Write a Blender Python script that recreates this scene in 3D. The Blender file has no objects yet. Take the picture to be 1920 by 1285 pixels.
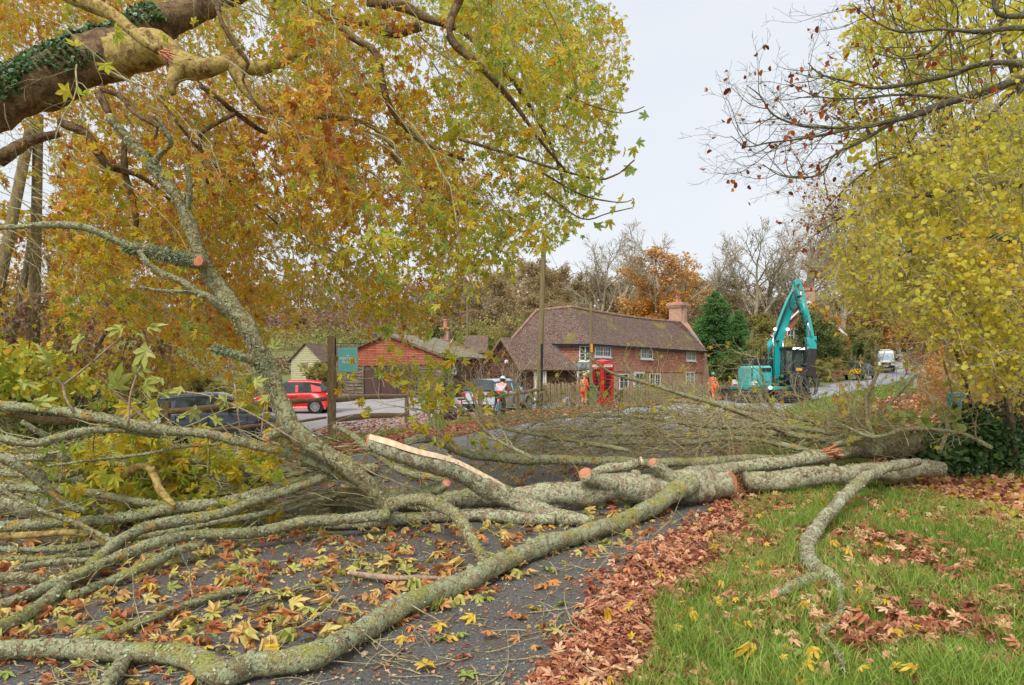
import bpy, math, random
import numpy as np
from mathutils import Vector, Matrix, noise as mnoise
# ---------------------------------------------------------------- camera, sky, sun, exposure
F = 1280.0      # focal length in photograph pixels (1920 wide)
H = 1.65        # eye height
HY = 708.0      # horizon row
scene = bpy.context.scene
col = scene.collection
cam = bpy.data.cameras.new('camera'); camo = bpy.data.objects.new('camera', cam); col.objects.link(camo)
cam.sensor_width = 36; cam.lens = 36 * F / 1920
cam.shift_y = (HY - 642.5) / 1920
cam.clip_start = 0.05; cam.clip_end = 3000
camo.location = (0, 0, H); camo.rotation_euler = (math.radians(90), 0, 0)
scene.camera = camo
SUN_EL, SUN_AZ = 48, 205    # azimuth clockwise from +Y: behind the camera, a little to the left
w = bpy.data.worlds.new('World'); scene.world = w; w.use_nodes = True
nt = w.node_tree; nt.nodes.clear()
wo = nt.nodes.new('ShaderNodeOutputWorld'); bg = nt.nodes.new('ShaderNodeBackground')
sky = nt.nodes.new('ShaderNodeTexSky'); sky.sky_type = 'NISHITA'; sky.sun_disc = False
sky.sun_elevation = math.radians(SUN_EL); sky.sun_rotation = math.radians(SUN_AZ)
sky.air_density = 1.0; sky.dust_density = 3.0
tc = nt.nodes.new('ShaderNodeTexCoord'); mp = nt.nodes.new('ShaderNodeMapping'); mp.inputs['Scale'].default_value = (1, 1, 3.0)
nz = nt.nodes.new('ShaderNodeTexNoise'); nz.inputs['Scale'].default_value = 1.6; nz.inputs['Detail'].default_value = 4
rp = nt.nodes.new('ShaderNodeValToRGB')
rp.color_ramp.elements[0].position = .3; rp.color_ramp.elements[0].color = (5.7, 6.0, 6.7, 1)
rp.color_ramp.elements[1].position = .7; rp.color_ramp.elements[1].color = (6.45, 6.7, 6.95, 1)
mx = nt.nodes.new('ShaderNodeMixRGB'); mx.inputs[0].default_value = .93
nt.links.new(tc.outputs['Generated'], mp.inputs[0]); nt.links.new(mp.outputs[0], nz.inputs['Vector'])
nt.links.new(nz.outputs['Fac'], rp.inputs[0]); nt.links.new(sky.outputs[0], mx.inputs[1]); nt.links.new(rp.outputs[0], mx.inputs[2])
nt.links.new(mx.outputs[0], bg.inputs[0]); bg.inputs[1].default_value = 0.0720
nt.links.new(bg.outputs[0], wo.inputs[0])
sl = bpy.data.lights.new('sun', 'SUN'); sl.energy = 1.5; sl.angle = math.radians(25); sl.color = (1, .96, .9)
so = bpy.data.objects.new('sun', sl); col.objects.link(so)
_a, _e = math.radians(SUN_AZ), math.radians(SUN_EL)
so.rotation_euler = Vector((math.sin(_a)*math.cos(_e), math.cos(_a)*math.cos(_e), math.sin(_e))).to_track_quat('Z', 'Y').to_euler()
vs = scene.view_settings; vs.view_transform = 'Standard'; vs.look = 'None'; vs.exposure = 0.99; vs.gamma = 1; vs.use_curve_mapping = False
scene.cycles.max_bounces = 6; scene.cycles.diffuse_bounces = 3; scene.cycles.transparent_max_bounces = 8
R0 = np.random.default_rng(7)
rad = math.radians

# ---------------------------------------------------------------- terrain
RR = np.array([(-1.6, -4), (-.3, 1.5), (.26, 3.66), (1.14, 5.4), (2.0, 7.2), (2.7, 8.9), (3.7, 12), (5.6, 17.3), (9, 25), (13.4, 34), (18.5, 43), (31.5, 60), (39, 70), (46, 79), (54, 86), (66, 93), (90, 100)], float)
RL = np.array([(-24, -4), (-17, 1.5), (-11.5, 5), (-7.2, 8.7), (-5.4, 11), (-3.4, 15.5), (-1.7, 19.7), (.6, 25.5), (3.2, 31.5), (6.2, 36), (9.6, 39.6), (14.9, 45.3), (23, 56), (31, 66), (36, 73.5), (42, 82), (50, 91), (62, 100), (88, 109)], float)
def sm(a, b, t):
    t = np.clip((np.asarray(t, float) - a) / (b - a), 0, 1); return t*t*(3-2*t)
def xr(y): return np.interp(y, RR[:, 1], RR[:, 0])
def xl(y): return np.interp(y, RL[:, 1], RL[:, 0])
def G(x, y):
    x = np.asarray(x, float); y = np.asarray(y, float)
    t = np.clip(y - 25, 0, 70); z = .0006*t*t + .084*np.clip(y-95, 0, 60)
    z = z - .35*np.exp(-((x+10)**2/30 + (y-21.5)**2/18))
    z = z + .10*np.clip(y-60, 0, 130)*(1-sm(12, 30, x-(y-60)*.25))
    z = z + .05*sm(.1, 1.4, x-xr(y))*(1-sm(20, 30, y))
    z = z + .06*np.clip(x-xr(y)-6, 0, 60)*sm(18, 45, y)
    return z
def gz(x, y): return float(G(x, y))
def P(px, py, Y): return np.array([(px-960)/F*Y, Y, H-(py-HY)/F*Y])
def proj(p):
    p = np.asarray(p, float); y = np.maximum(p[..., 1], .01)
    return p[..., 0]/y*F+960, HY-(p[..., 2]-H)/y*F

# ---------------------------------------------------------------- mesh helpers
class MB:
    def __init__(s): s.v = []; s.b = []; s.n = 0
    def add(s, verts, faces, mi=0):
        verts = np.asarray(verts, float).reshape(-1, 3)
        if isinstance(faces, np.ndarray): s.b.append((faces + s.n, mi))
        else:
            d = {}
            for f in faces: d.setdefault(len(f), []).append(f)
            for k, fs in d.items(): s.b.append((np.array(fs, int) + s.n, mi))
        s.v.append(verts); s.n += len(verts); return s
    def box(s, c, d, rz=0, mi=0, M=None, tap=1.0):
        x, y, z = d[0]/2, d[1]/2, d[2]/2
        v = np.array([(-x,-y,-z),(x,-y,-z),(x,y,-z),(-x,y,-z),(-x*tap,-y*tap,z),(x*tap,-y*tap,z),(x*tap,y*tap,z),(-x*tap,y*tap,z)])
        if M is not None: v = v @ np.array(M.to_3x3()).T
        if rz: v = v @ np.array(Matrix.Rotation(rz, 3, 'Z')).T
        return s.add(v+np.array(c, float), [(0,3,2,1),(4,5,6,7),(0,1,5,4),(1,2,6,5),(2,3,7,6),(3,0,4,7)], mi)
    def bar(s, a, b, w, h=None, mi=0, up=(0, 0, 1)):
        a, b = np.array(a, float), np.array(b, float); h = h or w
        d = b-a; L = np.linalg.norm(d)+1e-9; d /= L; u = np.cross(d, up)
        if np.linalg.norm(u) < 1e-3: u = np.cross(d, (1, 0, 0))
        u /= np.linalg.norm(u); q = np.cross(u, d)
        v = [p + u*sx*w/2 + q*sz*h/2 for p in (a, b) for sx, sz in ((-1,-1),(1,-1),(1,1),(-1,1))]
        return s.add(v, [(0,1,2,3),(7,6,5,4),(0,4,5,1),(1,5,6,2),(2,6,7,3),(3,7,4,0)], mi)
    def tube(s, pts, r, n=8, mi=0, cap=True, flat=1.0):
        pts = np.asarray(pts, float); m = len(pts)
        r = np.full(m, float(r)) if np.ndim(r) == 0 else np.asarray(r, float)
        t = np.gradient(pts, axis=0); t /= (np.linalg.norm(t, axis=1)[:, None]+1e-9)
        ref = np.array([0, 0, 1.]) if abs(t[:, 2]).mean() < .8 else np.array([1., 0, 0])
        u = np.cross(t, ref); u /= (np.linalg.norm(u, axis=1)[:, None]+1e-9); q = np.cross(u, t)
        a = np.arange(n)*2*np.pi/n
        rr = r[:, None, None]*np.ones((1, n, 1)) if r.ndim == 1 else r[:, :, None]
        v = pts[:, None, :] + rr*(np.cos(a)[None, :, None]*u[:, None, :] + flat*np.sin(a)[None, :, None]*q[:, None, :])
        i = np.arange(m-1)[:, None]*n; j = np.arange(n)[None, :]; k = (j+1) % n
        f = np.stack([i+j, i+k, i+n+k, i+n+j], -1).reshape(-1, 4)
        s.add(v.reshape(-1, 3), f, mi)
        if cap and n > 3:
            b = s.n - m*n
            s.b.append((np.array([list(range(n))[::-1]])+b, mi)); s.b.append((np.array([list(range(n))])+b+(m-1)*n, mi))
        return s
    def cyl(s, a, b, r, r2=None, n=12, mi=0): return s.tube([a, b], [r, r if r2 is None else r2], n, mi)
    def prism(s, poly, a, b, axis='y', mi=0):
        poly = np.asarray(poly, float); n = len(poly)
        def e(t):
            o = np.zeros((n, 3)); ax = 'xyz'.index(axis); oth = [k for k in range(3) if k != ax]
            o[:, oth[0]] = poly[:, 0]; o[:, oth[1]] = poly[:, 1]; o[:, ax] = t; return o
        f = [tuple(range(n)), tuple(range(2*n-1, n-1, -1))] + [(i, i+n, (i+1) % n+n, (i+1) % n) for i in range(n)]
        return s.add(np.vstack([e(a), e(b)]), f, mi)
    def lathe(s, prof, c=(0, 0, 0), n=16, mi=0, sx=1, sy=1):
        a = np.arange(n)*2*np.pi/n; m = len(prof)
        v = np.array([[(r*math.cos(t)*sx+c[0], r*math.sin(t)*sy+c[1], z+c[2]) for t in a] for r, z in prof]).reshape(-1, 3)
        i = np.arange(m-1)[:, None]*n; j = np.arange(n)[None, :]; k = (j+1) % n
        return s.add(v, np.stack([i+j, i+k, i+n+k, i+n+j], -1).reshape(-1, 4), mi)
    def quad(s, *p, mi=0): return s.add(np.array(p, float), [tuple(range(len(p)))], mi)
    def build(s, name, mats, parent=None, smooth=False, world=False, uv=False, bevel=0, solid=0):
        if not isinstance(mats, (list, tuple)): mats = [mats]
        V = np.vstack(s.v)
        if world and parent is not None: V = V - np.array(parent.location)
        me = bpy.data.meshes.new(name); me.vertices.add(len(V)); me.vertices.foreach_set('co', V.astype(np.float32).ravel())
        loops = np.concatenate([b.ravel() for b, _ in s.b]); tot = np.concatenate([np.full(len(b), b.shape[1]) for b, _ in s.b])
        mi = np.concatenate([np.full(len(b), m) for b, m in s.b])
        me.loops.add(len(loops)); me.loops.foreach_set('vertex_index', loops.astype(np.int32))
        me.polygons.add(len(tot)); st = np.concatenate([[0], np.cumsum(tot)[:-1]])
        me.polygons.foreach_set('loop_start', st.astype(np.int32)); me.polygons.foreach_set('material_index', mi.astype(np.int32))
        me.update(calc_edges=True)
        me.polygons.foreach_set('use_smooth', np.full(len(tot), smooth))
        for m in mats: me.materials.append(m)
        if uv:
            N = np.zeros(len(tot)*3, np.float32); me.polygons.foreach_get('normal', N); N = N.reshape(-1, 3)
            u = np.cross(np.array([0, 0, 1.]), N); l = np.linalg.norm(u, axis=1); u[l < .05] = (1, 0, 0); l[l < .05] = 1; u /= l[:, None]
            v = np.cross(N, u); ids = np.repeat(np.arange(len(tot)), tot); pv = V[loops]
            U = np.stack([(pv*u[ids]).sum(1), (pv*v[ids]).sum(1)], 1)
            me.uv_layers.new(name='uv').data.foreach_set('uv', U.astype(np.float32).ravel())
        o = bpy.data.objects.new(name, me); col.objects.link(o)
        if parent is not None: o.parent = parent
        if bevel:
            b = o.modifiers.new('b', 'BEVEL'); b.width = bevel; b.segments = 2; b.limit_method = 'ANGLE'; b.angle_limit = rad(35)
        return o
def tag(o, label=None, cat=None, group=None, kind=None):
    if label: o['label'] = label
    if cat: o['category'] = cat
    if group: o['group'] = group
    if kind: o['kind'] = kind
    return o
def thing(name, label, cat, loc=(0, 0, 0), rz=0, group=None):
    o = bpy.data.objects.new(name, None); col.objects.link(o); o.location = loc; o.rotation_euler = (0, 0, rz)
    o.empty_display_size = .2
    return tag(o, label, cat, group)
def copy_tree(o, parent=None):
    c = o.copy(); col.objects.link(c)
    if parent is not None: c.parent = parent
    for ch in [x for x in o.children]: copy_tree(ch, c)
    return c
def spline(ctrl, step):
    """Catmull-Rom through control rows (x,y,z,r,...), resampled at about STEP metres"""
    c = np.asarray(ctrl, float); c = np.vstack([2*c[0]-c[1], c, 2*c[-1]-c[-2]]); out = []
    for i in range(1, len(c)-2):
        n = max(2, int(np.linalg.norm(c[i+1, :3]-c[i, :3])/step)); t = np.linspace(0, 1, n, endpoint=False)[:, None]
        p0, p1, p2, p3 = c[i-1], c[i], c[i+1], c[i+2]
        out.append(.5*((2*p1)+(-p0+p2)*t+(2*p0-5*p1+4*p2-p3)*t*t+(-p0+3*p1-3*p2+p3)*t**3))
    out.append(c[-2][None]); return np.vstack(out)
# ---------------------------------------------------------------- materials
def hexc(r, g, b):
    f = lambda c: (c/255/12.92) if c/255 <= .04045 else ((c/255+.055)/1.055)**2.4
    return (f(r), f(g), f(b), 1)
class NM:
    def __init__(s, name, rough=.7, spec=.3, metal=0):
        s.m = bpy.data.materials.new(name); s.m.use_nodes = True; s.t = s.m.node_tree; s.N = s.t.nodes; s.L = s.t.links
        s.bs = s.N['Principled BSDF']; s.bs.inputs['Roughness'].default_value = rough; s.bs.inputs['Metallic'].default_value = metal
        s.bs.inputs['Specular IOR Level'].default_value = spec; s.out = s.N['Material Output']
    def n(s, typ, **kw):
        o = s.N.new('ShaderNode'+typ)
        for k, v in kw.items():
            if hasattr(o, k) and not k[0].isupper(): setattr(o, k, v)
            else: o.inputs[k.replace('_', ' ')].default_value = v
        return o
    def l(s, a, b): s.L.new(a, b)
    def coord(s, which='Object', scale=None):
        t = s.n('TexCoord').outputs[which]
        if scale is None: return t
        m = s.n('Mapping'); m.inputs['Scale'].default_value = scale; s.l(t, m.inputs[0]); return m.outputs[0]
    def noise(s, co, scale, detail=3, rough=.55, dist=0):
        n = s.n('TexNoise'); n.inputs['Scale'].default_value = scale; n.inputs['Detail'].default_value = detail
        n.inputs['Roughness'].default_value = rough; n.inputs['Distortion'].default_value = dist; s.l(co, n.inputs['Vector']); return n.outputs['Fac']
    def ramp(s, fac, stops, interp='LINEAR'):
        r = s.n('ValToRGB'); e = r.color_ramp.elements; r.color_ramp.interpolation = interp
        e[0].position, e[0].color = stops[0][0], stops[0][1]; e[1].position, e[1].color = stops[-1][0], stops[-1][1]
        for p, c in stops[1:-1]: q = e.new(p); q.color = c
        s.l(fac, r.inputs[0]); return r.outputs[0]
    def mix(s, fac, a, b, mode='MIX'):
        m = s.n('MixRGB'); m.blend_type = mode
        for i, x in ((0, fac), (1, a), (2, b)):
            if hasattr(x, 'is_linked') or hasattr(x, 'links'): s.l(x, m.inputs[i])
            else: m.inputs[i].default_value = x
        return m.outputs[0]
    def math(s, op, a, b=0):
        m = s.n('Math'); m.operation = op
        for i, x in ((0, a), (1, b)):
            if hasattr(x, 'links'): s.l(x, m.inputs[i])
            else: m.inputs[i].default_value = x
        return m.outputs[0]
    def bump(s, h, strength=.5, dist=.02):
        b = s.n('Bump'); b.inputs['Strength'].default_value = strength; b.inputs['Distance'].default_value = dist
        s.l(h, b.inputs['Height']); s.l(b.outputs[0], s.bs.inputs['Normal'])
    def base(s, c):
        if hasattr(c, 'links'): s.l(c, s.bs.inputs['Base Color'])
        else: s.bs.inputs['Base Color'].default_value = c
        return s.m
W1, K0 = (1, 1, 1, 1), (0, 0, 0, 1)
def m_plain(name, c, rough=.6, metal=0, var=.12, scale=3, spec=.4, coat=0):
    q = NM(name, rough, spec, metal); f = q.noise(q.coord(), scale, 4)
    a = tuple(x*(1-var) for x in c[:3])+(1,); b = tuple(min(1, x*(1+var)) for x in c[:3])+(1,)
    q.base(q.ramp(f, [(.3, a), (.7, b)]))
    if coat: q.bs.inputs['Coat Weight'].default_value = coat; q.bs.inputs['Coat Roughness'].default_value = .08
    return q.m
def m_leaf(name, stops, trans=.3, clump=.35, cscale=.7, rough=.5):
    q = NM(name, rough, .35); g = q.n('NewGeometry').outputs['Random Per Island']
    nz = q.noise(q.coord(), cscale, 3); nz = q.ramp(nz, [(.32, K0), (.68, W1)])
    f = q.math('ADD', q.math('MULTIPLY', g, 1-clump), q.math('MULTIPLY', nz, clump))
    c = q.ramp(f, stops); fine = q.noise(q.coord(), 45, 2); c = q.mix(.25, c, q.ramp(fine, [(.3, (.5,.5,.5,1)), (.7, (1.0, 1, 1, 1))]), 'MULTIPLY')
    q.base(c); tr = q.n('BsdfTranslucent'); q.l(c, tr.inputs[0]); ms = q.n('MixShader'); ms.inputs[0].default_value = trans
    q.l(q.bs.outputs[0], ms.inputs[1]); q.l(tr.outputs[0], ms.inputs[2]); q.l(ms.outputs[0], q.out.inputs[0]); return q.m
def m_bark(name, stops, lich=None, moss=None, ochre=None, scale=9, bump=.8, stretch=(1, 1, 1)):
    q = NM(name, .85, .15); co = q.coord('Object', stretch)
    n1 = q.noise(co, scale, 6, .65, .6); c = q.ramp(n1, stops)
    h = q.noise(co, scale*4, 5, .7)
    if lich:      # lichen crusts: blotches of pale grey-green, some of them rimmed
        a = q.noise(co, scale*.9, 5, .7, 1.2); fac = q.ramp(a, [(lich[1], K0), (lich[1]+.05, W1)])
        lc = q.ramp(q.noise(co, scale*7, 3), [(.3, lich[0]), (.7, tuple(min(1, x*1.5) for x in lich[0][:3])+(1,))])
        c = q.mix(fac, c, lc)
        v = q.n('TexVoronoi'); v.inputs['Scale'].default_value = scale*3.3; q.l(co, v.inputs['Vector'])
        f2 = q.ramp(v.outputs['Distance'], [(.2, W1), (.27, K0)]); sel = q.ramp(v.outputs['Color'], [(.52, K0), (.56, W1)])
        c = q.mix(q.math('MULTIPLY', f2, sel), c, lich[2])
    if moss:
        a = q.noise(q.coord(), moss[2], 4, .6); geo = q.n('NewGeometry'); sep = q.n('SeparateXYZ'); q.l(geo.outputs['Normal'], sep.inputs[0])
        f = q.math('MULTIPLY', q.ramp(a, [(moss[1], K0), (moss[1]+.1, W1)]), q.ramp(sep.outputs[2], [(.0, K0), (.7, W1)])); c = q.mix(f, c, moss[0])
    if ochre:
        a = q.noise(co, ochre[2], 4, .7, .5); c = q.mix(q.ramp(a, [(ochre[1], K0), (ochre[1]+.04, W1)]), c, ochre[0])
    c = q.mix(.6, c, q.ramp(h, [(.36, (.28,.25,.2,1)), (.52, W1)]), 'MULTIPLY'); fl = q.noise(co, scale*9, 2); c = q.mix(q.ramp(fl, [(.60, K0), (.64, (.7, .7, .7, 1))]), c, lich[2] if lich else tuple(min(1, x*1.3) for x in stops[-1][1][:3])+(1,))
    q.base(c); q.bump(q.math('ADD', q.math('MULTIPLY', n1, .6), h), bump, .03); return q.m
def m_brick(name, c1, c2, mortar, bw, rh, ms=.012, blotch=None, bump=.6, offset=.5, rough=.85, bias=0, dots=None):
    q = NM(name, rough, .2); uv = q.coord('UV')
    wob = q.n('VectorMath'); wob.operation = 'ADD'; nn = q.n('TexNoise'); nn.inputs['Scale'].default_value = 6; q.l(uv, nn.inputs['Vector'])
    sc = q.n('VectorMath'); sc.operation = 'SCALE'; sc.inputs['Scale'].default_value = rh*.35; q.l(nn.outputs['Color'], sc.inputs[0])
    q.l(uv, wob.inputs[0]); q.l(sc.outputs[0], wob.inputs[1])
    b = q.n('TexBrick'); b.offset = offset; q.l(wob.outputs[0], b.inputs['Vector']); b.inputs['Scale'].default_value = 1
    b.inputs['Color1'].default_value = c1; b.inputs['Color2'].default_value = c2; b.inputs['Mortar'].default_value = mortar
    b.inputs['Brick Width'].default_value = bw; b.inputs['Row Height'].default_value = rh; b.inputs['Mortar Size'].default_value = ms; b.inputs['Bias'].default_value = bias
    b.inputs['Mortar Smooth'].default_value = .3
    c = b.outputs['Color']
    if blotch:
        for (bc, lo, s, mode, amt) in blotch:
            f = q.ramp(q.noise(q.coord(), s, 5, .65), [(lo, K0), (lo+.12, (amt, amt, amt, 1))]); c = q.mix(f, c, bc, mode)
    if dots:
        v = q.noise(uv, dots[1], 2, .5); c = q.mix(q.ramp(v, [(dots[2], K0), (dots[2]+.03, W1)]), c, dots[0])
    q.base(c); q.bump(q.math('SUBTRACT', 1, b.outputs['Fac']), bump, .015); return q.m
def m_glass(name, c=(.05, .07, .08, 1), rough=.05):
    q = NM(name, rough, .8); q.base(q.ramp(q.noise(q.coord(), 1.5, 3), [(.35, c), (.7, tuple(x*2.2 for x in c[:3])+(1,))])); return q.m
def m_emit(name, c, s):
    q = NM(name); q.base(c); q.bs.inputs['Emission Color'].default_value = c; q.bs.inputs['Emission Strength'].default_value = s; return q.m
rgb = hexc
# leaves
ML_plane = m_leaf('plane_leaf', [(0, rgb(150,96,50)), (.14, rgb(198,126,58)), (.34, rgb(226,170,66)), (.55, rgb(226,200,60)), (.78, rgb(186,190,66)), (1, rgb(126,150,62))], .5, .5, .35)
ML_plane_g = m_leaf('plane_leaf_green', [(0, rgb(216,140,50)), (.15, rgb(230,194,56)), (.45, rgb(218,212,80)), (.75, rgb(176,194,80)), (1, rgb(132,164,90))], .5, .35, .6)
ML_hazel = m_leaf('hazel_leaf', [(0, rgb(206,144,56)), (.12, rgb(232,188,64)), (.4, rgb(236,220,84)), (.75, rgb(218,216,88)), (1, rgb(164,180,76))], .55, .45, .4)
ML_orange = m_leaf('beech_leaf', [(0, rgb(140,84,48)), (.4, rgb(196,128,58)), (.75, rgb(220,164,66)), (1, rgb(200,176,76))], .35, .4, .3)
ML_maple = m_leaf('maple_leaf_orange', [(0, rgb(190,136,86)), (.5, rgb(226,176,108)), (1, rgb(236,206,128))], .35, .4, .2)
ML_olive = m_leaf('olive_leaf', [(0, rgb(104,100,60)), (.4, rgb(152,148,82)), (.8, rgb(194,182,98)), (1, rgb(214,192,104))], .4, .5, .15)
ML_brown = m_leaf('brown_leaf', [(0, rgb(126,106,78)), (.4, rgb(174,150,108)), (.8, rgb(204,182,128)), (1, rgb(206,190,126))], .4, .5, .1)
ML_green = m_leaf('green_leaf', [(0, rgb(60,80,40)), (.5, rgb(98,118,58)), (.85, rgb(146,152,78)), (1, rgb(176,164,70))], .25, .4, .3)
ML_conifer = m_leaf('conifer_leaf', [(0, rgb(52,88,46)), (.5, rgb(94,138,72)), (1, rgb(142,178,104))], .25, .5, .4)
ML_ivy = m_leaf('ivy_leaf', [(0, rgb(44,70,36)), (.5, rgb(76,108,54)), (.85, rgb(112,144,84)), (1, rgb(156,176,116))], .22, .3, 1, .3)
ML_russet = m_leaf('russet_leaf', [(0, rgb(110,48,22)), (.6, rgb(176,84,34)), (1, rgb(208,128,50))], .35, .2, 1)
ML_red = m_leaf('berry_leaf', [(0, rgb(96,50,48)), (.6, rgb(150,72,66)), (1, rgb(176,104,84))], .2, .2, 1)
ML_willow = m_leaf('willow_leaf', [(0, rgb(140,100,40)), (.5, rgb(190,148,54)), (1, rgb(200,178,70))], .35, .3, .5)
ML_litter = m_leaf('litter_leaf', [(0, rgb(104,60,44)), (.2, rgb(152,90,66)), (.5, rgb(204,136,100)), (.8, rgb(230,176,138)), (.93, rgb(234,200,160)), (1, rgb(226,190,84))], .15, .1, .8, .6)
ML_lit2 = m_leaf('litter_leaf_mixed', [(0, rgb(130,76,50)), (.25, rgb(200,128,80)), (.4, rgb(222,176,110)), (.6, rgb(226,204,120)), (.8, rgb(196,194,104)), (1, rgb(146,160,86))], .2, .15, 1, .5)
ML_f = [m_leaf('fallen_leaf_'+n, [(0, a), (1, b)], .15, .6, 14, .5) for n, a, b in (
    ('yellow', rgb(206,160,44), rgb(232,208,86)), ('orange', rgb(206,124,62), rgb(234,174,104)), ('brown', rgb(150,92,66), rgb(210,146,108)),
    ('green', rgb(120,146,60), rgb(176,190,96)), ('pale', rgb(200,180,100), rgb(222,206,140)))]
M_grass = m_leaf('grass_blade', [(0, rgb(96,116,44)), (.3, rgb(126,156,60)), (.65, rgb(158,188,80)), (.88, rgb(192,196,108)), (1, rgb(208,190,134))], .35, .3, .6, .5)
ML_bracken = m_leaf('bracken_leaf', [(0, rgb(110,82,70)), (.5, rgb(150,114,94)), (1, rgb(184,150,118))], .3, .4, .2)
# barks
LICH = (rgb(160,166,128), .47, rgb(204,210,180))
B_fallen = m_bark('lichened_bark', [(.3, rgb(112,96,68)), (.5, rgb(152,134,100)), (.7, rgb(178,164,130))], LICH, (rgb(160,158,76), .5, 2.2), (rgb(206,156,56), .6, 5), 15)
B_green = m_bark('green_lichened_bark', [(.3, rgb(112,96,64)), (.5, rgb(148,130,90)), (.7, rgb(174,160,122))], (rgb(166,168,128), .5, rgb(206,208,178)), (rgb(158,150,74), .56, 4), (rgb(190,150,50), .66, 5), 17)
B_trunk = m_bark('grey_trunk_bark', [(.3, rgb(120,100,76)), (.5, rgb(158,138,108)), (.7, rgb(186,172,142))], (rgb(176,178,146), .48, rgb(210,212,190)), (rgb(150,152,80), .6, 1.5), None, 12)
B_plane = m_bark('mottled_plane_bark', [(.35, rgb(120,94,60)), (.46, rgb(150,124,76)), (.52, rgb(186,164,98)), (.7, rgb(176,152,90))], None, None, (rgb(92,76,58), .6, 7), 5, .5)
B_limb = m_bark('rough_plane_bark', [(.3, rgb(82,64,48)), (.46, rgb(118,95,70)), (.56, rgb(156,132,96)), (.7, rgb(122,100,76))], None, None, (rgb(104,78,58), .58, 3), 8, 1)
B_dark = m_bark('dark_oak_bark', [(.3, rgb(66,60,50)), (.5, rgb(102,94,78)), (.7, rgb(138,132,112))], None, (rgb(128,128,50), .45, 3), None, 14, .6)
B_grey = m_bark('grey_tree_bark', [(.3, rgb(128,118,98)), (.5, rgb(164,154,130)), (.7, rgb(190,182,158))], None, None, None, 6, .4)
B_twig = m_bark('twig_bark', [(.3, rgb(132,120,84)), (.5, rgb(174,162,120)), (.7, rgb(200,190,154))], None, None, None, 12, .3)
B_dead = m_bark('brown_stick', [(.3, rgb(140,112,92)), (.5, rgb(172,146,122)), (.7, rgb(190,170,150))], None, None, None, 12, .3)
B_pole = m_bark('weathered_pole', [(.3, rgb(100,86,58)), (.5, rgb(130,116,82)), (.7, rgb(150,138,104))], None, None, None, 5, .4, (3, 3, .3))
def m_cut(name, c1, c2):
    q = NM(name, .75, .2); g = q.coord('Generated'); d = q.n('VectorMath'); d.operation = 'DISTANCE'; q.l(g, d.inputs[0]); d.inputs[1].default_value = (.47, .5, .54)
    nz = q.noise(q.coord(), 9, 4); sn = q.math('SINE', q.math('ADD', q.math('MULTIPLY', d.outputs['Value'], 70), q.math('MULTIPLY', nz, 7)))
    f = q.math('ADD', q.math('MULTIPLY', sn, .16), nz); c = q.ramp(f, [(.25, c1), (.7, c2)])
    c = q.mix(q.ramp(d.outputs['Value'], [(.0, (.6, .6, .6, 1)), (.12, K0)]), c, tuple(x*.55 for x in c1[:3])+(1,))
    q.base(c); q.bump(nz, .3); return q.m
M_cut = m_cut('sawn_wood', rgb(196,120,92), rgb(226,164,130)); M_sap = m_cut('pale_sapwood', rgb(222,190,150), rgb(240,218,184)); M_split = m_cut('splintered_wood', rgb(150,84,60), rgb(214,150,112))
M_moss = m_bark('shaggy_lichen', [(.3, rgb(120,130,96)), (.5, rgb(158,168,130)), (.7, rgb(190,198,164))], None, None, None, 20, .6)
# ground
q = NM('asphalt', .62, .35); co = q.coord(); n1 = q.noise(co, 48, 4, .8); n2 = q.noise(co, 1.2, 4)
c = q.ramp(n1, [(.3, rgb(68,67,65)), (.5, rgb(108,106,103)), (.62, rgb(148,144,139)), (.7, rgb(190,184,176))]); c = q.mix(.5, c, q.ramp(n2, [(.3, (.6,.6,.62,1)), (.7, W1)]), 'MULTIPLY')
dirt = q.ramp(q.noise(co, 5, 6, .7), [(.48, K0), (.62, (.6,.6,.6,1))]); c = q.mix(dirt, c, rgb(112,92,70))
sep = q.n('SeparateXYZ'); q.l(co, sep.inputs[0]); far = q.ramp(q.math('DIVIDE', sep.outputs[1], 40), [(.3, K0), (.75, W1)]); c = q.mix(far, c, rgb(158,160,166))  # sky reflection at grazing angle painted in: asphalt colour lightens with distance
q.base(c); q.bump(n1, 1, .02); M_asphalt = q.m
q = NM('turf', .9, .1); co = q.coord(); sep = q.n('SeparateXYZ'); q.l(co, sep.inputs[0])
c = q.ramp(q.noise(co, 3, 6, .7), [(.3, rgb(92,84,48)), (.5, rgb(112,118,48)), (.7, rgb(138,142,62))])
f = q.ramp(q.math('DIVIDE', q.math('ADD', sep.outputs[1], q.math('MULTIPLY', q.noise(co, .12, 4), 40)), 200), [(.55, K0), (.6, W1)])
c2 = q.ramp(q.noise(co, .12, 6, .6), [(.4, rgb(108,112,70)), (.52, rgb(130,132,80)), (.56, rgb(132,92,72)), (.7, rgb(104,74,58))])
fy = q.ramp(q.math('DIVIDE', sep.outputs[1], 100), [(.42, K0), (.6, W1)]); c = q.mix(fy, c, rgb(122,128,80)); c = q.mix(f, c, c2)
q.base(c); q.bump(q.noise(co, 25, 4), .8, .05); M_turf = q.m
def m_gnd(name, stops, s=30, b=.6):
    q = NM(name, .9, .15); n = q.noise(q.coord(), s, 5, .75); n2 = q.noise(q.coord(), 1.3, 3)
    c = q.mix(.5, q.ramp(n, stops), q.ramp(n2, [(.3, (.65,.65,.65,1)), (.7, W1)]), 'MULTIPLY'); q.base(c); q.bump(n, b, .02); return q.m
M_gravel = m_gnd('gravel', [(.3, rgb(128,120,116)), (.5, rgb(168,162,160)), (.7, rgb(206,200,196))])
M_litterbase = m_gnd('leafy_earth', [(.3, rgb(78,46,34)), (.5, rgb(122,78,54)), (.7, rgb(160,112,78))], 14, .8)
M_track = m_gnd('earth_path', [(.3, rgb(110,72,52)), (.5, rgb(158,110,80)), (.7, rgb(188,146,110))], 18, .8)
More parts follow.
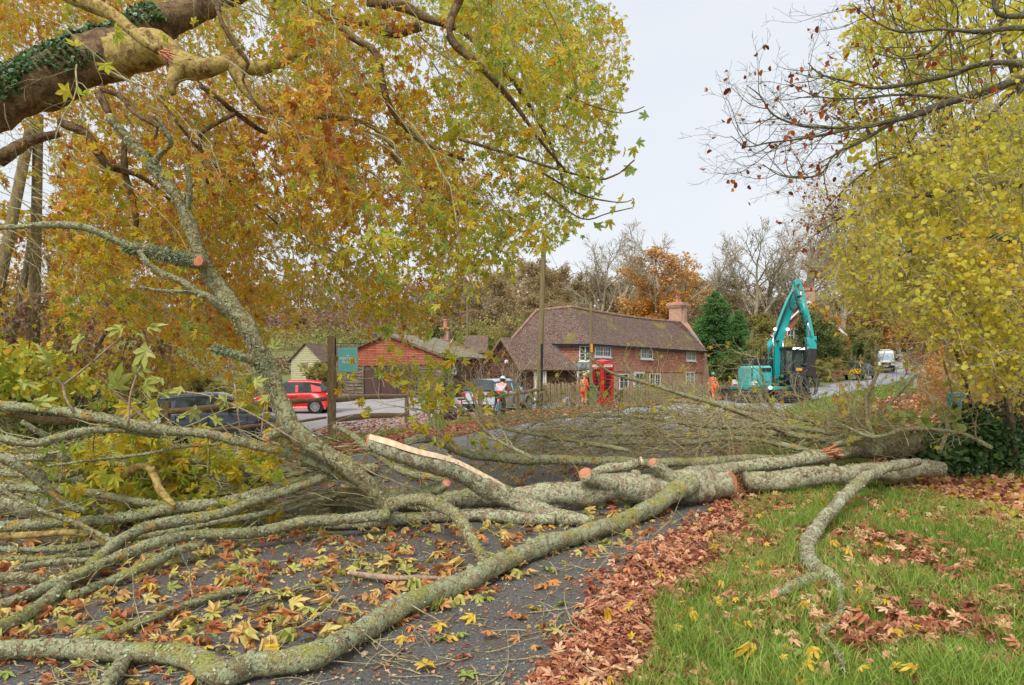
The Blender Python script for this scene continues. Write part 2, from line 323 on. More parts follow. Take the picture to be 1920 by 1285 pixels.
# buildings
LD = (rgb(204,196,184), 9, .66)
M_rooftile = m_brick('old_roof_tiles', rgb(108,86,74), rgb(142,114,98), rgb(60,50,46), .17, .105, .012, [(rgb(86,70,66), .5, .5, 'MIX', .55), (rgb(146,132,60), .53, .5, 'MIX', .75), (rgb(74,60,58), .52, 3, 'MIX', .5)], 1, dots=(rgb(200,192,182), 16, .63))
M_hung = m_brick('hung_tiles', rgb(198,128,104), rgb(224,162,136), rgb(116,76,66), .17, .11, .012, [(rgb(140,90,76), .52, .6, 'MIX', .6)], 1, dots=(rgb(224,204,186), 12, .64))
M_brick = m_brick('red_brick', rgb(178,124,102), rgb(212,160,136), rgb(190,172,154), .225, .075, .012, [(rgb(128,76,62), .55, .8, 'MIX', .5)], .5, dots=(rgb(226,214,200), 9, .65))
M_brick2 = m_brick('plain_red_brick', rgb(152,84,72), rgb(176,104,88), rgb(170,120,100), .225, .075, .01, None, .4)
M_redtile = m_brick('red_gable_tiles', rgb(172,96,76), rgb(196,120,96), rgb(96,42,32), 1.4, .115, .018, [(rgb(140,66,48), .55, .8, 'MIX', .5)], 1)
M_mossroof = m_brick('mossy_slate', rgb(136,128,118), rgb(160,152,140), rgb(84,78,70), .3, .2, .014, [(rgb(132,116,62), .44, 1.2, 'MIX', .8), (rgb(84,76,68), .5, 4, 'MIX', .5)], .8, dots=(rgb(206,200,180), 12, .62))
M_waney = m_bark('dark_weatherboard', [(.3, rgb(70,58,50)), (.5, rgb(112,98,84)), (.7, rgb(156,140,122))], None, None, None, 4, .6, (.5, .5, 1.7))
M_waney2 = m_bark('brown_weatherboard', [(.3, rgb(62,44,34)), (.5, rgb(92,68,52)), (.7, rgb(118,98,64))], None, None, (rgb(132,122,66), .62, 1.4), 4, .6, (.5, .5, 1.7))
M_paleboard = m_bark('pale_weatherboard', [(.3, rgb(150,144,112)), (.5, rgb(190,184,148)), (.7, rgb(208,204,172))], None, None, None, 4, .3, (.5, .5, 6))
M_fencewood = m_bark('grey_brown_rail', [(.3, rgb(96,78,60)), (.5, rgb(140,118,92)), (.7, rgb(172,152,122))], None, None, None, 6, .6, (.5, 3, 3))
M_postwood = m_bark('sawn_post', [(.3, rgb(102,86,62)), (.5, rgb(134,116,86)), (.7, rgb(156,138,106))], None, None, None, 5, .5, (3, 3, .4))
M_picket = m_bark('pale_picket', [(.3, rgb(140,120,88)), (.5, rgb(178,158,120)), (.7, rgb(200,182,146))], None, None, None, 5, .4, (3, 3, .4))
M_white = m_plain('white_paint', (.8, .79, .74, 1), .45, var=.06)
M_doorbrown = m_plain('brown_door_paint', rgb(84,60,56), .5, var=.1)
M_black = m_plain('black_paint', (.02, .022, .025, 1), .4)
M_lead = m_plain('lead_flashing', rgb(120,128,136), .5)
M_glass = m_glass('window_glass', (.045, .055, .06, 1))
M_carglass = m_glass('car_glass', (.025, .035, .035, 1), .03)
M_red = m_plain('phone_box_red', rgb(206,22,24), .3, coat=.5, var=.06)
M_cream = m_plain('cream_panel', rgb(244,236,220), .5)
M_teal = m_plain('teal_sign', rgb(104,186,186), .5, var=.05)
M_tealm = m_plain('teal_machine_paint', rgb(36,172,170), .35, coat=.4, var=.1, scale=2)
M_tealpale = m_plain('pale_teal_panel', rgb(86,196,192), .4, coat=.3, var=.1, scale=2)
M_steel = m_plain('worn_dark_steel', rgb(74,72,72), .45, metal=.6, var=.3, scale=6)
M_chrome = m_plain('chrome', (.75, .76, .78, 1), .12, metal=1, var=.05)
M_rubber = m_plain('rubber', (.025, .025, .026, 1), .8, var=.3)
M_trackm = m_plain('muddy_track', rgb(84,76,70), .85, var=.4, scale=8)
M_carred = m_plain('red_car_paint', rgb(206,30,28), .35, coat=.35, var=.04)
M_cargrey = m_plain('dark_grey_car_paint', rgb(84,94,108), .3, metal=.3, coat=.8, var=.06)
M_silver = m_plain('silver_car_paint', rgb(196,202,208), .32, metal=.3, coat=1, var=.05)
M_cardark = m_plain('dark_green_car_paint', rgb(52,58,56), .4, coat=.2, var=.05)
M_vanwhite = m_plain('white_van_paint', rgb(232,232,230), .35, coat=.6, var=.03)
M_alloy = m_plain('alloy', (.6, .61, .62, 1), .3, metal=.8, var=.1)
M_lamp_r = m_plain('red_lamp', rgb(196,24,30), .2, coat=1)
M_lamp_w = m_emit('lit_headlamp', (1, .98, .92, 1), .9)
M_lamp_red = m_emit('lit_red_lamp', (1, .05, .03, 1), 4)
M_amber = m_plain('amber_plate', rgb(224,160,60), .4)
M_yellow = m_plain('reflective_yellow', rgb(238,222,40), .4, var=.03)
M_redstripe = m_plain('reflective_red', rgb(190,36,36), .4, var=.05)
M_hivis = m_plain('orange_workwear', rgb(250,110,40), .8, var=.12, scale=9)
M_reflect = m_plain('silver_reflective_tape', rgb(206,200,190), .4, var=.05)
M_skin = m_plain('skin', rgb(214,160,130), .6, var=.05)
M_helm_y = m_plain('yellow_helmet', rgb(236,190,60), .35, coat=.4); M_helm_g = m_plain('grey_helmet', rgb(130,134,146), .4, coat=.3); M_helm_w = m_plain('white_helmet', rgb(220,222,224), .35, coat=.4)
M_lycra = m_plain('black_lycra', rgb(34,36,44), .6); M_jersey = m_plain('pale_jersey', rgb(206,196,206), .8, var=.2, scale=14); M_redjacket = m_plain('red_sleeve', rgb(230,52,36), .7)
M_bin = m_plain('green_bin_plastic', rgb(104,130,84), .5); M_darkgreen = m_plain('dark_green_plastic', rgb(26,130,114), .4, coat=.2)
M_hazard = m_plain('orange_hazard_sign', rgb(236,130,30), .5)
M_blue = m_plain('blue_paint', rgb(60,84,120), .5); M_iron = m_plain('black_iron', (.015, .017, .02, 1), .5)
M_corr = m_plain('grey_sheet_roof', rgb(140,146,152), .5, var=.15); M_tan = m_plain('tan_gate_boards', rgb(190,170,96), .7, var=.15)
# ---------------------------------------------------------------- the ground sheets
def axis(lo, hi, fine_lo, fine_hi, f, mid_lo, mid_hi, m, c):
    a = np.concatenate([np.arange(lo, mid_lo, c), np.arange(mid_lo, fine_lo, m), np.arange(fine_lo, fine_hi, f), np.arange(fine_hi, mid_hi, m), np.arange(mid_hi, hi+c, c)])
    return np.unique(np.round(a, 4))
gx = axis(-300, 300, -8, 14, .3, -45, 75, 1., 12); gy = axis(-30, 420, 1, 22, .3, -6, 110, 1., 12)
XX, YY = np.meshgrid(gx, gy); ZZ = G(XX, YY) - .012
m = MB(); nx = len(gx); i = np.arange(len(gy)-1)[:, None]*nx; j = np.arange(nx-1)[None]
m.add(np.stack([XX, YY, ZZ], -1).reshape(-1, 3), np.stack([i+j, i+j+1, i+j+1+nx, i+j+nx], -1).reshape(-1, 4))
tag(m.build('ground', M_turf, smooth=True), kind='structure')
def strip(name, A, B, ys, lift, mat, nacross=14, label=None, crown=0):
    """sheet between two boundary functions x=A(y), x=B(y)"""
    m = MB(); t = np.linspace(0, 1, nacross); X = A(ys)[:, None]*(1-t)+B(ys)[:, None]*t; Y = np.repeat(ys[:, None], nacross, 1)
    Z = G(X, Y)+lift
    i = np.arange(len(ys)-1)[:, None]*nacross; j = np.arange(nacross-1)[None]
    m.add(np.stack([X, Y, Z], -1).reshape(-1, 3), np.stack([i+j, i+j+1, i+j+1+nacross, i+j+nacross], -1).reshape(-1, 4))
    return tag(m.build(name, mat, smooth=True), kind='structure')
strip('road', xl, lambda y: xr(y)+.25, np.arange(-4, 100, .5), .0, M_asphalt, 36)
strip('leafy_verge', lambda y: xr(y)-.05+.12*np.sin(y*1.7), lambda y: xr(y)+.3+.12*np.sin(y*1.1), np.arange(1, 26, .3), .006, M_litterbase, 5)
strip('leafy_roadside', lambda y: xl(y)-2.6, lambda y: xl(y)+.3, np.arange(14, 58, .5), .006, M_litterbase, 8)
strip('gravel_yard', lambda y: np.interp(y, [19, 24, 34, 47], [-12, -13, -15, -10]), lambda y: xl(y)-2.4, np.arange(19, 47, .6), .010, M_gravel, 30)
strip('path', lambda y: np.interp(y, [2, 6, 9, 12, 20, 40, 60, 80], [5.9, 5.6, 5.6, 6.3, 10.6, 21.5, 35.5, 50]), lambda y: np.interp(y, [2, 6, 9, 12, 20, 40, 60, 80], [9, 8.6, 8.8, 8.8, 12.6, 24, 38, 52.5]), np.arange(2, 80, .4), .006, M_track, 8)
# centre line dashes on the far road
k = 0
for y in np.arange(44, 86, 4.5):
    c0 = (xl(y)+xr(y))/2; c1 = (xl(y+1.9)+xr(y+1.9))/2
    m = MB(); t = np.linspace(0, 1, 5); X = np.array([[c0+(c1-c0)*s-.09, c0+(c1-c0)*s+.09] for s in t]); Y = np.array([[y+1.9*s]*2 for s in t])
    m.add(np.stack([X, Y, G(X, Y)+.008], -1).reshape(-1, 3), [(2*a, 2*a+1, 2*a+3, 2*a+2) for a in range(4)])
    tag(m.build('road_marking', M_white), kind='structure')

# ---------------------------------------------------------------- buildings
def frame_local(o, u, ang):
    return o
def window(par, x, z, w, h, cols=2, rows=2, leaves=2, y=-.03, sill=True, name='window', rz=0, ox=0, oy=0):
    """in the XZ plane of the parent at local y, optionally on a wall turned by rz about (ox, oy)"""
    ca, sa = math.cos(rz), math.sin(rz)
    M = Matrix.Translation((ox, oy, 0)) @ Matrix.Rotation(rz, 4, 'Z')
    def put(mb, nm, mat, p):
        o = mb.build(nm, mat, p); return o
    f = MB(); t = .07
    f.box((x, y, z+h/2), (w, .02, h)) if False else None
    for sx in (-1, 1): f.box((x+sx*(w/2-t/2), y-.02, z+h/2), (t, .07, h))
    f.box((x, y-.021, z+t/2), (w-2*t, .068, t)); f.box((x, y-.021, z+h-t/2), (w-2*t, .068, t))
    lw = (w-2*t)/leaves
    for k in range(1, leaves): f.box((x-w/2+t+k*lw, y-.022, z+h/2), (.07, .064, h-2*t))
    for k in range(leaves):
        x0 = x-w/2+t+k*lw+.035; x1 = x0+lw-.07
        for c in range(1, cols): f.box((x0+(x1-x0)*c/cols, y-.01, z+h/2), (.028, .04, h-2*t))
        for r in range(1, rows): f.box(((x0+x1)/2, y-.011, z+t+(h-2*t)*r/rows), (x1-x0, .036, .028))
    o = put(f, name, M_white, par); o.matrix_local = M
    g = MB(); g.box((x, y+.005, z+h/2), (w-.02, .02, h-.02)); put(g, 'pane', M_glass, o)
    if sill: s = MB(); s.box((x, y-.06, z-.05), (w+.12, .14, .08)); put(s, 'sill', M_white, o)
    return o
def place(name, label, cat, x, y, ang): return thing(name, label, cat, (x, y, gz(x, y)), ang)
def waney(mb, x0, x1, z0, z1f, y, side='front', row=.24, seed=0, amp=.025, xaxis=True, h0=None):
    """rows of waney-edged boards, each with a wavy lower edge; wall along x (or along y when xaxis False)"""
    rg = np.random.default_rng(seed); z = z0
    top = z1f if callable(z1f) else (lambda t: z1f)
    n = max(6, int((x1-x0)/.16)); xs = np.linspace(x0, x1, n)
    zmax = max(top(a) for a in xs); k = 0
    while z < zmax-.03:
        ph = rg.uniform(0, 6, 3); wv = amp*(np.sin(xs*2.1+ph[0])+.7*np.sin(xs*5.3+ph[1])+.5*np.sin(xs*11+ph[2]))
        ub = np.array([top(a) for a in xs]); zt = np.minimum(z+row+.05, ub); zb = np.minimum(z+wv, ub-.001); ok = ub > z+.02
        rowy = y-.075
        for a in range(n-1):
            if not (ok[a] and ok[a+1]): continue
            q = [(xs[a], rowy, zb[a]), (xs[a+1], rowy, zb[a+1]), (xs[a+1], y-.008, zt[a+1]), (xs[a], y-.008, zt[a])]
            e = [(xs[a], y, zb[a]), (xs[a+1], y, zb[a+1]), (xs[a+1], rowy, zb[a+1]), (xs[a], rowy, zb[a])]
            if not xaxis: q = [(-p[1], p[0], p[2]) for p in q]; e = [(-p[1], p[0], p[2]) for p in e]
            mb.quad(*q); mb.quad(*e)
        z += row; k += 1
def slab(mb, a, b, c, d, t=.09, mi=0):
    a, b, c, d = [np.array(p, float) for p in (a, b, c, d)]; n = np.cross(b-a, d-a); n /= np.linalg.norm(n)
    top = [a, b, c, d]; bot = [p-n*t for p in top]
    mb.add(top+bot, [(0,1,2,3),(7,6,5,4),(0,4,5,1),(1,5,6,2),(2,6,7,3),(3,7,4,0)], mi)

# barn with the red tiled gable
A = -rad(25.2); BW, BD, BE, BA = 9.08, 6.2, 3.1, 4.6
barn = place('barn', 'dark weatherboarded barn with red tiled gable and double brown doors', 'barn', -12.78, 49.87, A)
barn.location.z = .02
gtop = lambda x: BE+(BA-BE)*(1-abs(x-BW/2)/(BW/2))
wl = MB(); wl.box((BW/2, BD/2, BE/2-.3), (BW-.1, BD-.1, BE+.6)); wl.build('wall_core', M_black, barn)
wb = MB(); waney(wb, 0, 2.35, -.2, 2.45, 0, seed=1); waney(wb, 6.9, BW-.12, -.2, 2.45, 0, seed=2); waney(wb, 0, BD, -.2, BE, -BW, seed=3, xaxis=False, row=.27, amp=.04)
wb.build('weatherboard', M_waney, barn)
cp = MB(); cp.box((BW-.02, -.05, 1.1), (.22, .16, 2.7)); cp.box((2.4, -.05, 1.1), (.14, .12, 2.7)); cp.box((6.85, -.05, 1.1), (.14, .12, 2.7)); cp.build('corner_post', M_waney, barn)
tg = MB(); tg.prism([(-.02, 2.47), (BW+.02, 2.47), (BW+.02, BE), (BW/2, BA), (-.02, BE)], -.09, .06, 'y'); tg.build('gable_tiles', M_redtile, barn, uv=True)
for k in range(3):
    d = MB(); x0 = 2.5+k*1.43; d.box((x0+.7, -.02, 1.15), (1.39, .06, 2.5)); d.box((x0+.7, -.06, 2.2), (1.2, .02, .08)); d.box((x0+.7, -.06, .3), (1.2, .02, .08))
    dd = d.build('door', M_doorbrown, barn, bevel=.01)
    if k < 2: hd = MB(); hd.box((x0+1.3, -.09, 1.2), (.03, .03, .25)); hd.build('handle', M_black, dd)
rf = MB(); o_ = .35
slab(rf, (BW/2, -.3, BA+.12), (BW/2, BD+.3, BA+.12), (BW+o_, BD+.3, BE-.06), (BW+o_, -.3, BE-.06)) if False else slab(rf, (BW+o_, -.3, BE-.04), (BW+o_, BD+.3, BE-.04), (BW/2, BD+.3, BA+.14), (BW/2, -.3, BA+.14))
slab(rf, (BW/2, -.3, BA+.14), (BW/2, BD+.3, BA+.14), (-o_, BD+.3, BE-.04), (-o_, -.3, BE-.04))
rf.build('roof', M_mossroof, barn, uv=True)
bg_ = MB(); bg_.bar((-o_, -.33, BE-.1), (BW/2, -.33, BA+.06), .05, .18); bg_.bar((BW/2, -.332, BA+.06), (BW+o_, -.332, BE-.1), .05, .18); bg_.build('bargeboard', M_waney, barn)
pp = MB(); pp.tube([(BW+.08, -.12, BE-.05), (BW+.08, -.12, -.1)], .045, 8); pp.build('drainpipe', M_iron, barn)
rb = MB(); slab(rb, (5.0, 6.5, 3.5), (9.0, 6.5, 3.5), (8.0, 8.6, 5.0), (5.4, 8.6, 5.0)); rb.build('rear_roof', M_rooftile, barn, uv=True)
bh = thing('birdhouse', 'small white birdhouse with a grey roof on the barn side wall', 'birdhouse', (0, 0, 0))
p0 = Matrix.Translation(barn.location) @ Matrix.Rotation(A, 4, 'Z') @ Vector((BW+.2, .9, 1.85)); bh.location = p0; bh.rotation_euler = (0, 0, A+rad(65))
q = MB(); q.prism([(-.15, 0), (.15, 0), (.15, .4), (0, .52), (-.15, .4)], -.12, .12, 'y'); q.build('box', M_white, bh)
q = MB(); slab(q, (-.26, -.2, .38), (0, -.2, .62), (0, .2, .62), (-.26, .2, .38), .03); slab(q, (0, -.2, .62), (.26, -.2, .38), (.26, .2, .38), (0, .2, .62), .03); q.build('roof', M_lead, bh)
q = MB(); q.box((0, -.125, .22), (.11, .02, .24)); q.build('opening', M_black, bh)
q = MB(); q.bar((0, .1, .1), (0, .42, .1), .05); q.build('bracket', M_white, bh)

# pale weatherboarded shed with a red roof, on the field behind
sh = place('shed', 'pale cream weatherboarded shed with a red tiled roof in the field', 'shed', -20.2, 62.5, rad(-16)); sh.location.z = gz(-18, 62)-.2
sw, sd, se, sa = 3.1, 7.5, 2.5, 3.9
q = MB(); q.box((sw/2, sd/2, se/2), (sw-.08, sd-.08, se)); q.build('wall_core', M_paleboard, sh)
q = MB(); waney(q, 0, sw, 0, lambda x: se+(sa-se)*(1-abs(x-sw/2)/(sw/2)), 0, seed=5, row=.2, amp=.008); waney(q, 0, sd, 0, se, -sw, seed=6, row=.2, amp=.008, xaxis=False); q.build('wall', M_paleboard, sh)
q = MB(); slab(q, (sw+.3, -.25, se-.25), (sw+.3, sd+.2, se-.25), (sw/2, sd+.2, sa+.1), (sw/2, -.25, sa+.1), .07); slab(q, (sw/2, -.25, sa+.1), (sw/2, sd+.2, sa+.1), (-.3, sd+.2, se-.25), (-.3, -.25, se-.25), .07); q.build('roof', M_rooftile, sh, uv=True)
q = MB(); q.box((sw/2-.2, -.06, 1.75), (.8, .05, .75)); q.build('shutter', M_fencewood, sh)
q = MB(); q.box((sw+.07, 1.2, 1.0), (.05, .9, 1.9)); q.build('door', M_white, sh)

# cottage annex, brown weatherboards
A2 = rad(27); L2 = 3.75
an = place('cottage_annex', 'low brown weatherboarded building with mossy tiled roof beside the cottage', 'outbuilding', .6, 40, A2); an.location.z = .12
gt = lambda y: np.interp(y, [0, 2.3, 4.4], [2.05, 3.75, 2.6])
q = MB(); q.prism([(0.03, -.3), (4.35, -.3), (4.35, 2.55), (2.3, 3.6), (.03, 2.0)], .05, L2-.05, 'x'); q.build('wall_core', M_black, an)
q = MB(); waney(q, .02, L2, -.2, 2.02, 0, seed=8, row=.3, amp=.045); 
# left gable (faces -x)
g2 = MB(); waney(g2, 0, 4.4, -.2, gt, 0, seed=9, row=.3, amp=.04); V = g2.v
g2.v = [np.stack([b[:, 1], 4.4-b[:, 0], b[:, 2]], 1) for b in V] if False else [np.stack([b[:, 1], b[:, 0], b[:, 2]], 1) for b in V]
g2.b = [(f[:, ::-1], mi) for f, mi in g2.b]
q.build('weatherboard', M_waney2, an); g2.build('gable_weatherboard', M_waney2, an)
q = MB(); L2e = L2+3.2
slab(q, (-.25, -.35, 1.98), (L2+.2, -.35, 1.98), (L2-.9, 2.3, 3.98), (-.25, 2.3, 3.98)); slab(q, (-.25, 2.3, 3.98), (L2-.9, 2.3, 3.98), (L2+.2, 4.7, 2.45), (-.25, 4.7, 2.45)); q.build('roof', M_rooftile, an, uv=True)
q = MB(); q.bar((-.28, -.37, 1.9), (-.28, 2.3, 3.93), .04, .16); q.bar((-.281, 2.3, 3.93), (-.281, 4.7, 2.4), .04, .16); q.build('bargeboard', M_fencewood, an)
q = MB(); q.box((1.15, -.07, 1.0), (.5, .06, 2.0)); q.box((.8, -.08, 1.0), (.12, .12, 2.1)); q.box((1.5, -.08, 1.0), (.1, .12, 2.1)); dr = q.build('door', M_cream, an)
q = MB(); q.box((1.18, -.11, 1.4), (.22, .02, .8)); q.build('pane', M_glass, dr)
q = MB(); q.tube([(L2-.55, -.25, 1.95), (L2-.75, -.12, 1.7), (L2-.75, -.12, 0)], .045, 8); q.build('drainpipe', M_iron, an)
fl = thing('floodlight', 'small white floodlight under the annex gable', 'floodlight', (-.32, 41.45, 2.62), A2-rad(60))
q = MB(); q.box((0, 0, 0), (.24, .12, .2)); q.build('lamp_body', M_white, fl, bevel=.02); q = MB(); q.bar((0, 0, 0), (0, .6, .05), .04); q.build('bracket', M_iron, fl)

# the cottage
ct = thing('cottage', 'long red brick and tile-hung cottage with white windows and old tiled roof', 'cottage', (5.1, 44.5, .1))
zE, zR, o_ = 3.95, 6.3, .3
Dn, Cn, Bn = np.array([.1, 44.5]), np.array([5.1, 44.5]), np.array([15.96, 56.9])
u2 = (Bn-Cn)/np.linalg.norm(Bn-Cn); n2 = np.array([-u2[1], u2[0]]); n1 = np.array([0, 1.]); L = np.linalg.norm(Bn-Cn); ang = math.atan2(u2[1], u2[0])
dep = 4.7; bis = n1+n2; bis = bis/np.dot(bis, n1)
Cb = Cn+bis*dep; Db = Dn+n1*dep; Bb = Bn+n2*dep; Rc = Cn+bis*dep/2; Rb = Bn+n2*dep/2; Rd = Dn+n1*dep/2+np.array([1.6, 0])
org = np.array([5.1, 44.5, .1])
def W(p, z): return np.array([p[0], p[1], z])-org*np.array([1, 1, 0])
q = MB(); zs = 1.95
def wallq(mb, p, r, z0, z1): mb.quad(W(p, z0), W(r, z0), W(r, z1), W(p, z1))
for p, r in ((Db, Dn), (Dn, Cn), (Cn, Bn), (Bn, Bb), (Bb, Cb), (Cb, Db)): wallq(q, p, r, -.4, zs)
q.build('wall', M_brick, ct, uv=True)
q = MB(); e = .05
Dn_, Cn_, Bn_ = Dn-n1*e, Cn-bis*e, Bn-n2*e+u2*e; Bb_ = Bb+n2*e+u2*e
for p, r in ((Db, Dn_), (Dn_, Cn_), (Cn_, Bn_)): wallq(q, p, r, zs, zE)
wallq(q, Bn_, Bb_, zs-.2, zE); q.quad(W(Bn_, zE), W(Bb_, zE), W(Rb+u2*e, zR-.1)); wallq(q, Bb, Cb, zs, zE); wallq(q, Cb, Db, zs, zE)
q.quad(W(Dn_, zs), W(Cn_, zs), W(Cn, zs-.06), W(Dn, zs-.06)); q.quad(W(Cn_, zs), W(Bn_, zs), W(Bn, zs-.06), W(Cn, zs-.06))
q.build('hung_tile_wall', M_hung, ct, uv=True)
def ee(p, off): return W(p+off, zE-o_*.55)
q = MB(); Lf = np.array([-.35, 0])
a_, b_ = (zR-zE)/(dep/2), 0
Df = W(Dn-n1*o_+Lf, zE-.22); Cf = W(Cn-bis*o_, zE-.22); Bf = W(Bn-n2*o_+u2*.2, zE-.22)
Dk = W(Db+n1*o_+Lf, zE-.22); Ck = W(Cb+bis*o_, zE-.22); Bk = W(Bb+n2*o_+u2*.2, zE-.22)
rC, rB, rD = W(Rc, zR+.06), W(Rb+u2*.2, zR-.02), W(Rd, zR-.18)
slab(q, Df, Cf, rC, rD, .1); slab(q, Dk, Df, rD, rD+np.array([0, .01, 0]), .1); slab(q, Bk, Ck, rC, rB, .1); slab(q, Ck, Dk, rD, rC, .1)
# right wing: a few bays so that the old roof sags
nb = 8
for k in range(nb):
    t0, t1 = k/nb, (k+1)/nb; s0, s1 = -.13*math.sin(math.pi*t0), -.13*math.sin(math.pi*t1)
    slab(q, Cf+(Bf-Cf)*t0, Cf+(Bf-Cf)*t1, rC+(rB-rC)*t1+np.array([0, 0, s1]), rC+(rB-rC)*t0+np.array([0, 0, s0]), .1)
roof = q.build('roof', M_rooftile, ct, uv=True)
q = MB(); tt = np.linspace(0, 1, 24)
q.tube([rD+(rC-rD)*t+np.array([0, 0, .03]) for t in tt], .11, 8); q.tube([rC+(rB-rC)*t+np.array([0, 0, .03-.13*math.sin(math.pi*t)]) for t in tt], .11, 8); q.tube([Df+(rD-Df)*t+np.array([0, 0, .05]) for t in tt], .1, 8)
q.build('ridge_tiles', m_bark('ridge_tile_clay', [(.3, rgb(110,84,74)), (.5, rgb(150,112,96)), (.7, rgb(190,170,150))], None, None, (rgb(170,160,60), .6, 3), 5, .6), roof)
q = MB(); q.bar(Df+np.array([0, -.02, -.1]), Cf+np.array([0, -.02, -.1]), .1, .1); q.bar(Cf+np.array([0, -.02, -.1]), Bf+np.array([0, -.02, -.1]), .1, .1); q.build('gutter', M_iron, ct)
# chimney: external stack against the right gable, tapering with tiled shoulders
cb = Rb+u2*.2; ch_a = ang
q = MB(); Mz = Matrix.Rotation(ang, 3, 'Z')
def loc(u, v, z): return W(Rb+u2*u+n2*v, z)
prof = [(-.4, 1.1, -2.35, 2.3), (1.9, 1.0, -2.35, 2.3), (3.9, .75, -2.2, 2.1), (5.4, .65, -1.2, 1.1), (6.3, .57, -.62, .62)]
vv = []; 
for z, u, v0, v1 in prof: vv += [loc(.0 if z < 6.2 else -.75, v0, z), loc(u, v0, z), loc(u, v1, z), loc(.0 if z < 6.2 else -.75, v1, z)]
ff = []
for k in range(len(prof)-1):
    b = 4*k
    for a in range(4): ff.append((b+a, b+(a+1) % 4, b+4+(a+1) % 4, b+4+a))
q.add(vv, ff); gs = q.build('gable_stack', M_brick, ct, uv=True)
q = MB()
for (z0, z1, g) in ((5.9, 7.45, 0), (7.45, 7.55, .06), (7.55, 7.68, .13), (7.68, 7.85, .19), (7.85, 7.93, .1)):
    c = (loc(.05, 0, z0)+loc(.05, 0, z1))/2; q.box(c, (1.05+2*g, 1.15+2*g, z1-z0), ang)
c = loc(.05, -.6, 6.7); q.box(c, (.5, .18, 1.5), ang)
chm = q.build('chimney', M_brick, ct, uv=True)
for du in (-.15, .3):
    q = MB(); c = loc(du, 0, 7.93); q.lathe([(.13, 0), (.12, .3), (.15, .31), (.15, .36), (.1, .36)], c, 12); q.build('chimney_pot', M_hung, chm)
q = MB(); c = loc(-.15, 0, 8.29); q.lathe([(.02, 0), (.16, .05), (.16, .14), (.02, .2)], c, 10); q.build('cowl', M_lead, chm)
q = MB(); q.bar(loc(.02, -1.9, 4.55), loc(.02, -.7, 5.9), .3, .05); q.bar(loc(.45, -.6, 6.32), loc(.45, .6, 6.32), .5, .05); q.build('flashing', M_lead, ct)
# windows: right wing in a frame along u2 starting from C
def cw(x, z, w, h, cols, rows, leaves, sill=True, name='window'):
    o = window(ct, x, z, w, h, cols, rows, leaves, y=-.08, sill=sill, name=name, rz=ang); return o
def along(px):   # distance along the right wing seen at column px
    s = (px-960)/F; return (s*Cn[1]-Cn[0])/(u2[0]-s*u2[1])
for p0_, p1_, z, h, c_, r_, l_ in ((1113, 1142.5, 3.02, .72, 3, 2, 2), (1199, 1221, 3.0, .72, 3, 2, 2), (1285, 1302, 3.0, .72, 3, 2, 2),
        (1159, 1176, .85, 1.05, 2, 2, 1), (1216, 1236, .75, 1.2, 2, 3, 2), (1284, 1299.5, .9, 1.2, 2, 3, 2)):
    a0, a1 = along(p0_), along(p1_); zz = z-.1; cw((a0+a1)/2, zz, a1-a0, h, c_, r_, l_)
a0, a1 = along(1187.5), along(1207.5); q = MB(); q.box(((a0+a1)/2, -.02, .98), (a1-a0, .1, 1.96)); fd = q.build('door', M_white, ct, bevel=.01); fd.rotation_euler = (0, 0, ang)
for k in range(4):
    q = MB(); x = a0+.22+(k % 2)*(a1-a0-.44)*1.0; z = 1.62 if k < 2 else 1.1; q.box(((a0+a1)/2+(-.25 if k % 2 == 0 else .25), -.08, z), (.4, .02, .4)); q.build('pane', M_glass, fd)
# left wing windows (facing the camera) and the porch
xw = lambda px: (px-960)/F*44.5-5.1
window(ct, xw(1097), 2.62, .78, 1.0, 1, 2, 2, y=-.08)
q = MB(); x0, x1 = xw(1070), xw(1108)
q.box(((x0+x1)/2+.1, -.55, 2.12), (x1-x0+.5, 1.0, .1)); q.box(((x0+x1)/2+.1, -.5, 2.32), (x1-x0+.3, .9, .3), tap=.75); pr = q.build('porch_roof', M_lead, ct)
q = MB()
for x in (x0+.35, x1+.1): q.box((x, -.95, 1.0), (.14, .14, 2.1))
q.box(((x0+x1)/2+.2, -.96, 1.92), (x1-x0-.3, .1, .2)); q.build('porch_frame', M_white, ct)
q = MB(); q.box(((x0+x1)/2+.2, -.1, 1.0), (.95, .08, 1.95)); dd = q.build('porch_door', M_white, ct); q = MB(); q.box(((x0+x1)/2+.2, -.15, 1.2), (.7, .02, 1.3)); q.build('pane', M_glass, dd)

# far brick house behind the digger, small grey-roofed garage, far roof behind the barn
def gable_house(name, label, x, y, rz, w, d, e, a, wm, rm, z=None, oh=.35):
    h = thing(name, label, 'house', (x, y, gz(x, y) if z is None else z), rz)
    q = MB(); q.prism([(-w/2, -1), (w/2, -1), (w/2, e), (0, a), (-w/2, e)], 0, d, 'y'); q.build('wall', wm, h, uv=True)
    q = MB(); k = (a-e)/(w/2)
    slab(q, (w/2+oh, -oh, e-oh*k+.08), (w/2+oh, d+oh, e-oh*k+.08), (0, d+oh, a+.08), (0, -oh, a+.08), .12); slab(q, (0, -oh, a+.08), (0, d+oh, a+.08), (-w/2-oh, d+oh, e-oh*k+.08), (-w/2-oh, -oh, e-oh*k+.08), .12)
    r = q.build('roof', rm, h, uv=True)
    q = MB(); q.bar((-w/2-oh, -oh-.03, e-oh*k), (0, -oh-.03, a), .05, .22); q.bar((0, -oh-.031, a), (w/2+oh, -oh-.031, e-oh*k), .05, .22); q.build('bargeboard', M_white, h); return h, r
h, r = gable_house('brick_house', 'red brick gabled house with white window seen behind the digger boom', 33.8, 78, rad(-8), 7.5, 9, 5.0, 8.6, M_brick2, M_rooftile)
window(h, -1.55, 4.0, 1.5, 1.5, 2, 2, 2, y=-.05); window(h, 1.9, 4.0, 1.2, 1.3, 2, 2, 2, y=-.05)
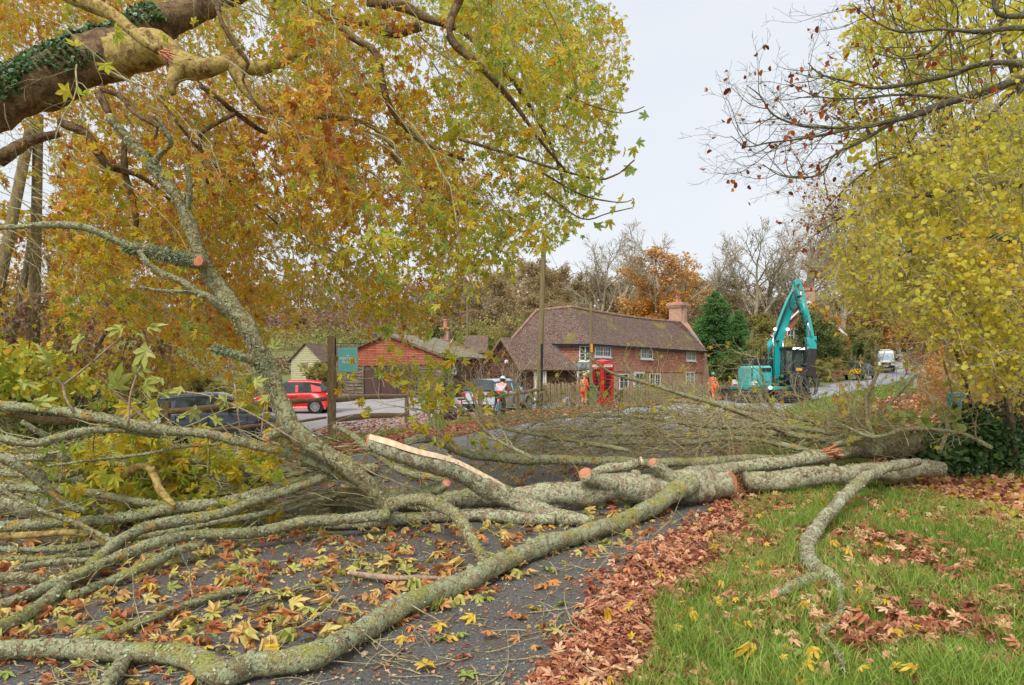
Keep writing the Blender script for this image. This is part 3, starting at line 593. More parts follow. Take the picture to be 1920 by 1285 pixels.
q = MB(); q.box((1.5, 5, 9.0), (1.2, 1.0, 3.4)); q.box((1.5, 5, 10.6), (1.5, 1.3, .3)); cmy = q.build('chimney', M_brick, h, uv=True)
for dx in (-.4, .3): q = MB(); q.lathe([(.18, 0), (.15, .8), (.2, .82), (.1, .84)], (1.5+dx, 5, 10.7), 10); q.build('chimney_pot', M_brick2, cmy)
gh = thing('garage', 'small garage with a grey sheet roof beyond the cottage', 'garage', (21.2, 60, gz(21, 60)-.1), rad(6))
q = MB(); q.box((0, 2, 1.1), (4.6, 4, 2.2)); q.build('wall', M_brick, gh, uv=True); q = MB(); slab(q, (-2.6, -.3, 2.15), (2.4, -.3, 2.15), (2.1, 3, 3.2), (-2.4, 3, 3.2), .08)
for x in np.linspace(-2.2, 1.9, 7): q.bar((x, -.3, 2.21), (x*.94, 3, 3.25), .05, .04)
q.build('roof', M_corr, gh)
q = MB()
for k, x in enumerate(np.arange(-2.3, 2.4, .16)): q.box((x, -.5, .95+.01*(k % 2)), (.145, .03, 1.9))
q.box((0, -.47, 1.5), (4.6, .05, .1)); q.box((0, -.47, .4), (4.6, .05, .1)); tag(q.build('board_gate', M_tan), 'tan close-boarded gate in front of the grey-roofed garage', 'gate').location = (21.2, 59.2, gz(21, 59)-.1)
h, r = gable_house('far_cottage', 'far cottage with red clay roof and small chimney rising behind the barn', -6.6, 72, rad(80), 5, 6, 2.3, 3.5, M_brick, M_rooftile, z=gz(-7, 72)-.4)
q = MB(); q.box((.2, .5, 3.9), (.9, .9, 1.6)); q.box((.2, .5, 4.7), (1.1, 1.1, .15)); cmy = q.build('chimney', M_brick, h, uv=True); q = MB(); q.lathe([(.2, 0), (.2, .75), (.26, .8), (.26, .95), (.1, .96)], (.2, .5, 4.75), 10); q.build('chimney_pot', M_hung, cmy)
# ---------------------------------------------------------------- poles, fence, sign
def pole(px, pyt, Y, r, label, x_top=None, extra=None, z0=None):
    b = P(px, HY, Y); z0 = gz(b[0], Y)-.1; t = P(px if x_top is None else x_top, pyt, Y)
    o = thing('telegraph_pole', label, 'telegraph pole', (b[0], Y, z0)); m = MB(); n = 12
    pts = [(b[0]+(t[0]-b[0])*k/n, Y, z0+(t[2]-z0)*k/n) for k in range(n+1)]; m.tube(pts, np.linspace(r, r*.82, n+1), 14); m.build('shaft', B_pole, o, world=True, smooth=True)
    return o, np.array(pts[-1])
pl1, top1 = pole(1010.5, 440, 35, .155, 'tall green-tinged telegraph pole rising in front of the annex roof', 1020)
m = MB(); m.box((.14, -.13, 1.3), (.12, .05, 4.2)); m.build('cable_cover', M_blue if False else M_iron, pl1)
pl2, top2 = pole(1108, 567, 36.9, .09, 'thin grey-brown pole beside the red phone box'); 
m = MB(); m.box((.03, -.1, 3.25), (.1, .03, .45)); m.build('notice', M_amber, pl2)
pl3, top3 = pole(876.5, 556, 62, .14, 'distant telegraph pole standing behind the barn roof')
pl4, top4 = pole(60, 215, 17.8, .14, 'upright telegraph pole at the far left with an orange warning sign', 72)
m = MB(); m.box((0, -.16, 2.62+.1), (.2, .02, .28)); wsg = m.build('warning_sign', M_hazard, pl4)
m = MB(); s = [(-.075, 2.66), (.075, 2.66), (0, 2.81)]
for a in range(3): m.bar((s[a][0], -.176, s[a][1]+.02), (s[(a+1) % 3][0], -.176, s[(a+1) % 3][1]+.02), .012)
m.bar((.01, -.178, 2.79), (-.012, -.178, 2.74), .012); m.bar((-.012, -.178, 2.745), (.012, -.178, 2.735), .01); m.bar((.012, -.178, 2.74), (-.004, -.178, 2.69), .012)
m.box((0, -.174, 2.62), (.14, .006, .012)); m.build('symbol', M_iron, wsg)
o = thing('pole_strut', 'leaning timber strut propping the left telegraph pole', 'pole strut', (-14.2, 17.6, 0)); m = MB(); a, b = P(58, 235, 17.7), P(-22, 640, 16.6)
b = b + (b-a)*.25; m.tube([a, (a+b)/2, b], [.12, .13, .135], 12); m.build('shaft', B_pole, o, world=True, smooth=True)
def wire(a, b, sag, label, r=.009):
    a, b = np.array(a), np.array(b); t = np.linspace(0, 1, 25); pts = a+(b-a)*t[:, None]; pts[:, 2] -= sag*4*t*(1-t)
    m = MB(); m.tube(pts, r, 5); tag(m.build('cable', M_lead), label, 'cable')
wire(top3, (5.5, 46, 4.9), .8, 'thin cable from the distant pole to the cottage', .015); wire(top3, (-22, 55, 9), .6, 'thin cable running left from the distant pole', .015)
wire(top1-np.array([0, 0, .2]), top2, .7, 'cable between the tall pole and the thin pole')

def post(px, pyt, Y, wd, label, name='fence_post', mat=None, grp='posts of the rail fence along the yard'):
    b = P(px, pyt, Y); z0 = gz(b[0], Y)-.15; m = MB(); h = b[2]-z0
    m.box((0, 0, h/2), (wd, wd, h)); o = tag(m.build(name, mat or M_postwood, bevel=.012), label, 'fence post', grp); o.location = (b[0], Y, z0); o.rotation_euler = (rad(R0.uniform(-1, 1)), rad(R0.uniform(-1, 1)), rad(R0.uniform(-8, 8))); return o
post(310, 753, 17.3, .19, 'short sawn fence post at the tail of the dark grey car')
post(763, 722, 25, .15, 'weathered fence post in front of the barn doors')
post(900, 724, 27.6, .2, 'fence post just left of the cyclist')
post(971, 727, 32.5, .2, 'fence post just right of the cyclist'); post(1022, 722, 37.5, .18, 'fence post at the left end of the picket fence')
post(1072, 722, 39, .2, 'fence post at the right end of the picket fence')
def rail(pts, label, r=.07):
    m = MB(); c = [tuple(P(a, b, y))+(r*s,) for a, b, y, s in pts]; s = spline(c, .15); s[:, 2] += .012*np.sin(s[:, 0]*5+pts[0][0]); rr = s[:, 3]*(.8+.07*np.sin(s[:, 0]*9+pts[0][1]))
    m.tube(s[:, :3], rr, 8, flat=1.5); o = thing('fence_rail', label, 'fence rail', tuple(s[0, :3]), 0, 'rails of the rail fence along the yard'); m.build('rail', M_fencewood, o, world=True, smooth=True)
rail([(316, 772, 17.2, .9), (390, 766, 17.7, 1.1), (500, 757, 18.6, 1), (612, 748, 19.6, .7)], 'upper cleft rail crossing in front of the dark grey car', .07)
rail([(330, 812, 17.2, .7), (470, 800, 18, 1), (612, 784, 19.6, .6)], 'lower cleft rail crossing in front of the dark grey car', .045)
rail([(0, 772, 14.5, 1), (120, 790, 15.3, 1.1), (300, 776, 17.1, 1)], 'cleft rail at the far left behind the fallen branches', .07)
rail([(628, 750, 19.8, .8), (690, 745, 21.8, 1), (763, 742, 24.8, .8)], 'upper cleft rail in front of the barn doors', .075)
rail([(628, 787, 19.8, .8), (690, 781, 21.8, 1.1), (763, 777, 24.8, .7)], 'lower cleft rail in front of the barn', .075)
rail([(975, 737, 32.7, 1), (1010, 731, 35, 1), (1022, 730, 37.3, .8)], 'upper rail right of the cyclist', .07); rail([(975, 757, 32.7, 1), (1022, 752, 37.3, .8)], 'lower rail right of the cyclist', .07)
rail([(903, 743, 27.8, .9), (971, 739, 32.4, .9)], 'rail in front of the silver estate car', .055)

def tomesh(t):
    bpy.context.view_layer.update(); me = bpy.data.meshes.new_from_object(t); n = bpy.data.objects.new('lettering', me); col.objects.link(n); n.parent = t.parent; n.location = t.location; n.rotation_euler = t.rotation_euler; bpy.data.objects.remove(t); n.name = 'lettering'
# hanging sign on its tall post
Y = 19.7; px2x = lambda px: (px-960)/F*Y; sx = px2x(622)
o = thing('sign_post', 'tall square timber post carrying the hanging teal sign', 'sign post', (sx, Y, gz(sx, Y)-.2))
zt = H+(HY-630)/F*Y-o.location.z
m = MB(); m.box((0, 0, zt/2), (.21, .16, zt)); m.build('post', M_postwood, o, bevel=.01)
zb = H+(HY-644.5)/F*Y-o.location.z
m = MB(); m.box((.112, -.0, zb-.1), (.025, .06, .5)); 
m.tube([(.12, 0, zb), (.95, 0, zb)], .012, 6)
for k, (cx, r) in enumerate(((.40, .05), (.56, .08), (.66, .06), (.79, .05))):
    a = np.linspace(-1.2, 4.2 if k != 1 else 4.6, 20); m.tube([(cx+(1-.03*i)*r*math.cos(t), 0, zb+r+(1-.03*i)*r*math.sin(t)*.9) for i, t in enumerate(a)], .008, 5)
m.tube([(.27, 0, zb), (.27, 0, zb-.12)], .008, 5); m.tube([(.82, 0, zb), (.82, 0, zb-.12)], .008, 5)
m.build('iron_bracket', M_iron, o)
x0, x1 = px2x(633.5)-sx, px2x(671)-sx; z1, z0 = H+(HY-652.5)/F*Y-o.location.z, H+(HY-697.5)/F*Y-o.location.z
sg = thing('hanging_sign', 'teal hanging sign reading THE MEETING PLACE in cream letters', 'sign', (sx+x0, Y-.0, o.location.z+z0)); sg.rotation_euler = (0, 0, rad(-3))
w_, h_ = x1-x0, z1-z0
m = MB(); m.box((w_/2, 0, h_/2), (w_, .03, h_)); m.build('board', M_teal, sg, bevel=.004)
m = MB(); i_ = .045; lw = .006
for (a, b) in (((i_, i_), (w_-i_, i_)), ((w_-i_, i_), (w_-i_, h_-i_)), ((w_-i_, h_-i_), (i_, h_-i_)), ((i_, h_-i_), (i_, i_))):
    m.bar((a[0], -.018, a[1]), (b[0], -.018, b[1]), lw, .004)
m.build('border_line', M_cream, sg)
for txt, z, s in (('THE', .455, .052), ('MEETING', .355, .098), ('PLACE', .25, .098)):
    c = bpy.data.curves.new('t', 'FONT'); c.body = txt; c.size = s; c.align_x = 'CENTER'; c.extrude = .002; c.space_character = 1.15; c.offset = .003
    t = bpy.data.objects.new('lettering', c); col.objects.link(t); t.parent = sg; t.location = (w_/2, -.019, z); t.rotation_euler = (rad(90), 0, 0); c.materials.append(M_cream); tomesh(t)

# picket fence
def picket(p, q, h, label, gap=.15, w=.09):
    p, q = np.array(p, float), np.array(q, float); L_ = np.linalg.norm(q-p); o = thing('picket_fence', label, 'fence', (p[0], p[1], gz(*p)), math.atan2(q[1]-p[1], q[0]-p[0]))
    n = int(L_/gap)
    for k in range(n):
        m = MB(); hh = h*(1+.04*math.sin(k*2.3)+.03*math.sin(k*.8)); m.prism([(-w/2, .04), (w/2, .04), (w/2, hh-.07), (0, hh), (-w/2, hh-.07)], -.02, .0, 'y'); t = m.build('pale', M_picket, o); t.location = ((k+.5)*gap, 0, 0); t.rotation_euler = (0, rad(math.sin(k*3.7)*1.5), 0)
    m = MB(); m.box((L_/2, .035, h*.3), (L_, .05, .08)); m.box((L_/2, .035, h*.8), (L_, .05, .08)); m.build('rail', M_fencewood, o)
    return o
picket((1.65, 37.7), (4.35, 39.6), 1.25, 'weathered picket fence between the tall pole and the phone box')
picket((6.4, 39.4), (12.9, 46.4), 1.05, 'low picket fence in front of the cottage hedge', .17)
# phone box
Yp = 38.6; xp = (1129.5-960)/F*Yp; zp = gz(xp, Yp)+.02
pb = thing('phone_box', 'traditional red phone box with domed roof on the roadside', 'phone box', (xp, Yp, zp), rad(37))
S = .91; m = MB()
m.box((0, 0, .1), (S+.04, S+.04, .2)); m.build('plinth', M_red, pb, bevel=.01)
m = MB()
for a in (-1, 1):
    for b in (-1, 1): m.box((a*(S/2-.06), b*(S/2-.06), 1.15), (.12, .12, 1.95))
for k in range(4):
    M_ = Matrix.Rotation(k*math.pi/2, 3, 'Z')
    for (c, d) in (((0, -S/2+.03, .3), (S-.24, .06, .2)), ((0, -S/2+.03, 2.02), (S-.24, .06, .1)), ((-.31, -S/2+.035, 1.2), (.05, .05, 1.6)), ((.31, -S/2+.035, 1.2), (.05, .05, 1.6))):
        v = M_ @ Vector(c); m.box(v, d, k*math.pi/2)
m.build('frame', M_red, pb, bevel=.008)
m = MB()
for k in range(4):
    if k == 2: continue
    M_ = Matrix.Rotation(k*math.pi/2, 3, 'Z')
    for i in range(1, 8): m.box(M_ @ Vector((0, -S/2+.04, .4+i*.2)), (.58, .03, .022), k*math.pi/2)
    for x in (-.18, .18): m.box(M_ @ Vector((x, -S/2+.041, 1.2)), (.022, .028, 1.58), k*math.pi/2)
m.build('glazing_bars', M_red, pb)
q_ = NM('phone_box_glass', .06, .6); q_.base((.12, .13, .13, 1)); q_.bs.inputs['Transmission Weight'].default_value = .75; q_.bs.inputs['IOR'].default_value = 1.1
m = MB()
for k in range(4): m.box(Matrix.Rotation(k*math.pi/2, 3, 'Z') @ Vector((0, -S/2+.055, 1.2)), (.58, .006, 1.6), k*math.pi/2)
m.build('pane', q_.m, pb)
m = MB(); m.box((0, 0, 2.16), (S, S, .2)); m.box((0, 0, 2.05), (S+.04, S+.04, .025)); m.box((0, 0, 2.27), (S+.03, S+.03, .025)); m.build('lintel', M_red, pb, bevel=.005)
for k in range(4):
    m = MB(); m.box((0, -S/2-.006, 2.17), (.64, .012, .13)); t = m.build('name_plate', M_cream, pb); t.rotation_euler = (0, 0, k*math.pi/2)
    c = bpy.data.curves.new('t', 'FONT'); c.body = 'TELEPHONE'; c.size = .095; c.align_x = 'CENTER'; c.extrude = .001; c.space_character = 1.05
    tt_ = bpy.data.objects.new('lettering', c); col.objects.link(tt_); tt_.parent = t; tt_.location = (0, -S/2-.014, 2.137); tt_.rotation_euler = (rad(90), 0, 0); c.materials.append(M_black); tomesh(tt_)
    m = MB(); a = np.linspace(0, math.pi, 13); m.prism([(S/2*math.cos(t_), 2.28+.17*math.sin(t_)) for t_ in a], -S/2, -S/2+.03, 'y'); t = m.build('pediment', M_red, pb); t.rotation_euler = (0, 0, k*math.pi/2)
m = MB(); n = 13; g = np.linspace(-1, 1, n); V = [(x*S/2, y*S/2, 2.285+.17*(max(math.sqrt(max(0, 1-x*x)), 0)*.999+.0 if abs(x) < abs(y) else math.sqrt(max(0, 1-y*y)))+.09*(1-x*x)*(1-y*y)) for y in g for x in g]
V = [(x, y, max(z, 2.285)) for x, y, z in V]
m.add(V, [(r*n+c_, r*n+c_+1, (r+1)*n+c_+1, (r+1)*n+c_) for r in range(n-1) for c_ in range(n-1)]); m.build('domed_roof', M_red, pb, smooth=True)
m = MB(); m.box((0, .2, 1.35), (.42, .2, .6)); m.build('defibrillator_case', M_amber, pb, bevel=.02); m = MB(); m.box((-.02, .3, 1.0), (.7, .1, 1.2)); m.build('back_board', M_black, pb)
m = MB(); m.box((.405, -.1, 1.55), (.01, .22, .3)); m.build('notice', M_white, pb)

def wheelie(px, Y, label, h=1.05, rz=0):
    x = (px-960)/F*Y; o = thing('wheelie_bin', label, 'wheelie bin', (x, Y, gz(x, Y)), rz)
    m = MB(); m.box((0, 0, h/2), (.44, .5, h-.1), tap=1.22); m.build('bin_body', M_bin, o, bevel=.03)
    m = MB(); m.box((0, 0, h), (.6, .68, .06)); m.bar((-.25, .36, h), (.25, .36, h), .04); m.build('lid', M_bin, o, bevel=.02)
    for s in (-1, 1): m = MB(); m.cyl((s*.22, .26, .1), (s*.3, .26, .1), .1, n=16); m.build('wheel', M_rubber, o)
    return o
wheelie(1108.5, 37, 'green wheelie bin between the worker and the phone box', 1.08, rad(20)); wheelie(1200, 41.5, 'dark green wheelie bin half hidden behind the low picket fence', 1.0)
# litter bin on its post
Yb = 18.6; xb = (1793-960)/F*Yb; o = thing('litter_bin', 'dark green open-sided litter bin at the edge of the path', 'litter bin', (xb, Yb, gz(xb, Yb)))
zb = H-(768-HY)/F*Yb-o.location.z; zt = H-(739-HY)/F*Yb-o.location.z
m = MB(); n = 24; r = .235
for (z0, z1, a0, a1) in ((zb, zb+.2, 0, 2*math.pi), (zb+.2, zt-.08, 2.4, 3.9), (zb+.2, zt-.08, -.75, .75), (zt-.08, zt-.02, 0, 2*math.pi)):
    a = np.linspace(a0, a1, 25)
    for i in range(24):
        p = [(r*math.cos(a[j]), r*.8*math.sin(a[j])) for j in (i, i+1)]; m.quad((*p[0], z0), (*p[1], z0), (*p[1], z1), (*p[0], z1))
m.build('bin_body', M_darkgreen, o); m = MB(); m.lathe([(r, 0), (r+.01, .03), (r*.9, .06), (.01, .08)], (0, 0, zt-.03), 24, sy=.8); m.build('lid', M_darkgreen, o, smooth=True)
m = MB(); m.lathe([(r*.9, 0), (r*.9, .35)], (0, 0, zb), 20, sy=.8); m.build('liner', M_lead, o); m = MB(); m.cyl((0, 0, -.1), (0, 0, zb), .05); m.build('post', M_darkgreen, o)
# far thin post, sign panel and a bag
x = (1744-960)/F*66; m = MB(); m.cyl((0, 0, 0), (0, 0, 3.2), .05, n=10); tag(m.build('metal_post', M_lead), 'thin grey metal post on the far right verge', 'post').location = (x, 66, gz(x, 66)-.5)
x = (1378-960)/F*46.5; o = thing('road_sign_panel', 'small red and white panel standing left of the digger', 'sign', (x, 46.5, gz(x, 46.5)), rad(10))
m = MB(); m.box((0, 0, .95), (.42, .03, .55)); m.build('panel', M_white, o); m = MB(); m.box((0, -.02, .82), (.36, .01, .2)); m.build('red_band', M_redstripe, o); m = MB(); m.bar((-.15, .05, 0), (-.15, 0, 1.1), .03); m.bar((.15, .05, 0), (.15, 0, 1.1), .03); m.build('legs_frame', M_lead, o)
x = (1063-960)/F*36; o = thing('rucksack', 'grey and black rucksack lying on leaves before the picket fence', 'bag', (x, 36, gz(x, 36)), .4)
m = MB(); m.lathe([(.02, 0), (.28, .02), (.3, .2), (.26, .4), (.12, .52), (.01, .55)], (0, 0, 0), 12, sy=.7); m.build('bag_body', m_plain('grey_fabric', rgb(150,156,160), .8, var=.3, scale=9), o, smooth=True)
m = MB(); m.tube([(-.1, -.2, .1), (-.12, -.24, .3), (-.05, -.15, .5)], .035, 6); m.tube([(.1, -.2, .1), (.12, -.24, .3), (.05, -.15, .5)], .035, 6); m.build('strap', M_black, o); m = MB(); m.box((.3, -.1, .12), (.25, .2, .22)); m.build('pocket', M_black, o, bevel=.05)
# field fence by the shed
o = thing('field_fence', 'low grey rail fence at the back of the yard by the red car', 'fence', (-11, 37.5, gz(-11, 37.5)))
for x in np.arange(-8, 1.5, .9): m = MB(); m.box((x, 0, .5), (.07, .07, 1.1)); m.build('post', M_fencewood, o)
for z in (.3, .62, .95): m = MB(); m.bar((-8, -.05, z), (1.5, -.05, z), .05, .08); m.build('rail', M_fencewood, o)
# barn drain pole (blue-grey) behind barn
x = (702-960)/F*58; m = MB(); m.cyl((0, 0, 0), (0, 0, 4.4), .2, n=12); tag(m.build('flue_pipe', M_blue), 'blue-grey flue pipe rising behind the red gable', 'flue pipe').location = (x, 58, gz(x, 58)+.3)
# ---------------------------------------------------------------- vehicles
def loft(mb, secs, mi=0, close_ends=True):
    secs = np.array(secs, float); m, n = secs.shape[:2]; i = np.arange(m-1)[:, None]*n; j = np.arange(n-1)[None]
    mb.add(secs.reshape(-1, 3), np.stack([i+j, i+n+j, i+n+j+1, i+j+1], -1).reshape(-1, 4), mi)
    if close_ends: b = mb.n-m*n; mb.b.append((np.array([list(range(n))])+b, mi)); mb.b.append((np.array([list(range(n))[::-1]])+b+(m-1)*n, mi))
def wheel(par, x, y, r, w=.2, spokes=10):
    s = 1 if y > 0 else -1; o = MB(); o.lathe([(r*.62, -w/2), (r*.93, -w/2), (r, -w/3), (r, w/3), (r*.93, w/2), (r*.62, w/2)], (0, 0, 0), 28)
    t = o.build('wheel', M_rubber, par, smooth=True); t.location = (x, y, r); t.rotation_euler = (rad(90), 0, 0)
    q = MB(); q.lathe([(r*.7, -w/2-.004), (r*.62, -w/2+.0), (r*.58, -w/2+.02)], (0, 0, 0), 28); q.lathe([(r*.7, w/2+.004), (r*.62, w/2), (r*.58, w/2-.02)], (0, 0, 0), 28)
    for k in range(spokes):
        a = 2*math.pi*k/spokes
        for z in (w/2, -w/2): q.bar((.03*math.cos(a), .03*math.sin(a), z), (r*.6*math.cos(a), r*.6*math.sin(a), z), .035, .02)
    q.cyl((0, 0, -w/2-.004), (0, 0, w/2+.004), .055); q.build('rim', M_alloy, t)
    d = MB(); d.cyl((0, 0, -w/2+.06), (0, 0, w/2-.06), r*.6, n=20); d.build('brake_disc', M_steel, t)
def car(name, label, cat, loc, rz, paint, low, roof, hw, wb, rw=.31, pillars=(), doors=(), two=True, beltw=.93, plate=None, gclr=.16, spokes=10):
    """low: (x, z top, width factor) along the body; roof: (x, z roof, base z) greenhouse; front is +x"""
    o = thing(name, label, cat, loc, rz); q = MB(); S = []
    for x, zt, f in low:
        w = hw*f; zb = gclr + (0.1 if x in (low[0][0], low[-1][0]) else 0)
        half = [(0, zb), (w*.86, zb), (w*.97, zb+.08), (w, zb+.22), (w*1.0, zb+(zt-zb)*.62), (w*.975, zt-.10), (w*.93, zt-.03), (w*.85, zt), (0, zt+.025)]
        S.append([(x, -y, z) for y, z in half]+[(x, y, z) for y, z in half[::-1][1:-1]]+[(x, 0, zb)])
    loft(q, S); body = q.build('body', paint, o, smooth=True); sb = body.modifiers.new('b', 'BEVEL'); sb.width = .02; sb.segments = 2; sb.limit_method = 'ANGLE'; sb.angle_limit = rad(30)
    S = []; 
    for x, zr, zb in roof:
        wb_ = hw*beltw; h = max(zr-zb, .01); wr = wb_-h*.30
        half = [(wb_, zb-.02), (wr+.02, zb+h*.88), (wr-.07, zb+h), (0, zb+h+.02*min(1, h*3))]
        S.append([(x, -y, z) for y, z in half]+[(x, y, z) for y, z in half[::-1][1:]])
    q = MB(); loft(q, S); q.build('glazing', M_carglass, o, smooth=False)
    top = [r for r in roof if r[1] > max(a[1] for a in roof)-.16]
    S = []
    for x, zr, zb in top:
        h = zr-zb; wr = hw*beltw-h*.30; half = [(wr+.035, zb+h*.84), (wr+.03, zb+h*.93), (wr-.065, zb+h+.012), (0, zb+h+.034)]
        S.append([(x, -y, z) for y, z in half]+[(x, y, z) for y, z in half[::-1][1:]])
    q = MB(); loft(q, S, close_ends=False); q.build('roof', paint, o, smooth=True)
    q = MB()
    def side(x, f):
        zr = np.interp(x, [r[0] for r in roof], [r[1] for r in roof]); zb = np.interp(x, [r[0] for r in roof], [r[2] for r in roof]); h = zr-zb; w0 = hw*beltw; return (w0-h*.30*f*1.02+.012, zb+h*f*.9)
    for x0, x1, wd in pillars:
        for s in (-1, 1):
            y0, z0 = side(x0, 0); y1, z1 = side(x1, 1); q.quad((x0-wd/2, s*y0, z0), (x0+wd/2, s*y0, z0), (x1+wd/2, s*y1, z1), (x1-wd/2, s*y1, z1))
    if pillars: q.build('pillar', paint, o)
    for x0, x1 in doors:
        q = MB()
        zt = np.interp((x0+x1)/2, [a[0] for a in low], [a[1] for a in low])
        for s in (-1, 1):
            for xx in (x0, x1): q.box((xx, s*(hw+.001), (gclr+.2+zt-.12)/2), (.012, .012, zt-.34-gclr))
            q.box(((x0+x1)/2, s*(hw+.001), gclr+.17), (x1-x0, .012, .012))
        dr = q.build('door_seam', M_black, o); q = MB()
        for s in (-1, 1): q.box((x0+.16, s*(hw+.012), zt-.19), (.17, .035, .035))
        q.build('door_handle', paint, o)
    for x in wb:
        for s in (-1, 1): q = MB(); q.cyl((x, s*(hw*.7), rw+.01), (x, s*(hw+.004), rw+.01), rw+.055, n=28); q.build('wheel_arch', M_black, o)
    for x in wb:
        for s in (-1, 1): wheel(o, x, s*(hw-.075), rw, .19, spokes)
    for s in (-1, 1):
        xm = roof[-2][0]-.22; y0, z0 = side(xm, 0); q = MB(); q.box((xm, s*(y0+.11), z0+.09), (.09, .2, .13)); q.build('mirror', paint, o, bevel=.03)
    xr_, zr_ = low[0][0], low[1][1]; xf, zf = low[-1][0], low[-2][1]
    for s in (-1, 1):
        q = MB(); q.box((xr_+.06, s*(hw*.80), zr_*.80), (.18, hw*.27, .2)); q.build('tail_light', M_lamp_r, o, bevel=.03)
        q = MB(); q.box((xf-.16, s*(hw*.74), zf*.82), (.22, hw*.34, .14)); q.build('headlight', M_glass, o, bevel=.03)
    q = MB(); q.box((xr_-.012, 0, zr_*.66), (.02, .5, .11)); q.build('number_plate', plate or M_amber, o)
    for xx, w_ in ((xr_+.05, 1.8), (xf-.05, 1.7)): q = MB(); q.box((xx, 0, gclr+.12), (.16, hw*w_, .16)); q.build('bumper', M_black, o, bevel=.03)
    return o
Y = 31.3; x = (551-960)/F*Y
c = car('hatchback', 'small red hatchback parked side-on in the gravel yard', 'car', (x, Y, gz(x, Y)+.02), rad(183), M_carred,
    [(-1.75, .82, .86), (-1.6, .98, .97), (-.9, .96, 1), (.3, .93, 1), (.85, .9, 1), (1.45, .76, .97), (1.72, .62, .84)],
    [(-1.62, 1.05, .98), (-1.38, 1.40, .97), (-.8, 1.47, .95), (.1, 1.47, .93), (.55, 1.30, .92), (1.15, .9, .88)], .82, (-1.15, 1.12), .29, ((-1.2, -1.1, .42), (-.32, -.3, .12), (.72, .35, .07)), ((-.3, .85),), spokes=14)
Y = 20.9; x = -8.9
c = car('hatchback', 'dark grey hatchback parked behind the rails with red tail light', 'car', (x, Y, gz(x, Y)+.02), rad(14), M_cargrey,
    [(-2.1, .86, .84), (-1.95, 1.0, .97), (-1.1, .98, 1), (.3, .95, 1), (.95, .92, 1), (1.7, .8, .97), (2.1, .62, .82)],
    [(-2.0, 1.04, .99), (-1.55, 1.38, .98), (-.9, 1.46, .96), (0, 1.49, .94), (.55, 1.34, .93), (1.25, .93, .9)], .88, (-1.3, 1.3), .32, ((-1.35, -1.3, .4), (-.25, -.25, .1), (.75, .42, .07)), ((-1.1, -.25), (-.2, .85)))
q = MB(); q.box((-1.75, 0, 1.42), (.4, 1.3, .04)); q.build('spoiler', M_cargrey, c, bevel=.015)
Y = 33.2; x = (938-960)/F*Y
car('estate_car', 'silver estate car parked behind the cyclist', 'car', (x, Y, gz(x, Y)+.03), rad(60), M_silver,
    [(-2.15, .84, .88), (-2.02, .98, .98), (-1.1, .98, 1), (.3, .95, 1), (.95, .92, 1), (1.7, .8, .97), (2.15, .62, .82)],
    [(-2.1, 1.0, .98), (-1.72, 1.44, .97), (-1.0, 1.5, .96), (0, 1.51, .94), (.55, 1.34, .93), (1.25, .93, .9)], .87, (-1.3, 1.3), .32, ((-1.8, -1.6, .13), (-1.0, -.95, .1), (-.15, -.15, .1), (.75, .42, .07)), ((-1.0, -.2), (-.15, .85)))
# pick-up with chevrons
Y = 73.6; x = (1614-960)/F*Y
c = car('pickup_truck', 'dark pick-up with red and yellow chevrons driving away uphill', 'pick-up', (x, Y, gz(x, Y)+.03), rad(44), M_cardark,
    [(-2.55, 1.02, .94), (-2.45, 1.08, 1), (-.4, 1.08, 1), (.8, 1.07, 1), (1.5, 1.02, .98), (2.2, .95, .95), (2.55, .72, .82)],
    [(-2.46, 1.1, 1.06), (-2.25, 1.7, 1.06), (-1.2, 1.76, 1.06), (0, 1.78, 1.06), (.7, 1.72, 1.06), (1.5, 1.07, 1.03)], .95, (-1.55, 1.65), .38, ((-1.0, -1.0, .9), (.1, .1, .1), (1.1, .8, .08)), ((-.9, .05), (.1, 1.0)), gclr=.35)
m = MB(); m.box((-2.57, 0, .86), (.03, 1.78, .5)); ch = m.build('chevron_panel', M_yellow, c)
m = MB()
for s in (-1, 1):
    for k in range(4):
        y0 = .05+k*.32; pts = [(s*y0, .62), (s*(y0+.16), .62), (s*min(y0+.16-.42, 9), 1.1), (s*(y0-.42), 1.1)]
        pts = [(y0, .62), (y0+.15, .62), (y0+.15-.36, 1.1), (y0-.36, 1.1)]
        pl = []
        for (a, z) in pts:
            pl.append((a, z))
        # clip to a >= 0
        cl = []
        for i in range(4):
            (a0, z0), (a1, z1) = pl[i], pl[(i+1) % 4]
            if a0 >= 0: cl.append((min(a0, .885), z0))
            if (a0 < 0) != (a1 < 0): t = a0/(a0-a1); cl.append((0, z0+(z1-z0)*t))
        if len(cl) > 2: m.quad(*[(-2.59, s*a, z) for a, z in cl])
m.build('red_stripe', M_redstripe, ch)
m = MB(); m.box((-2.6, 0, .5), (.04, 1.5, .12)); m.build('step_bumper', M_chrome, c)
# white van with its door open
Y = 87.5; x = (1659-960)/F*Y
v = thing('van', 'white high-roof van facing the camera with its cab door open', 'van', (x, Y, gz(x, Y)+.03), rad(-116)); hw = 1.02
q = MB(); S = []
for xx, zt, f, zs in ((-3.2, 2.6, .97, .4), (-3.1, 2.68, 1, .4), (1.0, 2.7, 1, .4), (1.35, 2.62, .97, .4), (1.55, 2.35, .95, .4), (2.3, 1.42, .97, .4), (2.75, 1.2, .95, .4), (2.95, .9, .85, .45)):
    w = hw*f; tp = w*(.86 if zt > 1.5 else .92); half = [(0, zs), (w*.95, zs), (w, zs+.12), (w, min(1.2, zt-.12)), (tp+.04, zt-.12), (tp-.06, zt), (0, zt+.03)]
    S.append([(xx, -y, z) for y, z in half]+[(xx, y, z) for y, z in half[::-1][1:-1]]+[(xx, 0, zs)])
loft(q, S); q.build('body', M_vanwhite, v, bevel=.03)
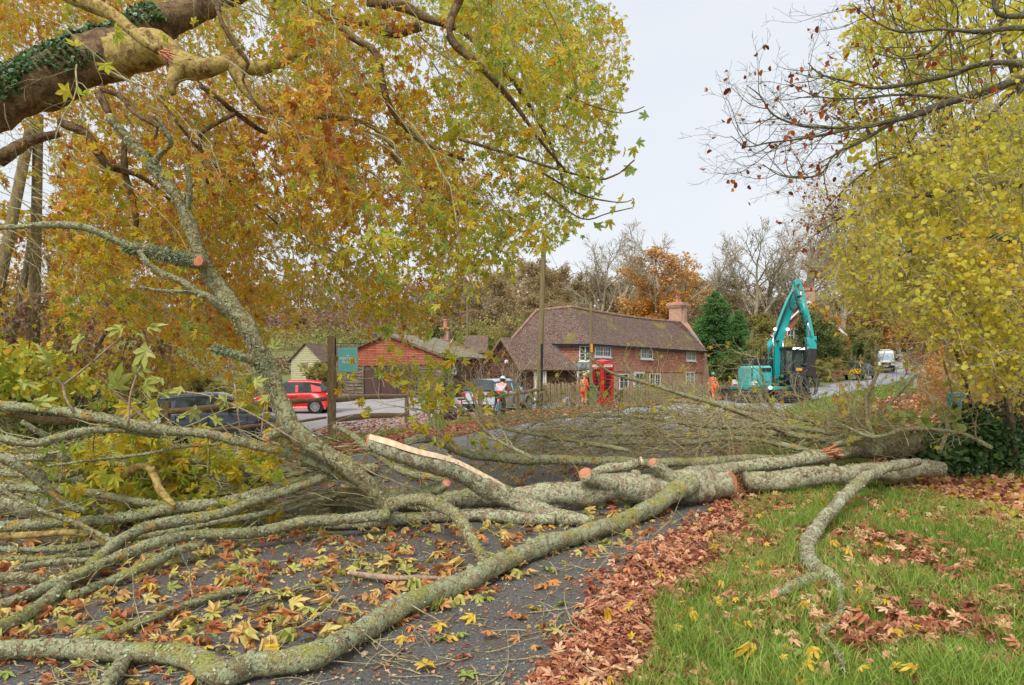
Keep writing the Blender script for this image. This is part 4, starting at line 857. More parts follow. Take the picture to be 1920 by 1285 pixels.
q = MB(); q.quad((1.60, -.80, 2.33), (1.60, .80, 2.33), (2.32, .88, 1.44), (2.32, -.88, 1.44)); q.build('windscreen', m_glass('van_windscreen', (.28, .34, .36, 1)), v)
q = MB(); q.box((2.93, 0, 1.0), (.08, 1.1, .32)); q.box((2.95, 0, .62), (.1, 1.9, .34)); q.build('grille', M_black, v, bevel=.03)
for s in (-1, 1):
    q = MB(); q.box((2.78, s*.78, 1.06), (.2, .36, .22)); q.build('headlight', m_glass('lamp_glass%d' % s, (.5, .5, .52, 1)) if s < 0 else bpy.data.materials['lamp_glass-1'], v, bevel=.04)
    q = MB(); q.box((1.9, s*1.18, 1.55), (.12, .22, .38)); q.build('mirror', M_black, v, bevel=.03)
    for xx in (-2.0, 1.9): wheel(v, xx, s*(hw-.1), .35, .22)
q = MB(); q.box((3.0, 0, .68), (.02, .52, .12)); q.build('number_plate', M_cream, v)
q = MB(); q.box((1.1, 0, 2.78), (.25, 1.3, .1)); q.build('roof_bar', M_cream, v, bevel=.02)
dr = MB(); a = rad(-52); M_ = Matrix.Rotation(a, 3, 'Z'); hx, hy = 1.75, 1.05
pts = lambda l: [tuple(Vector((hx, hy, 0))+M_ @ Vector((-u, 0, 0))+Vector((0, 0, z))) for u, z in l]
for (p, q_) in (((0, .55), (1.15, .55)), ((0, 1.2), (1.15, 1.2))): pass
dr.box(Vector((hx, hy, .87))+M_ @ Vector((-.55, 0, 0)), (1.1, .07, .72), a)
for l in (((-0.0, 1.2), (.35, 2.1)), ((.35, 2.1), (1.06, 2.1)), ((1.06, 2.1), (1.06, 1.2))): p_ = pts(l); dr.bar(p_[0], p_[1], .06, .08)
dr.build('cab_door', M_vanwhite, v)
sg_ = MB(); sg_.box((2.9, 1.45, .35), (.3, .25, .6)); tag(sg_.build('bollard_light', M_redstripe), 'small red and white board standing beside the van', 'traffic board').location = (x+.2, Y-1.0, gz(x, Y)); 
bpy.data.objects['bollard_light'].name = 'traffic_board'

# excavator -------------------------------------------------------------
YE = 42.0; xe = (1462-960)/F*YE; ex = thing('excavator', 'teal tracked excavator with raised boom and hanging timber grab', 'excavator', (xe, YE, gz(xe, YE)))
def E(px, py, dy=0): return P(px, py, YE+dy)
def bx(name, px0, px1, py0, py1, y0, y1, mat, par=ex, bevel=.04, tap=1, rz=0):
    a, b = E(px0, py1, y0), E(px1, py0, y0); m = MB(); m.box(((a[0]+b[0])/2, YE+(y0+y1)/2, (a[2]+b[2])/2), (b[0]-a[0], y1-y0, b[2]-a[2]), rz=rz, tap=tap); return m.build(name, mat, par, world=True, bevel=bevel)
for px0, px1, y0, y1 in ((1389, 1432, -2.0, 1.9), (1468, 1521, -2.3, 1.6)):
    a, b = E(px0, 752, y0), E(px1, 732, y0); w_ = .62; cx = (a[0]+b[0])/2; zt = b[2]; zb = gz(xe, YE)
    for side_ in (0,):
        m = MB(); W_ = (b[0]-a[0]); hh = zt-zb; rr = hh/2
        prof = [(YE+y0+rr-rr*math.sin(t), zb+rr-rr*math.cos(t)) for t in np.linspace(0, math.pi, 9)]+[(YE+y1-rr+rr*math.sin(t), zb+rr+rr*math.cos(t)) for t in np.linspace(0, math.pi, 9)]
        m.prism(prof, cx-W_/2, cx+W_/2, 'x'); t = m.build('track', M_trackm, ex, world=True); m = MB()
        n = 34; P_ = np.array(prof+[prof[0]]); d = np.r_[0, np.cumsum(np.linalg.norm(np.diff(P_, axis=0), axis=1))]
        for k in range(n):
            s_ = d[-1]*k/n; y_ = np.interp(s_, d, P_[:, 0]); z_ = np.interp(s_, d, P_[:, 1]); m.box((cx-xe, y_-YE, z_-gz(xe, YE)), (W_+.06, .09, .09))
        m.build('track_pad', M_steel, t)
bx('undercarriage', 1432, 1470, 733, 748, -1.2, 1.2, M_black); bx('slew_ring', 1425, 1490, 729, 735, -.9, .9, M_steel)
bx('deck', 1404, 1514, 725, 731.5, -1.6, 1.6, M_tealm, bevel=.03)
bx('engine_cover', 1406, 1449, 686, 726, -1.1, 1.2, M_tealpale, bevel=.12, tap=.97)
for px0, px1, py0, py1 in ((1411, 1423, 692, 722), (1408.5, 1409.5, 690, 722)): bx('panel_seam', px0, px0+.5, py0, py1, -1.13, -1.08, M_black, bevel=0)
bx('grille', 1428, 1446, 690, 697, -1.29, -1.24, M_black, bevel=0); bx('decal', 1409, 1420, 716, 722, -1.13, -1.09, M_white, bevel=0); bx('warning_stripe', 1404, 1449, 726, 727.4, -1.66, -1.6, M_black, bevel=0)
cv = bx('side_locker', 1426, 1449, 690, 725, -1.25, -1.0, M_tealm, bevel=.1)
for k in range(2): m = MB(); a = E(1437+k*4.5, 716, -1.27); m.cyl((a[0], a[1]-.01, a[2]), (a[0], a[1]+.04, a[2]), .05); m.build('vent', M_black, ex, world=True)
bx('engine_top', 1408, 1440, 672, 687, 0, 1.6, M_steel, bevel=.1)
def tubeP(name, pts, r, mat, par=ex, n=8): m = MB(); m.tube([E(*p) for p in pts], r, n); return m.build(name, mat, par, world=True, smooth=True)
tubeP('handrail', [(1418, 688, -.6), (1418, 655, -.6), (1426, 652, -.6), (1426, 685, -.6)], .025, M_iron); tubeP('handrail', [(1441, 690, -.9), (1441, 654, -.9), (1449, 652, -.9)], .03, M_tealm); tubeP('handrail', [(1441, 672, -.9), (1449, 672, -.9)], .03, M_tealm)
tubeP('exhaust_pipe', [(1436, 688, .6), (1437, 668, .5), (1441, 660, .4)], .09, M_black)
bx('cab_base', 1472, 1516, 706, 727, -1.55, .6, M_black, bevel=.05)
m = MB(); z0, z1 = E(0, 707, -1.5)[2], E(0, 654, -1.5)[2]; xa, xb = E(1472, 0, -1.5)[0], E(1513, 0, -1.5)[0]
for x_ in (xa, (xa*.62+xb*.38), xb):
    m.bar((x_, YE-1.5, z0), (x_, YE-1.5, z1), .09)
for x_ in (xa, xb): m.bar((x_, YE+.5, z0), (x_, YE+.5, z1), .09)
for z_ in (z0, z1): m.bar((xa, YE-1.5, z_), (xb, YE-1.5, z_), .09); m.bar((xa, YE+.5, z_), (xb, YE+.5, z_), .09); m.bar((xa, YE-1.5, z_), (xa, YE+.5, z_), .09); m.bar((xb, YE-1.5, z_), (xb, YE+.5, z_), .09)
for k in range(6): m.bar((xa+(xb-xa)*(.42+.1*k), YE-1.56, z1-.35), (xa+(xb-xa)*(.42+.1*k), YE-1.56, z1-.05), .03)
cab = m.build('cab', M_black, ex, world=True)
m = MB(); m.box(((xa+xb)/2, YE-1.46, (z0+z1)/2), (xb-xa-.05, .01, z1-z0-.05)); m.box((xa+.02, YE-.5, (z0+z1)/2), (.01, 1.9, z1-z0-.05)); m.box((xb-.02, YE-.5, (z0+z1)/2), (.01, 1.9, z1-z0-.05))
qg = NM('cab_glass', .05, .7); qg.base((.3, .4, .38, 1)); qg.bs.inputs['Transmission Weight'].default_value = .8; qg.bs.inputs['IOR'].default_value = 1.05; m.build('cab_window', qg.m, cab).location = (-0, 0, 0)
cab.children[-1].location = -Vector(ex.location) if False else (0, 0, 0)
bpy.data.objects[cab.children[0].name].matrix_parent_inverse = Matrix.Identity(4); cab.children[0].location = -Vector(ex.location)
m = MB(); m.box(((xa+xb)/2, YE-.5, z1+.06), (xb-xa+.1, 2.2, .1)); m.build('cab_roof', M_black, ex, world=True, bevel=.03)
m = MB(); m.box(((xa+xb)/2+.15, YE-1.6, z1+.0), (.75, .05, .12)); m.build('work_lamp', M_lamp_w, ex, world=True)
m = MB(); m.box(((xa+xb)/2, YE-.1, z0+.5), (.5, .15, .9)); m.box(((xa+xb)/2, YE-.4, z0+.2), (.5, .6, .2)); m.build('seat', M_black, ex, world=True)
def arm(name, pts, thick, mat, par=ex):   # pts: (px, py, dy, depth in m)
    m = MB(); C_ = [E(*p[:3]) for p in pts]; n = len(C_); V = []
    for k in range(n):
        a, b = C_[max(k-1, 0)], C_[min(k+1, n-1)]; d = (b-a)/np.linalg.norm(b-a); u = np.cross(d, (1.0, 0.25, 0)); u /= np.linalg.norm(u); s_ = np.array((.97, .24, 0)); 
        h_ = pts[k][3]/2; V += [C_[k]-s_*thick/2-u*h_, C_[k]+s_*thick/2-u*h_, C_[k]+s_*thick/2+u*h_, C_[k]-s_*thick/2+u*h_]
    Fc = [(0, 1, 2, 3), tuple(4*(n-1)+i for i in (3, 2, 1, 0))]
    for k in range(n-1):
        for a in range(4): Fc.append((4*k+a, 4*k+4+a, 4*k+4+(a+1) % 4, 4*k+(a+1) % 4))
    m.add(V, Fc); return m.build(name, mat, par, world=True, bevel=.03)
def arm2(name, pts, mat, dpt=.45, par=ex):   # outline drawn across: (px, py, dy, width in m)
    m = MB(); V = []; n = len(pts)
    for k, (px, py, dy, w_) in enumerate(pts):
        a, b = E(*pts[max(k-1, 0)][:3]), E(*pts[min(k+1, n-1)][:3]); d = (b-a)/np.linalg.norm(b-a); c = E(px, py, dy); s_ = np.cross(d, (0, 1, 0)); s_ /= np.linalg.norm(s_); u = np.cross(s_, d)
        V += [c-s_*w_/2-u*dpt/2, c+s_*w_/2-u*dpt/2, c+s_*w_/2+u*dpt/2, c-s_*w_/2+u*dpt/2]
    Fc = [(0, 1, 2, 3), tuple(4*(n-1)+i for i in (3, 2, 1, 0))]
    for k in range(n-1):
        for a in range(4): Fc.append((4*k+a, 4*k+4+a, 4*k+4+(a+1) % 4, 4*k+(a+1) % 4))
    m.add(V, Fc); return m.build(name, mat, par, world=True, bevel=.03)
bm = arm2('boom', [(1459, 722, -.4, .42), (1459, 690, -.5, .5), (1458, 655, -.6, .5), (1461, 628, -.7, .55), (1469, 603, -.8, .6), (1481, 570, -1.0, .55), (1491, 545, -1.2, .38), (1494, 528, -1.2, .3)], M_tealm, .34)
ar = arm2('arm', [(1493, 525, -1.45, .38), (1499, 545, -1.5, .42), (1506, 575, -1.6, .42), (1514, 605, -1.7, .38), (1520, 632, -1.8, .34)], M_tealm, .3)
arm2('arm_tip', [(1519, 632, -1.8, .62), (1521, 645, -1.8, .5), (1522, 656, -1.8, .42)], M_tealm, .42)
tubeP('hydraulic_ram', [(1450, 700, -.9), (1450, 668, -.9)], .11, M_tealm, bm, 12).matrix_basis = Matrix.Identity(4)
tubeP('hydraulic_ram', [(1468, 700, -.9), (1468, 667, -.9)], .11, M_tealm, bm, 12)
for o_ in list(bm.children): o_.location = -Vector(bm.location)
tubeP('ram_rod', [(1450, 668, -.9), (1450, 628, -.9)], .06, M_chrome); tubeP('ram_rod', [(1468, 667, -.9), (1468, 640, -.9)], .06, M_chrome)
tubeP('hydraulic_ram', [(1505, 562, -1.95), (1513, 605, -2.0)], .1, M_tealm); tubeP('ram_rod', [(1513, 600, -2.0), (1521, 633, -2.0)], .055, M_chrome)
for k, off in enumerate((0, 2.5, 5)):
    tubeP('hose', [(1488-off*.3, 548, -1.6), (1480, 562+off, -1.8), (1482, 576+off, -1.9), (1490, 582+off, -1.9), (1498, 574+off, -1.9)], .028, M_black)
tubeP('hose', [(1500, 630, -2), (1492, 645, -2.2), (1493, 656, -2.2), (1506, 652, -2)], .035, M_black); tubeP('hose', [(1528, 638, -2), (1536, 646, -2.1), (1534, 656, -2.1), (1524, 660, -2)], .035, M_black)
for k in range(7): tubeP('valve_hose', [(1440+k*1.2, 640+4*math.sin(k*2), -.9), (1440+k*1.2, 655+5*math.sin(k), -1.0)], .035, M_tealm)
for k in range(4): tubeP('hose', [(1436+k*2, 668, -.8), (1441+k*2, 676+k*2, -.9), (1449, 696, -1.0)], .03, M_black)
for k, (px, py) in enumerate(((1497, 535), (1500, 556), (1507, 588), (1519, 628), (1521, 648), (1492, 534), (1459, 640), (1459, 712))):
    a = E(px, py, -1.8 if k < 5 else -1.0); m = MB(); m.cyl((a[0], a[1]-.1, a[2]), (a[0], a[1]+.5, a[2]), .07, n=10); m.build('pivot_pin', M_steel, ex, world=True)
for off in (0, 2): tubeP('hose', [(1488+off, 545, -1.7), (1493+off, 565, -1.85), (1501+off, 590, -1.95), (1510+off, 618, -2.05)], .025, M_black); tubeP('hose', [(1486-off, 552, -1.5), (1472-off, 585, -1.2), (1462-off, 612, -1.0), (1452-off, 640, -.9)], .025, M_black)
bx('decal', 1500.5, 1503, 545, 562, -1.78, -1.74, M_cream, bevel=0)
for px, py in ((1453, 617.5), (1476.5, 618)): a = E(px, py, -1.1); m = MB(); m.cyl((a[0], a[1], a[2]), (a[0], a[1]-.08, a[2]), .09, n=14); m.build('work_lamp', M_lamp_w, ex, world=True)
a = E(1444, 727, -1.65); m = MB(); m.cyl((a[0], a[1], a[2]), (a[0], a[1]-.08, a[2]), .1, n=14); m.build('work_lamp', M_lamp_w, ex, world=True)
arm2('linkage', [(1510, 645, -1.9, .12), (1513, 668, -1.95, .1)], M_steel, .1)
arm2('grab_rotator', [(1521, 654, -1.9, .4), (1520, 668, -1.9, .55), (1516, 684, -1.9, .5), (1513, 690, -1.9, .75)], M_steel, .5)
arm2('grab_head', [(1513, 688, -1.9, .85), (1513, 695, -1.9, .8), (1511, 706, -1.9, 1.0)], M_steel, .6)
arm2('saw_box', [(1478, 704, -2.2, .5), (1490, 707, -2.2, .65), (1503, 706, -2.2, .55)], M_steel, .5)
for pts in (((1500, 698, 0), (1508, 708, .0), (1515, 722, -.1), (1514, 736, -.2), (1510, 739, -.2)), ((1518, 698, 0), (1526, 708, 0), (1532, 722, -.1), (1528, 738, -.2), (1523, 742, -.2)), ((1494, 705, -.3), (1488, 715, -.4), (1490, 728, -.5), (1496, 735, -.5)), ((1505, 705, -.3), (1500, 716, -.4), (1501, 728, -.5), (1506, 737, -.5))):
    ws = [.12, .24, .2, .12, .04][:len(pts)]; arm2('grab_claw', [(p[0], p[1], -2.1+p[2], w_) for p, w_ in zip(pts, ws)], M_steel, .14)
bx('amber_plate', 1493, 1504, 690, 695.5, -2.5, -2.45, M_amber, bevel=0)
# ---------------------------------------------------------------- people
def skin(name, joints, edges, mat, par, root, sub=2):
    ks = list(joints); ix = {k: i for i, k in enumerate(ks)}
    me = bpy.data.meshes.new(name); me.from_pydata([joints[k][0] for k in ks], [(ix[a], ix[b]) for a, b in edges], []); me.materials.append(mat)
    o = bpy.data.objects.new(name, me); col.objects.link(o); o.parent = par
    md = o.modifiers.new('s', 'SKIN'); md.use_smooth_shade = True
    sv = me.skin_vertices[0].data
    for k in ks:
        r = joints[k][1]; sv[ix[k]].radius = (r, r) if np.ndim(r) == 0 else r; sv[ix[k]].use_root = (k == root)
    s = o.modifiers.new('d', 'SUBSURF'); s.levels = sub; s.render_levels = sub; return o
STAND = dict(pelvis=(0, 0, .95), waist=(0, 0, 1.08), chest=(0, .01, 1.32), neck=(0, 0, 1.47), head=(0, -.02, 1.60), crown=(0, 0, 1.72),
    shR=(-.18, .01, 1.42), elR=(-.25, .02, 1.14), wrR=(-.25, -.06, .90), shL=(.18, .01, 1.42), elL=(.25, .02, 1.14), wrL=(.25, -.06, .90),
    hpR=(-.1, 0, .92), knR=(-.11, -.03, .50), anR=(-.12, .03, .09), toR=(-.14, -.13, .04), hpL=(.1, 0, .92), knL=(.11, -.03, .50), anL=(.12, .03, .09), toL=(.14, -.13, .04))
RAD = dict(pelvis=.13, waist=.125, chest=.145, neck=.055, head=.088, crown=.06, shR=.065, elR=.045, wrR=.032, hpR=.095, knR=.06, anR=.042, toR=.035)
EDG = [('pelvis', 'waist'), ('waist', 'chest'), ('chest', 'neck'), ('neck', 'head'), ('head', 'crown')]+[(a+s, b+s) for s in 'RL' for a, b in (('sh', 'el'), ('el', 'wr'), ('hp', 'kn'), ('kn', 'an'), ('an', 'to'))]+[(a, b+s) for s in 'RL' for a, b in (('chest', 'sh'), ('pelvis', 'hp'))]
def person(label, loc, rz, pose, top, bottom, helmet, boots=None, tape=True, hair=None, trim=None, group=None, legs=True):
    o = thing('person', label, 'person', loc, rz, group); J = dict(STAND); J.update(pose)
    R = lambda k: RAD.get(k, RAD.get(k[:-1]+'R', .05))
    body = {k: (v, R(k)*.86) for k, v in J.items()}; ed = list(EDG)
    for s, sg_ in (('R', -1), ('L', 1)):      # hands: palm, four fingers and a thumb
        w_ = np.array(J['wr'+s]); e_ = np.array(J['el'+s]); d = (w_-e_)/np.linalg.norm(w_-e_); side = np.cross(d, (1, 0, 0)); side /= np.linalg.norm(side)+1e-9
        body['pm'+s] = (tuple(w_+d*.07), (.034, .018)); ed.append(('wr'+s, 'pm'+s))
        for k, (off, ln) in enumerate(((-.028, .068), (-.01, .078), (.01, .074), (.028, .058))):
            a = w_+d*.10+side*off; b = a+d*ln*.6+np.array((-sg_*.012, 0, 0)); c = b+d*ln*.4+np.array((-sg_*.025, 0, 0))
            for nm, p in (('a', a), ('b', b), ('c', c)): body[f'f{k}{nm}{s}'] = (tuple(p), .009)
            ed += [('pm'+s, f'f{k}a{s}'), (f'f{k}a{s}', f'f{k}b{s}'), (f'f{k}b{s}', f'f{k}c{s}')]
        t = w_+d*.05+side*-.045; body['t1'+s] = (tuple(t), .011); body['t2'+s] = (tuple(t+d*.04+side*-.012), .01); ed += [('wr'+s, 't1'+s), ('t1'+s, 't2'+s)]
    hd = np.array(J['head']); up = np.array(J['crown'])-np.array(J['neck']); up /= np.linalg.norm(up); fw = np.cross(up, (1, 0, 0)); fw = fw if fw[1] < 0 else -fw; fw /= np.linalg.norm(fw)
    skin('body', body, ed, M_skin, o, 'pelvis')
    m = MB(); c = hd+fw*.093; m.lathe([(.004, .03), (.016, -.005), (.012, -.02), (.002, -.024)], tuple(c), 8)
    for s in (-1, 1): m.lathe([(.004, .03), (.014, .01), (.014, -.015), (.004, -.03)], tuple(hd+np.array((s*.092, 0, 0))), 8)
    m.build('nose_and_ears', M_skin, o, smooth=True)
    m = MB()
    for s in (-1, 1): m.box(tuple(hd+fw*.084+up*.02+np.array((s*.032, 0, 0))), (.024, .012, .01))
    m.build('eye', M_black, o); m = MB(); m.box(tuple(hd+fw*.082-up*.048), (.045, .012, .009)); m.build('mouth', M_redstripe, o)
    if hair: m = MB(); m.lathe([(.02, -.09), (.082, -.06), (.098, 0), (.09, .05), (.02, .1)], tuple(hd-fw*.022+up*.01), 14); m.build('hair', hair, o, smooth=True)
    T = {k: (J[k], R(k)*1.14) for k in ('waist', 'chest', 'shR', 'elR', 'shL', 'elL')}; T['pelvis'] = (tuple(np.array(J['pelvis'])-(0, 0, .06)), RAD['pelvis']*1.2); T['neck'] = (tuple(np.array(J['neck'])*.7+np.array(J['chest'])*.3), .085)
    for s in 'RL': T['wr'+s] = (tuple(np.array(J['wr'+s])*.9+np.array(J['el'+s])*.1), .047)
    ju = skin('jacket', T, [('pelvis', 'waist'), ('waist', 'chest'), ('chest', 'neck')]+[(a+s, b+s) for s in 'RL' for a, b in (('sh', 'el'), ('el', 'wr'))]+[('chest', 'shR'), ('chest', 'shL')], top, o, 'waist')
    B = {k: (J[k], R(k)*1.18) for k in ('pelvis', 'hpR', 'hpL', 'knR', 'knL')}
    for s in 'RL': B['an'+s] = (tuple(np.array(J['an'+s])+(0, 0, .03)), .06)
    skin('trousers', B, [('pelvis', 'hpR'), ('pelvis', 'hpL')]+[(a+s, b+s) for s in 'RL' for a, b in (('hp', 'kn'), ('kn', 'an'))], bottom, o, 'pelvis')
    for s in 'RL': skin('boot', {'a': (tuple(np.array(J['an'+s])+(0, 0, .04)), .055), 'b': (tuple(np.array(J['an'+s])+(0, .01, -.03)), .05), 'c': (J['to'+s], .042)}, [('a', 'b'), ('b', 'c')], boots or M_black, o, 'b', 1)
    m = MB(); m.lathe([(.125, .0), (.118, .015), (.112, .06), (.085, .12), (.04, .145), (.002, .152)], (0, 0, 0), 18, sy=1.12)
    h_ = m.build('helmet', helmet, o, smooth=True); h_.location = tuple(hd+up*.045); h_.rotation_euler = (math.atan2(-up[1], up[2]), 0, 0)
    m = MB(); m.box((0, -.13, .01), (.15, .09, .012)); m.build('helmet_peak', helmet, h_, bevel=.004)
    if tape:
        for a, b, t, r in (('waist', 'chest', -.1, .157), ('waist', 'chest', .45, .166), ('elR', 'wrR', .1, .06), ('elL', 'wrL', .1, .06), ('knR', 'anR', .25, .082), ('knL', 'anL', .25, .082), ('knR', 'anR', .5, .08), ('knL', 'anL', .5, .08)):
            A_, B_ = np.array(J[a]), np.array(J[b]); d = (B_-A_)/np.linalg.norm(B_-A_); c = A_+(B_-A_)*t; m = MB(); m.tube([c-d*.022, c+d*.022], r, 16, cap=False); m.build('reflective_band', M_reflect, o, smooth=True)
        for s in (-1, 1): m = MB(); m.tube([(s*.09, -.16, 1.1), (s*.1, -.165, 1.3), (s*.11, -.08, 1.46), (s*.11, .06, 1.46), (s*.1, .17, 1.3), (s*.09, .165, 1.1)], .02, 6, flat=.4); m.build('reflective_band', M_reflect, o, smooth=True)
    return o
def at(px, Y, dz=0): x = (px-960)/F*Y; return (x, Y, gz(x, Y)+dz)
person('worker in orange with yellow helmet standing left of the phone box', at(1095, 36.6), rad(140), dict(wrR=(-.2, -.2, 1.02), wrL=(.2, -.22, 1.0), knL=(.12, -.1, .5), anL=(.12, .02, .09), head=(0, -.05, 1.60), crown=(0, -.05, 1.72)), M_hivis, M_hivis, M_helm_y)
person('worker in orange with grey helmet walking towards the camera near the garage', at(1337, 42.6), rad(8), dict(knR=(-.1, -.22, .52), anR=(-.1, -.28, .1), toR=(-.11, -.44, .08), knL=(.11, .0, .5), anL=(.12, .26, .16), toL=(.13, .14, .06), wrL=(.26, -.18, .95), wrR=(-.24, .08, .92), elR=(-.25, .1, 1.14)), M_hivis, M_hivis, M_helm_g, hair=M_black)
cy = person('cyclist in black tights and white helmet leaning over handlebars', at(938, 27.6), rad(165), dict(pelvis=(0, .12, .98), waist=(0, .02, 1.14), chest=(0, -.16, 1.32), neck=(0, -.27, 1.42), head=(0, -.35, 1.52), crown=(0, -.37, 1.64),
    shR=(-.18, -.2, 1.36), elR=(-.22, -.38, 1.14), wrR=(-.2, -.56, 1.0), shL=(.18, -.2, 1.36), elL=(.22, -.38, 1.14), wrL=(.2, -.56, 1.0), hpR=(-.1, .1, .95), hpL=(.1, .1, .95), knR=(-.14, .02, .52), anR=(-.17, .05, .09), toR=(-.18, -.12, .04), knL=(.15, .0, .52), anL=(.2, .03, .09), toL=(.21, -.13, .04)), M_jersey, M_lycra, M_helm_w, tape=False, hair=M_black)
skin('sleeve', {'a': ((-.18, -.2, 1.36), .08), 'b': ((-.22, -.38, 1.14), .062), 'c': ((-.2, -.54, 1.02), .052)}, [('a', 'b'), ('b', 'c')], M_redjacket, cy, 'a', 1)
m = MB(); m.tube([(0, .1, 1.0), (0, .07, 1.06)], .165, 16, cap=False); m.build('waist_band', M_redjacket, cy, smooth=True)
p_ = P(1488, 690, 41.4)
person('digger driver in orange jacket sitting inside the excavator cab', (p_[0], 41.4, p_[2]-1.05), rad(10), dict(knR=(-.12, -.42, .9), anR=(-.12, -.45, .48), toR=(-.12, -.58, .44), knL=(.12, -.42, .9), anL=(.12, -.45, .48), toL=(.12, -.58, .44), wrR=(-.2, -.32, 1.12), wrL=(.2, -.32, 1.12)), M_hivis, M_lycra, M_helm_g, tape=False)
p_ = P(1673, 684, 87.8)
person('person in orange standing behind the open van door', (p_[0], 87.8, gz(p_[0], 87.8)), rad(60), dict(wrR=(-.2, -.3, 1.2)), M_hivis, M_hivis, M_helm_g)
def bicycle(label, loc, rz, frame_mat, lean=0, light=True, group=None):
    b = thing('bicycle', label, 'bicycle', loc, rz, group); b.rotation_euler = (lean, 0, rz)
    for x in (-.5, .5):
        m = MB(); a = np.linspace(0, 2*math.pi, 29); m.tube([(.33*math.cos(t), 0, .33*math.sin(t)) for t in a], .014, 6, cap=False); w_ = m.build('wheel', M_rubber, b, smooth=True); w_.location = (x, 0, .345)
        m = MB(); m.tube([(.312*math.cos(t), 0, .312*math.sin(t)) for t in a], .009, 5, cap=False)
        for k in range(14): t = k*2*math.pi/14; m.tube([(.02*math.cos(t), .02*(-1)**k, .02*math.sin(t)), (.31*math.cos(t), 0, .31*math.sin(t))], .0018, 3)
        m.cyl((0, -.03, 0), (0, .03, 0), .018); m.build('rim', M_alloy, w_)
    m = MB()
    for p, q_ in (((-.08, 0, .28), (-.2, 0, .82)), ((-.18, 0, .76), (.33, 0, .8)), ((-.08, 0, .28), (.36, 0, .7)), ((-.5, .05, .345), (-.18, 0, .76)), ((-.5, -.05, .345), (-.18, 0, .76)), ((-.5, .05, .345), (-.08, 0, .28)), ((.33, 0, .82), (.38, 0, .66)), ((.38, .04, .66), (.5, .05, .345)), ((.38, -.04, .66), (.5, -.05, .345))): m.tube([p, q_], .015, 8)
    m.build('frame', frame_mat, b)
    m = MB(); m.tube([(.4, -.2, .88), (.44, -.2, .84), (.42, -.2, .78)], .014, 6); m.tube([(.4, .2, .88), (.44, .2, .84), (.42, .2, .78)], .014, 6); m.tube([(.4, -.2, .88), (.32, -.1, .88), (.32, .1, .88), (.4, .2, .88)], .013, 6); m.build('handlebar', M_black, b)
    m = MB(); m.box((-.22, 0, .87), (.26, .12, .05)); m.tube([(-.2, 0, .8), (-.215, 0, .87)], .012, 6); m.build('saddle', M_black, b, bevel=.02)
    m = MB(); m.cyl((-.08, .02, .28), (-.08, .035, .28), .09, n=20); m.bar((-.08, .05, .28), (.05, .06, .17), .02); m.bar((-.08, -.05, .28), (-.21, -.06, .39), .02); m.build('crank', M_steel, b)
    if light: m = MB(); m.lathe([(.001, -.03), (.03, -.02), (.03, .02), (.001, .03)], (-.25, 0, .74), 10); m.build('rear_light', M_lamp_red, b)
    return b
x_, y_, z_ = at(937, 27.6); bicycle('bicycle with pale blue frame held by the cyclist', (x_, y_, z_), rad(75), m_plain('pale_blue_frame', rgb(120,176,206), .3, coat=.5))
x_, y_, z_ = at(870, 25.5); bicycle('black bicycle with a lit red rear lamp leaning by the rails', (x_, y_, z_), rad(38), M_black, rad(9))
o = thing('pannier_bag', 'dark maroon and grey bag on the ground behind the black bicycle', 'bag', at(840, 25.9), .3)
m = MB(); m.lathe([(.02, 0), (.32, .03), (.36, .25), (.3, .5), (.12, .62), (.01, .64)], (0, 0, 0), 14, sy=.7); m.build('bag_body', m_plain('maroon_fabric', rgb(96,48,60), .8, var=.3, scale=6), o, smooth=True); m = MB(); m.tube([(-.15, -.22, .2), (0, -.27, .4), (.15, -.22, .2)], .02, 6); m.build('strap', M_black, o)
# ---------------------------------------------------------------- leaves and branches
def unit(a): return a/(np.linalg.norm(a, axis=-1, keepdims=True)+1e-9)
def palmate(teeth=True):
    tips = [(90, 1.0), (42, .86), (-14, .62), (194, .62), (138, .86)]; tips = sorted(tips, key=lambda t: t[0]); pts = []; n = len(tips)
    for i, (a, r) in enumerate(tips):
        if teeth: pts += [(a-17, r*.64), (a-8, r*.80), (a, r), (a+8, r*.80), (a+17, r*.64)]
        else: pts += [(a-14, r*.64), (a, r), (a+14, r*.64)]
        b = tips[(i+1) % n][0]+(360 if i == n-1 else 0); mid = (a+b)/2; pts.append((mid, .37 if i < n-1 else .16))
    c = np.array([(r*math.cos(rad(a))*.62, r*math.sin(rad(a))*.62+.18) for a, r in pts]); rr = np.array([r for a, r in pts])
    V = np.vstack([[0, .18, 0], np.c_[c, -.16*rr**2+.05*(rr < .4)]]); n = len(c); return V, np.array([(0, 1+i, 1+(i+1) % n) for i in range(n)])
TP, TPs = palmate(True), palmate(False)
def oval(k=8, w=.36, curl=.06):
    a = np.arange(k)*2*np.pi/k; V = np.c_[w*np.sin(a), .5-.5*np.cos(a), curl*np.cos(2*a)]; return V, np.array([list(range(k))])
TO = oval(8, .42); TW = oval(6, .13); TQ = (np.array([(0, 0, 0), (.42, .5, .06), (0, 1, 0), (-.42, .5, .06)], float), np.array([(0, 1, 2, 3)]))
TI = (np.array([(0, 0, 0), (.5, .15, .05), (.42, .6, .03), (0, 1, 0), (-.42, .6, .03), (-.5, .15, .05)], float), np.array([(0, 1, 2, 3, 4, 5)]))
